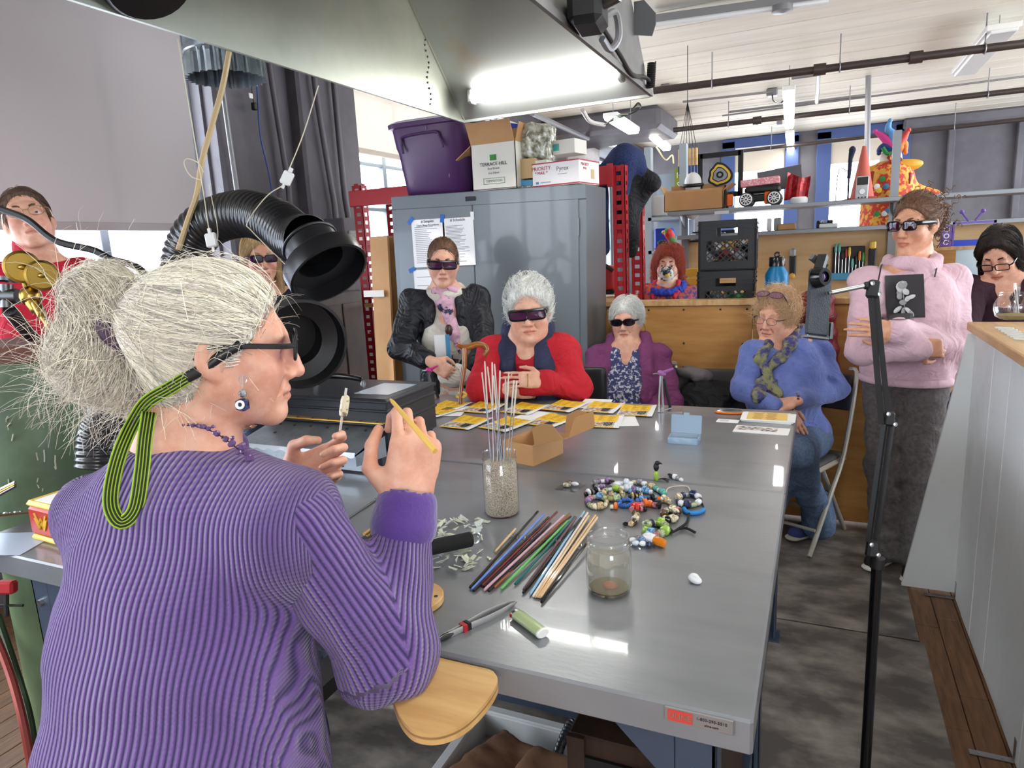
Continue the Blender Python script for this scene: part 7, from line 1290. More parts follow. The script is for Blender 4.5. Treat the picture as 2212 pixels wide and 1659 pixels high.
# glasses, strap, earring, necklace
sg=shades(root,hc,R,'rect','black','lens_violet',1.,1.02,.006,.002)
mat('strap_lime',C(150,186,40),.6);st_px=[(520,742,.985),(480,765,.98),(440,795,.975),(405,815,.975),(360,842,.98),(318,868,.985),(292,905,.99),(262,970,.955),(243,1040,.94),(240,1095,.93),(262,1128,.925),(292,1100,.93),(306,1020,.945),(313,950,.965),(322,890,.985)]
P=np.array([J(*q)for q in st_px]);full=spline(P,5);cut_=15
MB().tube(full[:cut_+1],.0052,8,flat=(np.array(CU),1.6)).build('strap_end','black_rubber',sg,60);gs=full[cut_:];Tn=np.gradient(gs,axis=0);Tn/=np.linalg.norm(Tn,axis=1)[:,None];view=gs-CAM;view/=np.linalg.norm(view,axis=1)[:,None];sd_=np.cross(Tn,view);sd_/=np.linalg.norm(sd_,axis=1)[:,None]
for k in range(-4,5):MB().tube(gs+sd_*k*.0021-view*(.0016 if k%2 else .0)*1,.0016 if k%2==0 else .0012,5).build('strap_band' if k%2==0 else 'strap_stripe','strap_lime' if k%2==0 else 'black',sg,170)
e0=J(524,838,.975);t_=MB().tube([e0+CU*.018,e0],.0008,5).torus(e0+CU*.012,frame(CW),.006,.0007,14,4).build('earring','steel',root);MB().ball(e0-CU*.008,.006).build('bead','bead_grey',t_);MB().lathe([(.004,-.009),(.0095,-.006),(.0095,.006),(.004,.009)],e0-CU*.024,None,14,True).build('bead','bead_navy',t_);MB().torus(e0-CU*.024-CW*.0095,frame(CW),.0048,.002,14,5).build('bead_eye','paper',t_)
nk_=thing;MBn=MB().tube(spline([J(370,922,1.02),J(420,920,.995),J(470,938,.985),J(520,975,.985),J(545,1000,1.0)],5),.0009,5).build('necklace','cord_black',root);mat('amethyst',C(96,70,116),.2,coat=.4);rs=np.random.RandomState(2);NP=spline([J(372,922,1.02),J(420,918,.995),J(470,936,.985),J(520,973,.985),J(548,1002,1.0)],7)
for i,p in enumerate(NP):MB().box(p+rs.normal(size=3)*.002,rs.uniform(.006,.011,3)*(.6+.5*i/len(NP)),rotm(*rs.uniform(0,90,3)),.002).build('stone','amethyst',MBn,0)
# what she holds
A=J(748,838,1.345);B=J(714,1072,1.335);t=thing('held_mandrel','thin mandrel with a cream patterned bead held upright in the left hand','mandrel',B);d=unit(A-B);L=np.linalg.norm(A-B)
MB().tube([B,B+d*L*.55],.0016,7).ball(B,.003).build('steel_rod','steel_dark',t);MB().tube([B+d*L*.54,A],.0026,7).build('release_coating','bead_release',t);bc=J(744,877,1.345);MB().lathe([(.003,-.022),(.0075,-.019),(.009,-.012),(.009,.012),(.0075,.019),(.003,.022)],bc,frame(d),14,True).build('bead',mat('bead_carved',C(214,202,172),.3,col2=C(140,120,92),ns=90,mixlo=.52,mixhi=.6),t,40)
A=J(843,862,1.10);B=J(940,975,1.0);one('held_stick',MB().tube([A,A+(B-A)*.06,A+(B-A)*.97,B],[.0016,.0034,.0052,.0046],8),mat('stick_yellow',C(218,178,92),.5),'yellow wooden stick held in the raised right hand','stick')
# ---------------------------------------------------------------- woman in red turtleneck by the window
HANDS=np.array([-.75,1.2,1.2])
def stand(hc,Rb,sw_,zsh,zhip,w_=.1):
 m=np.array([hc[0],hc[1],0])-Rb[:,1]*.035;sh=[m+Rb[:,0]*sw_+(0,0,zsh),m-Rb[:,0]*sw_+(0,0,zsh)];hips=[m+Rb[:,0]*w_+(0,0,zhip),m-Rb[:,0]*w_+(0,0,zhip)]
 kn=[np.array([h[0],h[1],zhip*.54])+Rb[:,1]*.02 for h in hips];an=[np.array([h[0],h[1],.085])for h in hips];return sh,hips,kn,an
def simple_hair(root,hc,R,s,m,n,flow,seed=1,r=.0008,lift=.004,extra=None,cutp=(.9,-.5,.03,-.09),gx=.012,gy=.014,gz=.016,steps=9,step=.013,jit=.15,free=0,fall=0,h=.010,dsp=.002,name='hair',wide=1.,ok=None):
 S=cap_hair(hc,R,s,gx,gy,gz,wide)
 if extra:extra(S,lambda x,y,z:np.asarray(hc)+R@(np.array([x,y,z])*s),0)
 hairline(S,hc,R,s,cutp[0],cutp[1],cutp[2],cutp[3])
 if extra:extra(S,lambda x,y,z:np.asarray(hc)+R@(np.array([x,y,z])*s),1)
 soft(name,S,m+'_base',root,h,disp=lambda p:dsp*wn(p,seed,90));strands('hair_strands',S,m,root,surf_pts(S,n,seed,ok=ok),flow,steps,step,r,lift,jit,seed+1,.35,free=free,fall=fall)
 return S
def comb(hc,R,dirs,part=0.):
 def f(p,i):q=(p-np.asarray(hc))@R;d=np.stack([np.sign(q[:,0]-part)*dirs[0],np.full(len(p),dirs[1]),np.full(len(p),dirs[2])],1);return d@R.T
 return f
hc=J(62,478,2.6);R=head_frame(hc,[.86,-.52,0],8,16);root=person('woman in a bright red turtleneck and thin glasses standing by the big blind',hc);Rb=body_frame([.8,-.6,0])
sh,hips,kn,an=stand(hc,Rb,.165,hc[2]-.215,hc[2]-.78);nb=(sh[0]+sh[1])/2+(0,0,.06);el=[s_+Rb[:,0]*k*.05+(0,0,-.29)for s_,k in zip(sh,(1,-1))];wr=[e+Rb[:,1]*.14+(0,0,-.19)for e in el]
figure(root,hc,R,'skin_fair',nb,sh,el,wr,hips,kn,an,[dict(w=wr[i],d=Rb[:,1]*.5-(0,0,.8),nrm=Rb[:,0]*(1,-1)[i],side=(1,-1)[i],st=.009)for i in(0,1)],head=dict(mouth=.002,open_eyes=True),st=.004,blush=.2)
S=SDF();trunk(S,sh,hips,Rb,.175,.115,.06);[sleeve(S,sh[i],el[i],wr[i],.058,.05,.04)for i in(0,1)];S.cap(nb-(0,0,.06),sh[0],.06,.055,.05).cap(nb-(0,0,.06),sh[1],.06,.055,.05).cap(nb-(0,0,.04),nb+(0,0,.055)+R[:,1]*.02,.074,.066,.02);mat('knit_red',C(196,28,56),wr=0.3,rough=.8,col2=C(180,20,48),ns=50,bump=.15,bs=200);soft('turtleneck',S,'knit_red',root,.012,disp=folds(2,.005,24))
S=SDF();[limb(S,hips[i],kn[i],an[i],.10,.08,.065,.05)for i in(0,1)];soft('trousers',S,'denim_dark',root,.022);[shoe(root,a,Rb[:,1],'black','black_rubber')for a in an]
simple_hair(root,hc,R,1.,'hair_brown',1600,comb(hc,R,(.25,-1,-.25),.01),31,extra=lambda S,g,k:S.ell(g(0,-.07,-.05),(.05,.045,.05),R,.03)if not k else None,cutp=(.86,-.52,.024,-.10),gx=.006,gy=.010,gz=.010);eyes(root,hc,R,'iris_blue');brows(root,hc,R,'hair_brown_base');shades(root,hc,R,'round','gold_wire','lens_clear',1.,1.02,-.002,.006,'eyeglasses')
# ---------------------------------------------------------------- blonde woman behind the fume hose
hc=J(563,557,3.35);R=head_frame(hc,[.78,-.62,0],0,-4);root=person('blonde woman in navy with violet glasses seen beneath the fume hose',hc);Rb=body_frame([.75,-.66,0]);sh,hips,kn,an=stand(hc,Rb,.16,hc[2]-.215,hc[2]-.74);nb=(sh[0]+sh[1])/2+(0,0,.06);el=[s_+Rb[:,0]*k*.04+(0,0,-.28)for s_,k in zip(sh,(1,-1))];wr=[e+Rb[:,1]*.12+(0,0,-.2)for e in el]
figure(root,hc,R,'skin_rosy',nb,sh,el,wr,hips,kn,an,[dict(w=wr[i],d=Rb[:,1]*.4-(0,0,.9),nrm=Rb[:,0]*(1,-1)[i],side=(1,-1)[i],st=.009)for i in(0,1)],st=.0055,blush=.2)
S=SDF();trunk(S,sh,hips,Rb,.17,.11,.06);[sleeve(S,sh[i],el[i],wr[i],.056,.05,.04)for i in(0,1)];S.cap(nb-(0,0,.05),nb+(0,0,.0),.07,.06,.03);mat('knit_navy',C(36,38,56),wr=0.3,rough=.85);soft('sweater',S,'knit_navy',root,.014,disp=folds(3));S=SDF();[limb(S,hips[i],kn[i],an[i],.10,.08,.065,.05)for i in(0,1)];soft('trousers',S,'denim_dark',root,.024);[shoe(root,a,Rb[:,1],'black','black_rubber')for a in an]
def long_hair(S,g,k,L=.17,w_=.075):
 if k:
  for q in(-1,1):S.cap(g(q*.07,.01,.02),g(q*w_*1.05,.0,-L),.028,.032,.03,flat=(R[:,0],.6))
  S.cap(g(0,-.06,-.02),g(0,-.065,-L),.06,.06,.03)
  for q in(-1,1):S.cap(g(q*.03,.06,.09),g(q*.072,.03,.03),.018,.02,.02)
simple_hair(root,hc,R,1.,'hair_blonde',1600,comb(hc,R,(.55,-.25,-1)),41,extra=long_hair,cutp=(.9,-.45,.04,-.10));brows(root,hc,R,'hair_blonde_base');shades(root,hc,R,'rect','black','lens_violet',1.,1.02,.002,.004)
# ---------------------------------------------------------------- standing woman in black jacket
D=3.5;hc=J(957,568,D);R=head_frame(hc,HANDS-hc,-3,-5);root=person('woman standing in a black bomber jacket with dark wrap sunglasses and pink scarf',hc);Rb=body_frame(HANDS-hc);sh,hips,kn,an=stand(hc,Rb,.165,hc[2]-.205,hc[2]-.76);nb=(sh[0]+sh[1])/2+(0,0,.06)
el=[J(866,752,D+.0),J(1047,752,D-.02)];wr=[J(938,785,D-.16),J(1002,800,D-.10)]
figure(root,hc,R,'skin_fair',nb,sh,el,wr,hips,kn,an,[dict(w=wr[0],d=CR*.8-CU*.5,nrm=-CW,side=-1,s=.95,curl=(.5,.5,.5,.5),st=.006),dict(w=wr[1],d=-CR*.8-CU*.5,nrm=-CW,side=1,s=.95,st=.009)],s=.97,st=.0037,blush=.16)
mat('bomber',C(17,19,29),wr=0.45,rough=.5,bump=.1,bs=40);S=SDF();trunk(S,sh,[h+(0,0,.12)for h in hips],Rb,.165,.115);[sleeve(S,sh[i]+(0,0,.01),el[i],wr[i]+(el[i]-wr[i])*.25,.062,.060,.046)for i in(0,1)];[S.ell(s_+(0,0,.02),.062,None,.04)for s_ in sh];mid=(sh[0]+sh[1])/2
S.box(mid+Rb[:,1]*.10+(0,0,-.22),(.055,.075,.30),Rb,.03,.02,-1);soft('bomber_jacket',S,'bomber',root,.011,disp=folds(6,.008,30))
S=SDF();trunk(S,sh,hips,Rb,.145,.105,.05,hip=1.02);S.tor(nb+(0,0,-.005),frame((.06,-.25,1)),.075,.032,.02);S.ell(J(985,812,D-.10),(.09,.045,.06),Rb,.04);SH=S;mat('hoodie_cream',C(214,208,198),wr=0.4,rough=.85,bump=.15,bs=120);hd=soft('inner_hoodie',S,'hoodie_cream',root,.012,disp=folds(7,.006,28));fr=mid+Rb[:,1]*.118
RT=np.stack([-Rb[:,0],[0,0,1],Rb[:,1]],1);pf=lambda x,z:mid+Rb[:,1]*.150-Rb[:,0]*x+(0,0,z)
[press_mesh(text_mesh(tx_,sz_,J(x_,y_,D-.3),RT,'ink',hd),SH,-Rb[:,1])for tx_,sz_,x_,y_ in(('EXPRESS',.042,965,795),('FOR ARTS',.034,967,808))];an_=np.arange(10)*math.pi/5+.3;MB().prism(np.c_[np.cos(an_),np.sin(an_)]*np.where(np.arange(10)%2,.02,.045)[:,None],press(SH,J(978,798,D-.3),-Rb[:,1])[0],RT,.001).build('star_print',mat('star_red',C(190,96,84),.8),hd);MB().box(pf(-.03,-.25)+Rb[:,1]*.012,(.075,.20,.002),RT).build('name_badge','paper',hd);MB().box(pf(.0,-.25)+Rb[:,1]*.014,(.022,.20,.002),RT).build('badge_band','book_blue',hd)
mat('scarf_pink',C(216,170,190),wr=0.4,rough=.6,col2=C(40,40,70),ns=12,mixlo=.56,mixhi=.6);S=SDF();S.tor(nb+Rb[:,1]*.02+(0,0,-.012),frame(Rb[:,1]*-.35+np.array([0,0,1])),.066,.019,.02);S.cap(nb+Rb[:,1]*.09+(0,0,-.06),nb+Rb[:,1]*.125-Rb[:,0]*.03+(0,0,-.22),.03,.022,.03).cap(nb+Rb[:,1]*.10+(0,0,-.05),nb+Rb[:,1]*.13-Rb[:,0]*.06+(0,0,-.30),.026,.016,.03);S.ell(nb+Rb[:,1]*.085+(0,0,-.06),(.04,.026,.04),Rb,.03);soft('scarf',S,'scarf_pink',root,.009,disp=folds(9,.006,60));MB().ball(nb+Rb[:,1]*.15-Rb[:,0]*.01+(0,0,-.19),(.02,.008,.03),Rb).build('pendant',mat('pendant',C(70,40,36),.3),root)
S=SDF();[limb(S,hips[i],kn[i],an[i],.10,.08,.065,.05)for i in(0,1)];S.ell((hips[0]+hips[1])/2,(.16,.11,.1),Rb,.05);soft('jeans',S,'denim_dark',root,.02);[shoe(root,a,Rb[:,1],'black','black_rubber')for a in an]
simple_hair(root,hc,R,.97,'hair_mid',1500,comb(hc,R,(.1,-1,.1)),51,cutp=(.88,-.5,.026,-.085),gx=.004,gy=.008,gz=.010,extra=lambda S,g,k:S.ell(g(0,-.08,.06),(.035,.03,.035),R,.02)if not k else None);shades(root,hc,R,'wrap','black_gloss','lens_plum',.97,1.04,.000,.006);brows(root,hc,R,'hair_mid_base',.97)
# cane
A=J(1012,745,3.28);t=thing('walking_cane','polished wooden cane with curved handle leaning on the workbench','cane',J(985,856,3.0));mat('cane_wood',C(170,104,40),.25,col2=C(120,66,24),ns=8,stretch=(1,1,.3),coat=.4);dd=2.92;MB().tube(spline([J(1045,768,dd),J(1052,757,dd),J(1046,747,dd),J(1030,744,dd),J(1010,750,dd),J(995,748,dd),J(988,744,dd)],6),np.interp(np.linspace(0,1,37),[0,.3,.7,1],[.010,.013,.013,.009]),10).build('handle','cane_wood',t,60);b_=J(995,852,dd);b_=b_+(b_-J(1003,752,dd))*5.2;MB().tube([J(1004,752,dd),J(1003,790,dd),J(997,830,dd),b_],[.013,.011,.0095,.008],10).build('shaft','cane_wood',t);MB().tube(spline([J(990,850,dd),J(997,846,dd),J(1007,852,dd),J(998,858,dd),J(985,856,dd)],4),.006,6).build('yellow_strap','tin_yellow',t)
# little third-hand stands on the far bench
def stand_(px,py,tx,ty,label,mm):
 p=ptz(px,py,TZ);t=thing('helping_hand',label,'helping hand',p);e=np.array([*(p[:2]),0])+(0,0,ptd(tx,ty,float((p-CAM)@CW))[2]);MB().lathe([(0,.004),(.04,.004),(.04,0),(0,0)],p,None,6,sq=None).build('base','steel',t,0);[MB().tube([p+(x,0,.004),e+(x*.4,0,-.01)],.0045,8).build('post','steel',t)for x in(-.012,.004)];MB().tube([p+(.03,.01,.004),e+(.008,0,-.02)],.006,8).build('strut','black',t);MB().ball(e,(.018,.012,.010),rotm(0,20,0)).tube([e,e+(.045,0,.02)],[.008,.004],8).build('clip',mm,t);MB().tube([e,e+(-.035,0,-.004)],[.006,.003],6).build('jaw','steel_dark',t)
mat('clip_pink',C(196,40,130),.4);mat('clip_purple',C(150,90,150),.4);stand_(932,862,928,797,'steel helping hand with a magenta clip beside the kiln','clip_pink');stand_(1430,882,1436,803,'steel helping hand with a purple clip in front of the plum jacket','clip_purple');p=ptz(1437,884,TZ);one('steel_plate',MB().box(p+(.01,-.01,.002),(.11,.09,.003),rotm(0,0,12)),'steel','thin bare steel plate under the purple-clipped helping hand','plate')
# ---------------------------------------------------------------- white-haired woman in red with navy vest
D=3.02;hc=J(1143,672,D);R=head_frame(hc,HANDS-hc+(.1,0,0),3,-3);s1=1.06;root=person('white-haired woman in red with navy vest, arms folded on the bench edge',hc);Rb=body_frame([.25,-.97,0]);sh=[J(1068,760,D+.07),J(1216,754,D+.02)];hips=[np.array([hc[0]-.10,hc[1]+.12,.68]),np.array([hc[0]+.10,hc[1]+.12,.68])];kn=[h+(0,-.38,.0)for h in hips];an=[np.array([k[0],k[1]+.02,.26])for k in kn];nb=(sh[0]+sh[1])/2+(0,0,.075)
el=[J(1040,838,D-.05),J(1245,838,D-.06)];wr=[J(1182,826,D-.14),J(1105,842,D-.12)]
figure(root,hc,R,'skin_fair',nb,sh,el,wr,hips,kn,an,[dict(w=J(1168,822,D-.17),d=-CR*.95+CU*.05,nrm=-CW+CU*.3,side=1,s=.92,curl=(.15,.15,.2,.2),thumb=(.2,.2),st=.006),dict(w=wr[1],d=CR,nrm=-CW,side=-1,st=.01)],s=s1,head=dict(full=.9,wide=1.04),st=.0037,blush=.16)
mat('fleece_red',C(184,24,40),wr=0.35,rough=.85,bump=.1,bs=150);mat('vest_navy',C(34,40,72),wr=0.35,rough=.7,bump=.1,bs=120);S=SDF();trunk(S,sh,hips,Rb,.18,.13,.05,.1);[S.cap(sh[i],el[i],.068,.066,.05)for i in(0,1)];S.cap(el[0],wr[0],.062,.046,.03);S.cap(el[1],J(1150,828,D-.15),.064,.042,.03);S.cap(nb-(0,0,.05),mid*0+(sh[0]+sh[1])/2,.06,.07,.04);S.ell(nb+Rb[:,1]*.07+(0,0,-.03),(.05,.05,.09),Rb,.02,-1);fl_=soft('red_top',S,'fleece_red',root,.011,disp=folds(12,.007,26))
S=SDF();sv=[s_*.9+(sh[0]+sh[1])/2*.1 for s_ in sh];trunk(S,sv,hips,Rb,.205,.162,.05,.1);S.chain([nb+Rb@np.array([.085,-.04,.03]),nb+Rb@np.array([0,-.085,.04]),nb+Rb@np.array([-.085,-.04,.03])],[.025,.03,.025],.03);[S.cap(nb+Rb@np.array([q*.085,-.03,.025]),nb+Rb@np.array([q*.075,.11,-.12]),.032,.026,.03)for q in(-1,1)];S.box((sh[0]+sh[1])/2+Rb[:,1]*.15+(0,0,-.08),(.04,.09,.16),Rb,.02,.02,-1);S.ell(nb+(0,0,.02),(.062,.07,.12),Rb,.01,-1)
for i in(0,1):S.cap(sh[i]+Rb[:,0]*(1,-1)[i]*.10,el[i]+Rb[:,0]*(1,-1)[i]*.05,.085,.08,.01,-1)
soft('navy_vest',S,'vest_navy',root,.011,disp=folds(13,.005,26));S=SDF();[limb(S,hips[i],kn[i],an[i],.09,.07,.06,.05)for i in(0,1)];soft('trousers',S,'denim_dark',root,.024);[shoe(root,a,(0,-1,0),'black','black_rubber')for a in an]if 0 else None
simple_hair(root,hc,R,s1,'hair_white',2200,comb(hc,R,(.3,-1,.25)),61,lift=.014,jit=.22,free=2,gx=.016,gy=.012,gz=.026,cutp=(.88,-.5,.030,-.07),dsp=.004,wide=1.04);shades(root,hc,R,'wrap','black_gloss','lens_plum',s1,1.06,.0,.006);MB().torus(J(1140,822,D-.19),frame(CR),.026,.002,20,5).build('bracelet','brass',root)
def stool(x,y,z,f,label,back=True):
 t=thing('work_stool',label,'chair',(x,y,0));Rf=body_frame(f);c=np.array([x,y,0]);S_=SDF();S_.box(c+(0,0,z-.04),(.19,.19,.035),Rf,.03);soft('seat',S_,'black_rubber',t,.016)
 if back:S_=SDF();S_.box(c-Rf[:,1]*.20+(0,0,z+.22),(.17,.022,.15),Rf,.02);soft('backrest',S_,'black_rubber',t,.014);MB().tube([c-Rf[:,1]*.12+(0,0,z-.05),c-Rf[:,1]*.22+(0,0,z),c-Rf[:,1]*.225+(0,0,z+.2)],.012,8).build('back_stem','steel_dark',t)
 MB().tube([c+(0,0,.06),c+(0,0,z-.06)],.022,10).build('post','steel_dark',t)
 for k in range(5):a_=k*1.2566;MB().tube([c+(0,0,.07),c+(.23*math.cos(a_),.23*math.sin(a_),.03)],[.018,.012],8).build('leg','black',t)
stool((hips[0][0]+hips[1][0])/2+.09,hips[0][1]+.04,.60,(.1,-1,0),'black padded work stool under the white-haired woman in red')
# ---------------------------------------------------------------- woman in plum jacket
D=3.72;hc=J(1354,692,D);R=head_frame(hc,[.04,-1,0],2,0);s1=.94;root=person('woman in an open plum fleece jacket and floral blouse with dark sunglasses',hc);Rb=body_frame([.08,-1,0]);sh=[J(1292,772,D+.02),J(1424,770,D-.02)];m_=(sh[0]+sh[1])/2;hips=[np.array([m_[0]-.1,m_[1]+.0,.50]),np.array([m_[0]+.1,m_[1]+.0,.50])];kn=[h+(0,-.40,.02)for h in hips];an=[np.array([k[0],k[1]+.04,.09])for k in kn];nb=m_+(0,0,.06)
el=[J(1285,880,D-.05),J(1452,880,D-.08)];wr=[kn[0]+(.02,.16,.10),kn[1]+(-.02,.16,.10)]
figure(root,hc,R,'skin_fair',nb,sh,el,wr,hips,kn,an,[dict(w=wr[i],d=(0,-1,-.2),nrm=(0,0,1),side=(-1,1)[i],st=.01)for i in(0,1)],s=s1,head=dict(full=.6,wide=1.05),st=.004,blush=.14)
mat('plum',C(120,58,104),wr=0.35,rough=.85,bump=.1,bs=140);mat('floral',C(52,58,104),.7,col2=C(196,196,206),ns=60,mixlo=.52,mixhi=.58,detail=3);S=SDF();trunk(S,sh,hips,Rb,.165,.12,.055,.2);S.ell(nb+Rb[:,1]*.06+(0,0,-.04),(.03,.05,.09),Rb,.01,-1);soft('floral_blouse',S,'floral',root,.011,disp=folds(15,.004,30))
S=SDF();trunk(S,sh,hips,Rb,.185,.14,.05,.15,hip=1.06);[sleeve(S,sh[i],el[i],wr[i],.07,.066,.05)for i in(0,1)];S.box(m_+Rb[:,1]*.15+(0,0,-.22),(.085,.12,.36),Rb,.04,.03,-1);S.chain([nb+Rb@np.array([.10,.05,-.05]),nb+Rb@np.array([.085,-.03,.03]),nb+Rb@np.array([0,-.075,.045]),nb+Rb@np.array([-.085,-.03,.03]),nb+Rb@np.array([-.10,.05,-.05])],[.04,.036,.03,.036,.04],.03);S.ell(nb+(0,0,.03),(.062,.065,.10),Rb,.01,-1);[S.cap(nb+Rb@np.array([q*.095,.02,-.01]),nb+Rb@np.array([q*.125,.12,-.12]),.028,.034,.03,flat=(Rb[:,1],.7))for q in(-1,1)];soft('plum_jacket',S,'plum',root,.012,disp=folds(16,.007,26))
S=SDF();[limb(S,hips[i],kn[i],an[i],.085,.07,.06,.05)for i in(0,1)];soft('trousers',S,'denim_dark',root,.024);[shoe(root,a,(0,-1,0),'black','black_rubber')for a in an]
simple_hair(root,hc,R,s1,'hair_white',1600,comb(hc,R,(.8,-.1,-.6)),71,gx=.012,gy=.016,gz=.018,cutp=(.95,-.25,.066,-.075),jit=.35,lift=.009,wide=1.05,free=2);shades(root,hc,R,'oval','black_gloss','lens_dark',s1,1.05,.0,.006);[MB().tube(spline([hc+R@np.array([q*.078,-.01,.0]),hc+R@np.array([q*.098,.0,-.06]),hc+R@np.array([q*.075,.02,-.14])],5),.0012,4).build('glasses_cord','black',root)for q in(-1,1)]
# ---------------------------------------------------------------- woman in blue fleece with patterned scarf
D=3.42;hc=J(1678,684,D);R=head_frame(hc,[-.42,-.9,0],-5,-4);root=person('woman in blue fleece and patterned scarf with sunglasses pushed into her hair',hc);fd=unit([-.42,-.9,0]);Rb=body_frame(fd);sh=[J(1630,762,D+.0),J(1768,755,D+.05)];m_=(sh[0]+sh[1])/2;hb=np.array([m_[0]+.03,m_[1]+.04,.53]);hips=[hb+Rb[:,0]*.1,hb-Rb[:,0]*.1];nb=m_+(0,0,.065)
kn=[np.array([-.13,3.40,.55]),J(1718,985,3.22)];kn[1][2]=.54;an=[np.array([-.20,3.45,.09]),ptz(1768,1130,.10)];el=[J(1603,842,D-.06),J(1806,842,D+.02)];wr=[J(1668,878,D-.20),J(1712,868,D-.19)]
figure(root,hc,R,'skin_rosy',nb,sh,el,wr,hips,kn,an,[dict(w=J(1712,870,D-.21),d=-CR*.95-CU*.25,nrm=CU*.8-CW*.6,side=1,s=.95,curl=(.18,.2,.2,.25),thumb=(.2,.15),st=.0055),dict(w=J(1700,888,D-.17),d=CR*.55-CU*.85,nrm=-CW*.9+CU*.3,side=-1,s=.95,curl=(.12,.12,.14,.16),thumb=(.2,.2),st=.0055)],head=dict(full=.7,wide=1.03),st=.0037,blush=.14)
mat('fleece_blue',C(106,122,188),wr=0.28,rough=.9,col2=C(94,110,174),ns=16,bump=.15,bs=110,sheen=.2);S=SDF();trunk(S,sh,hips,Rb,.185,.145,.05,.25,hip=1.05);S.cap(sh[0],el[0],.064,.056,.05);S.cap(el[0],wr[0],.056,.042,.03);S.cap(sh[1],el[1],.064,.058,.05);S.cap(el[1],J(1722,866,D-.17),.057,.042,.03);S.chain([nb+Rb@np.array([.07,.06,-.02]),nb+Rb@np.array([.07,-.03,.03]),nb+Rb@np.array([0,-.07,.04]),nb+Rb@np.array([-.07,-.03,.03]),nb+Rb@np.array([-.06,.06,-.02])],[.03,.026,.026,.026,.03],.03);S.ell(nb+Rb[:,1]*.06+(0,0,.0),(.045,.05,.08),Rb,.02,-1);soft('blue_fleece',S,'fleece_blue',root,.011,disp=folds(18,.007,24));SH=S;vb=unit(J(1660,790,1.)-CAM);K_=lambda x,y,o_=.014:press(SH,J(x,y,D-.5),vb,o_)[0];MB().tube([K_(1672,752+8*i,.003)for i in range(12)],.0035,5).build('zip',mat('zip_blue',C(70,80,130),.5),root)
mat('scarf_print',C(136,136,96),wr=0.5,rough=.6,col2=C(66,62,120),ns=22,mixlo=.46,mixhi=.56);S=SDF();S.chain([nb+Rb@np.array([.07,-.03,.05]),K_(1650,750,.006),K_(1638,774,.006),K_(1651,798,.012)],[.02,.026,.026,.018],.02,flat=(vb,.6));S.chain([nb+Rb@np.array([-.07,-.03,.05]),K_(1712,738,.006),K_(1694,766,.006),K_(1655,798,.012)],[.024,.03,.03,.018],.02,flat=(vb,.6));S.ell(K_(1653,801,.014),.022,None,.02);S.chain([K_(1650,805,.02),K_(1642,838,.008),K_(1636,864,.01)],[.018,.028,.034],.02,flat=(vb,.5));S.chain([K_(1656,805,.02),K_(1666,836,.008),K_(1680,860,.01)],[.018,.028,.032],.02,flat=(vb,.5));soft('scarf',S,'scarf_print',root,.009,disp=folds(19,.006,70))
S=SDF();[S.chain([hips[i]+(0,0,.0),kn[i],an[i]+(0,0,.03)],[.105,.078,.062],.05)for i in(0,1)];S.cap(an[1]+(0,0,.12),an[1]+(0,0,.0),.065,.085,.04);S.ell(hb,(.18,.15,.11),Rb,.05);soft('jeans',S,'denim',root,.012,disp=folds(20,.006,36));ff=unit(ptz(1712,1175,0)-ptz(1790,1150,0));shoe(root,ptz(1775,1148,0),ff,mat('shoe_blue',C(64,70,130),.8,bump=.3,bs=300),mat('sole_cream',C(206,200,186),.6),1.15);shoe(root,an[0],fd,'shoe_blue','sole_cream')
simple_hair(root,hc,R,1.,'hair_strawberry',2000,comb(hc,R,(.6,.5,.1)),81,lift=.012,jit=.5,gx=.014,gy=.014,gz=.026,cutp=(.93,-.36,.045,-.07),dsp=.004,wide=1.03,free=4,steps=6);shades(root,hc,R,'round',mat('frame_slate',C(60,66,84),.3),'lens_clear',1.,1.03,-.003,.005,'eyeglasses');shades(root,hc,R,'oval',mat('frame_plum',C(90,50,66),.3),mat('lens_mauve',C(120,86,100),.1),1.,1.03,.0,.048,'sunglasses',pitch=55);brows(root,hc,R,'hair_strawberry_base');q=MB();an_=np.arange(11)*2*math.pi/11;[q.ball(J(1716,868,D-.19)+R_cam()@np.array([.012*math.cos(a_),.034*math.sin(a_),.034*math.cos(a_)]),.007,None,8,6)for a_ in an_];q.build('bead_bracelet','bead_brown',root)
def folding_chair(c,f,label,seat=.45):
 Rf=body_frame(f);c=np.asarray(c,float);t=thing('folding_chair',label,'chair',(c[0],c[1],0));g=lambda x,y,z:c+Rf@np.array([x,y,z]);mat('chair_metal',C(186,182,172),.35,metal=.5)if 'chair_metal' not in MATS else 0
 S_=SDF();S_.box(g(0,0,seat-.012),(.20,.20,.012),Rf,.012);soft('seat',S_,mat('chair_pad',C(78,76,78),.7)if 'chair_pad' not in MATS else 'chair_pad',t,.014);S_=SDF();S_.box(g(0,-.24,seat+.30),(.20,.014,.10),Rf,.014);soft('backrest',S_,'chair_pad',t,.014);MB().box(g(0,0,seat-.035),(.41,.41,.03),Rf,.012).build('seat_rim','chair_metal',t)
 for q in(-1,1):MB().tube(spline([g(q*.215,.20,.012),g(q*.215,.0,seat*.6),g(q*.215,-.14,seat+.02),g(q*.21,-.25,seat+.38),g(q*.17,-.26,seat+.42)],5),.012,8).build('front_leg','chair_metal',t);MB().tube([g(q*.19,-.24,.012),g(q*.19,.05,seat-.03)],.012,8).build('rear_leg','chair_metal',t)
 MB().tube([g(-.215,.15,.13),g(.215,.15,.13)],.008,8).tube([g(-.19,-.19,.1),g(.19,-.19,.1)],.008,8).build('stretcher','chair_metal',t)
folding_chair((hb[0]+.0,hb[1]-.05,0),fd,'beige metal folding chair under the woman in blue fleece');folding_chair((J(1354,850,3.72)[0],3.63,0),(0,-1,0),'beige metal folding chair under the woman in plum jacket')
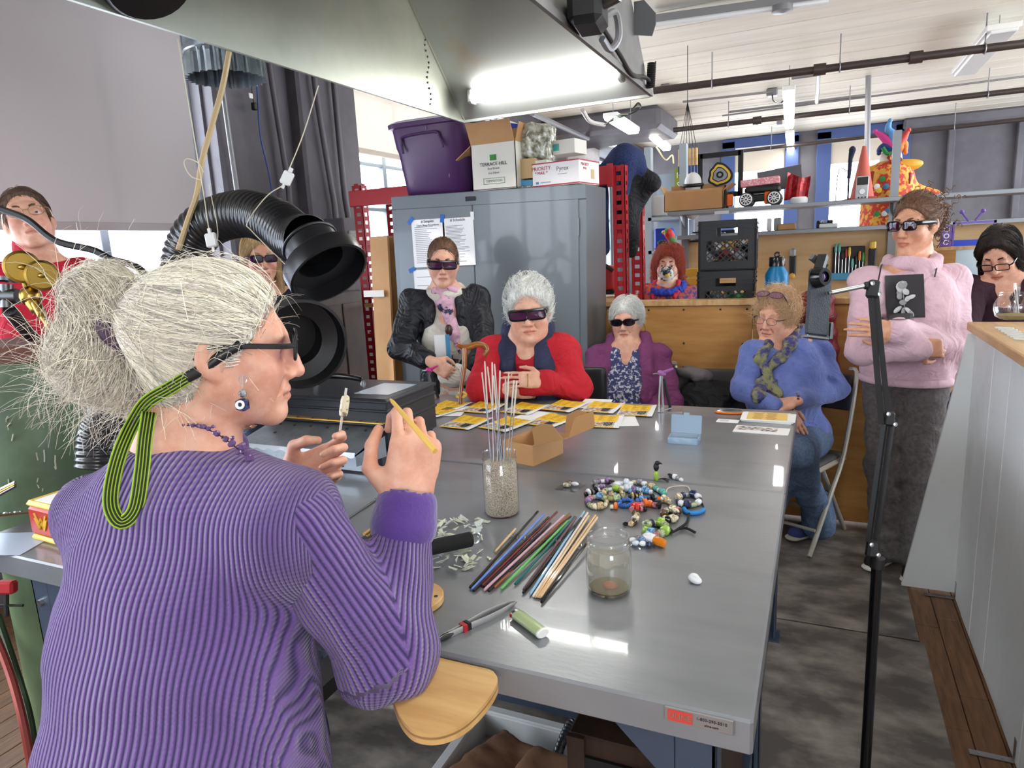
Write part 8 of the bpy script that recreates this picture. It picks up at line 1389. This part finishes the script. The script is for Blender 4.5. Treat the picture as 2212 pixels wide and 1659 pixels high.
c=np.array([-.58,3.72,.50]);t=thing('coat_pile','heap of black and grey coats on the chair between the two seated women','coat',c);S=SDF();a_=J(1540,840,3.75);S.ell(a_+(0,0,-.06),(.17,.12,.12),None,.05).ell(a_+(.06,0,-.12),(.18,.13,.10),None,.05).cap(a_+(-.1,-.02,-.1),a_+(.12,-.04,-.2),.09,.08,.05);S.cap(a_+(-.08,0,-.2),(a_[0]-.08,a_[1],.48),.12,.14,.05);soft('black_coat',S,'jacket_black',t,.012,disp=folds(23,.016,22));S=SDF();b_=J(1500,806,3.78);S.ell(b_,(.09,.06,.04),rotm(0,10,0),.03);soft('grey_coat',S,mat('coat_grey',C(112,106,106),.7),t,.010,disp=folds(24,.012,40))
folding_chair((a_[0]-.04,3.62,0),(0,-1,0),'beige metal folding chair buried under the coats')
# ---------------------------------------------------------------- standing man in pink hoodie
D=2.98;hc=J(1977,486,D);R=head_frame(hc,HANDS-hc+(-.35,0,0),0,-2);root=person('man in a pale pink hoodie with a rose print standing with arms crossed',hc);Rb=body_frame([-.32,-.95,0]);sh=[J(1872,612,D+.02),J(2055,606,D+.06)];m_=(sh[0]+sh[1])/2;pb=np.array([.36,3.44,.93]);hips=[pb+Rb[:,0]*.085,pb-Rb[:,0]*.085];nb=m_+(0,0,.065)
an=[ptz(1912,1185,.10),ptz(1968,1200,.10)];kn=[(hips[i]*.48+an[i]*.52)+Rb[:,1]*.02 for i in(0,1)];el=[J(1862,755,D-.05),J(2070,760,D-.02)];wr=[J(1985,752,D-.20),J(1930,715,D-.20)]
figure(root,hc,R,'skin_tan',nb,sh,el,wr,hips,kn,an,[dict(w=wr[1],d=-CR*.9+CU*.12,nrm=-CW,side=-1,curl=(.2,.2,.2,.2),st=.006,s=1.02),dict(w=wr[0],d=CR,nrm=-CW,side=1,st=.01)],s=1.03,r=.85,head=dict(jaw=1.05,wide=.98),st=.0035,blush=.08)
mat('hoodie_pink',C(218,184,196),wr=0.3,rough=.88,col2=C(208,172,186),ns=12,bump=.08,bs=160,sheen=.2);S=SDF();trunk(S,sh,[h+(0,0,-.02)for h in hips],Rb,.185,.125,hip=.98);S.cap(sh[0],el[0],.067,.060,.05);S.cap(el[0],wr[0],.060,.050,.03);S.cap(sh[1],el[1],.067,.062,.05);S.cap(el[1],wr[1]+CR*.02,.060,.050,.03)
S.cut(pb+(0,0,-.045),(0,0,-1));hd=soft('hoodie',S,'hoodie_pink',root,.0105,disp=folds(26,.007,22));SH=S;S=SDF();S.tor(nb+(0,0,-.015)-Rb[:,1]*.015,frame(Rb[:,1]*-.42+np.array([0,0,1])),.086,.030,.03,ey=1.1);S.ell(nb-Rb[:,1]*.09+(0,0,.0),(.10,.05,.09),Rb,.04);S.cap(nb+Rb@np.array([.09,-.02,.03]),nb+Rb@np.array([.05,.10,-.07]),.03,.026,.03).cap(nb+Rb@np.array([-.09,-.02,.03]),nb+Rb@np.array([-.05,.10,-.07]),.03,.026,.03);S.ell(nb+(0,0,.05),(.068,.075,.10),Rb,.01,-1);soft('hem_band',SDF().tor(pb+(0,0,-.03),Rb,.172,.020,ey=.70),'hoodie_pink',hd,.010);soft('hood',S,'hoodie_pink',hd,.009,disp=folds(27,.004,40))
Rr=np.stack([-Rb[:,0],[0,0,1],Rb[:,1]],1)@rotm(-4,0,0);pc_=J(1955,640,D-.30);vd=unit(pc_-CAM);Rr=R_cam(-2)
def chest(u,v):p_=np.array([pc_+Rr@np.array([(u-.5)*.165,0,(v-.5)*.185])]);return press(SH,p_,vd,.009)[0]
pr=MB().grid(chest,10,8).build('print_panel',mat('print_black',C(52,50,54),.8),hd);mat('rose_grey',C(196,196,198),.7);mat('rose_mid',C(150,150,154),.7)
def petal(u,v,a,b,r_,m_,k):p_=chest(u,v)-vd*(.004+.0012*k);MB().ball(p_,(a,.003,b),Rr@rotm(0,-r_,0),14,6).build('petal',m_,pr)
for k,(u,v,a,b,r_)in enumerate(((.45,.72,.030,.026,0),(.38,.60,.018,.014,30),(.53,.6,.016,.013,-30),(.45,.76,.022,.016,10),(.44,.78,.014,.010,40),(.46,.79,.008,.006,0),(.66,.48,.020,.009,20),(.36,.50,.013,.014,0),(.56,.44,.014,.010,50),(.44,.36,.016,.012,0),(.30,.20,.022,.010,35),(.44,.14,.02,.009,80),(.58,.16,.022,.009,-45),(.66,.10,.016,.007,-60))):petal(u,v,a,b,r_,'rose_grey' if k%2==0 else 'rose_mid',k)
MB().tube([chest(.46,.6)-vd*.004,chest(.47,.4)-vd*.004,chest(.48,.15)-vd*.004],.002,5).build('stem','rose_mid',pr);[MB().tube(press(SH,spline([J(x0,y0,D-.3),J((x0+x1)/2+1,(y0+y1)/2,D-.3),J(x1,y1,D-.3)],5),vd,.012),.0032,6).build('drawstring','black',hd)for q,x0,y0,x1,y1 in((1,1899,556,1892,606),(-1,2034,548,2024,594))]
S=SDF();S.ell(pb+(0,0,-.03),(.143,.10,.10),Rb,.04);[S.chain([hips[i]+(0,0,-.03),kn[i],an[i]+(0,0,.0)],[.088,.074,.062],.03)for i in(0,1)];soft('trousers',S,'trouser_grey',root,.012,disp=folds(28,.006,34));mat('sole_white',C(216,212,206),.6);shoe(root,ptz(1925,1196,.02),unit([-.5,-.9,0]),'black','sole_white',1.1);shoe(root,ptz(1985,1215,.02),unit([-.3,-1,0]),'black','sole_white',1.1)
def curly(S,g,k):
 if not k:S.ell(g(0,-.118,.05),(.055,.05,.058),R,.03).ell(g(.0,-.14,.0),(.045,.04,.055),R,.03)
S=simple_hair(root,hc,R,1.03,'hair_mid',1500,comb(hc,R,(.15,-1,.15)),91,extra=curly,cutp=(.86,-.55,.026,-.06),gx=.006,gy=.01,gz=.016,lift=.006,jit=.3);rs=np.random.RandomState(12)
q=MB()
for i in range(190):a_=hc+R@np.array([rs.normal()*.04,-.13+rs.normal()*.03,.03+rs.normal()*.048]);n_=14;tt=np.linspace(0,1,n_);dv=unit(rs.normal(size=3)+(0,0,-.5))*rs.uniform(.03,.07);e1=unit(np.cross(dv,(.3,.5,.8)));e2=np.cross(unit(dv),e1);q.tube(a_+np.outer(tt,dv)+np.outer(np.cos(tt*13)*.008,e1)+np.outer(np.sin(tt*13)*.008,e2),.0018,4)
o=q.build('curls','hair_mid_base',root,170);o['kind']='stuff';shades(root,hc,R,'way','black_gloss',glassy('lens_purple',C(110,30,100),.04,.35),1.03,1.,.002,.005);brows(root,hc,R,'hair_mid_base',1.03);MB().tube(spline([hc+R@np.array([-.08,-.015,.0]),hc+R@np.array([-.10,-.03,-.06]),hc+R@np.array([-.07,-.05,-.105])],6),.0016,5).build('glasses_cord','black',root)
# ---------------------------------------------------------------- dark-haired woman behind the counter
D=3.3;hc=J(2160,548,D);R=head_frame(hc,[-.42,-.9,0],4,-30);root=person('dark-haired woman in a maroon cardigan looking down through black glasses',hc);Rb=body_frame([-.4,-.92,0]);sh=[J(2100,624,D+.06),J(2260,630,D+.02)];m_=(sh[0]+sh[1])/2;hips=[np.array([m_[0]-.1,m_[1]+.1,.66]),np.array([m_[0]+.1,m_[1]+.1,.66])];kn=[h+(-.1,-.36,0)for h in hips];an=[np.array([k[0],k[1]+.1,.09])for k in kn];nb=m_+(0,0,.07);el=[J(2085,735,D),J(2290,770,D)];wr=[J(2100,742,D-.12),J(2180,790,D-.12)]
figure(root,hc,R,'skin_fair',nb,sh,el,wr,hips,kn,an,[dict(w=wr[0],d=-CR*.5-CU*.6-CW*.3,nrm=-CW,side=-1,curl=(.4,.4,.4,.4),st=.006,s=.95),dict(w=wr[1],d=-CR,nrm=CU,side=1,st=.01)],st=.0038,blush=.1,lip=(.84,.56,.54))
mat('knit_maroon',C(54,28,42),wr=0.2,rough=.9,bump=.5,bs=60);S=SDF();trunk(S,sh,hips,Rb,.17,.12,.06);[sleeve(S,sh[i],el[i],wr[i],.066,.06,.046)for i in(0,1)];S.ell(nb+Rb[:,1]*.07+(0,0,-.05),(.035,.06,.10),Rb,.01,-1);S.chain([nb+Rb@np.array([.06,.08,-.1]),nb+Rb@np.array([.07,-.02,.02]),nb+Rb@np.array([-.07,-.02,.02]),nb+Rb@np.array([-.06,.08,-.1])],[.03,.03,.03,.03],.03);S.ell(nb+Rb[:,1]*.05+(0,0,.02),(.055,.06,.10),Rb,.01,-1);soft('cardigan',S,'knit_maroon',root,.011,disp=folds(29,.006,34));S=SDF();[limb(S,hips[i],kn[i],an[i],.10,.08,.06,.05)for i in(0,1)];soft('jeans',S,'denim_dark',root,.022)
R0=R;simple_hair(root,hc,R,1.,'hair_dark',2200,comb(hc,R,(.5,-.2,-1),-.02),101,extra=lambda S,g,k:long_hair(S,g,k,.22,.085),cutp=(.9,-.42,.036,-.10),jit=.2,steps=12);brows(root,hc,R,'hair_dark_base');shades(root,hc,R,'rect','black_gloss','lens_clear',1.,1.02,-.006,.008,'eyeglasses')
p=J(2070,722,D-.2);one('phone',MB().box(p,(.12,.06,.012),R_cam(-8),.004),'black_gloss','black phone held by the dark-haired woman','phone');stool(hips[0][0]+.1,hips[0][1]+.02,.60,(-.4,-.9,0),'black work stool under the dark-haired woman',False)
# ---------------------------------------------------------------- red-haired person in painted mask
D=4.54;hc=J(1443,574,D);R=head_frame(hc,[.12,-1,0],-3,2);root=person('red-haired person in a painted mask and blue flower garland behind the counter',hc);Rb=body_frame([.05,-1,0]);sh=[J(1398,636,D),J(1486,638,D)];m_=(sh[0]+sh[1])/2;hips=[np.array([m_[0]-.1,m_[1]+.04,.84]),np.array([m_[0]+.1,m_[1]+.04,.84])];kn=[np.array([h[0],h[1],.46])for h in hips];an=[np.array([h[0],h[1],.085])for h in hips];nb=m_+(0,0,.055);el=[s_+np.array([k*.05,0,-.27])for s_,k in zip(sh,(-1,1))];wr=[e+(0,-.12,-.06)for e in el]
figure(root,hc,R,'skin_pale',nb,sh,el,wr,hips,kn,an,[dict(w=wr[i],d=(0,-1,.1),nrm=(0,0,1),side=(-1,1)[i],st=.01)for i in(0,1)],s=1.,st=.0055,head=dict(open_eyes=True))
mat('ruffle',C(214,96,60),.8,col2=C(60,70,130),ns=34,mixlo=.42,mixhi=.58,detail=6);S=SDF();trunk(S,sh,hips,Rb,.18,.13,.05);[sleeve(S,sh[i],el[i],wr[i],.07,.06,.046)for i in(0,1)];soft('patchwork_jacket',S,'ruffle',root,.013,disp=lambda p:.008*wn(p,33,80));rs=np.random.RandomState(14);mat('lei_blue',C(44,70,190),.7);mat('lei_red',C(206,44,70),.7)
S=SDF();S.tor(nb+(0,-.03,-.0),frame((0,-.3,1)),.105,.022,.01);soft('blue_garland',S,'lei_blue',root,.007,disp=lambda p:.009*wn(p,35,190));[soft('red_garland',SDF().chain([nb+(q*.075,-.02,.035),nb+(q*.085,-.09,-.02),nb+(q*.07,-.13,-.06)],[.016,.017,.015],.01),'lei_red',root,.006,disp=lambda p:.005*wn(p,36,200))for q in(-1,1)]
S=SDF();S.ell(hc+R@np.array([0,.083,-.055]),(.05,.042,.052),R,.01);S.ell(hc+R@np.array([0,.105,-.035]),(.016,.02,.03),R,.02);soft('painted_mask',S,mat('mask_paint',C(220,220,214),.6,col2=C(24,40,40),ns=26,mixlo=.46,mixhi=.54),root,.006);MB().ball(hc+R@np.array([-.005,.118,-.06]),(.02,.010,.018),R).build('mask_flower','tin_yellow',root);[MB().tube(spline([hc+R@np.array([q*.045,.085,z0]),hc+R@np.array([q*.075,.03,z1])],4),.0012,4).build('mask_elastic','black',root)for q in(-1,1)for z0,z1 in((-.03,-.005),(-.075,-.04))]
def red_curl(S,g,k):
 if not k:S.ell(g(-.01,.0,.10),(.062,.066,.036),R,.03)
 else:[S.cap(g(q*.075,.0,.02),g(q*.082,-.01,-.085),.02,.016,.02)for q in(-1,1)]
simple_hair(root,hc,R,1.,'hair_red',1500,comb(hc,R,(.6,.3,-.3)),111,extra=red_curl,cutp=(.92,-.35,.05,-.08),lift=.012,jit=.6,dsp=.006,free=3);eyes(root,hc,R,'iris_brown');brows(root,hc,R,'hair_red_base');MB().ball(hc+R@np.array([.045,-.02,.15]),(.035,.03,.02)).build('hair_flower',mat('dark_green',C(30,50,36),.7),root)
# red puffer coat on the chair back behind the blue fleece
c=J(1775,690,3.55);t=thing('red_puffer','dark red puffer coat hanging behind the woman in blue fleece','coat',c);S=SDF();S.cap(c+(-.03,-.03,.08),c+(.0,-.03,-.30),.09,.10,.05);soft('coat',S,mat('puffer_red',C(122,22,36),wr=0.4,rough=.5),t,.012,disp=lambda p:.012*np.sin(p[:,2]*70)*.6+.006*wn(p,44,40))
# ---------------------------------------------------------------- phone on boom stand
pb_=J(1895,1215,1.6);base=np.array([pb_[0],pb_[1],0]);t=thing('phone_stand','black pole stand with a jointed boom arm holding a phone','phone stand',base);MB().tube([base+(0,0,.01),pb_+(0,0,-.0)],.0125,14).build('pole','black_gloss',t);MB().tube([pb_+(0,0,-.012),pb_+(0,0,.012)],.0165,14).build('collar','black',t);MB().lathe([(.14,0),(.14,.012),(.02,.02),(0,.02)],base+(0,0,.004),None,28,True).build('foot','black',t)
d0=1.6;A=J(1898,1195,d0);B=J(1920,905,d0-.02);E_=J(1886,625,d0-.06)
for o_ in(-8,8):MB().bar(J(1884+o_,1170,d0),J(1920+o_,905,d0-.02),.010,.010).build('lower_arm','black',t);MB().bar(J(1912+o_,915,d0-.02),J(1886+o_*.7,630,d0-.06),.012,.012).build('upper_arm','black',t)
for P_,s_ in((J(1884,1185,d0),.026),(B,.022),(E_+CU*.0,.026)):MB().box(P_,(s_,.02,s_*1.6),R_cam(8),.005).build('joint_plate','black',t);[MB().lathe([(.005,0),(.005,.003),(0,.004)],P_+CR*x-CW*.011+CU*y,frame(-CW),10).build('screw','steel',t)for x,y in((-.008,.012),(.008,-.012))]
MB().tube([J(1796,632,1.55),J(1868,617,1.54)],.0055,10).build('spring_rod','steel',t);MB().ball(J(1872,617,1.54),.009).build('rod_knob','black',t);MB().tube([J(1795,632,1.55),J(1790,634,1.55)],.004,8).build('clamp_stub','steel',t)
Rp=R_cam(4)@rotm(0,0,24);p=J(1768,655,1.55);t2=thing('smartphone','black smartphone in a textured case clamped on the boom arm','phone',p);MB().box(p,(.072,.010,.150),Rp,.008).build('case',mat('case_slate',C(44,50,60),.55,bump=.3,bs=300),t2);MB().box(p+Rp@np.array([0,0,-.078]),(.07,.016,.008),Rp,.002).box(p+Rp@np.array([.041,0,-.06]),(.008,.016,.04),Rp,.002).build('clamp','steel_dark',t2)
lc=p+Rp@np.array([-.018,-.018,.055]);MB().lathe([(.012,.012),(.019,.012),(.022,.004),(.024,-.010),(.021,-.012),(.017,-.006),(0,-.004)],lc,Rp@np.array([[1,0,0],[0,0,1],[0,-1,0]]).T,28).build('clip_lens','black_gloss',t2,50);MB().ball(lc+Rp@np.array([0,-.004,0]),(.015,.004,.015),Rp).build('lens_glass',mat('lens_coat',C(40,24,70),.05,coat=1),t2);MB().bar(lc+Rp@np.array([0,.008,.015]),lc+Rp@np.array([.016,.012,.052]),.02,.014).bar(lc+Rp@np.array([.0,.03,.05]),lc+Rp@np.array([.035,.022,.03]),.018,.012).build('lens_clip','black',t2)
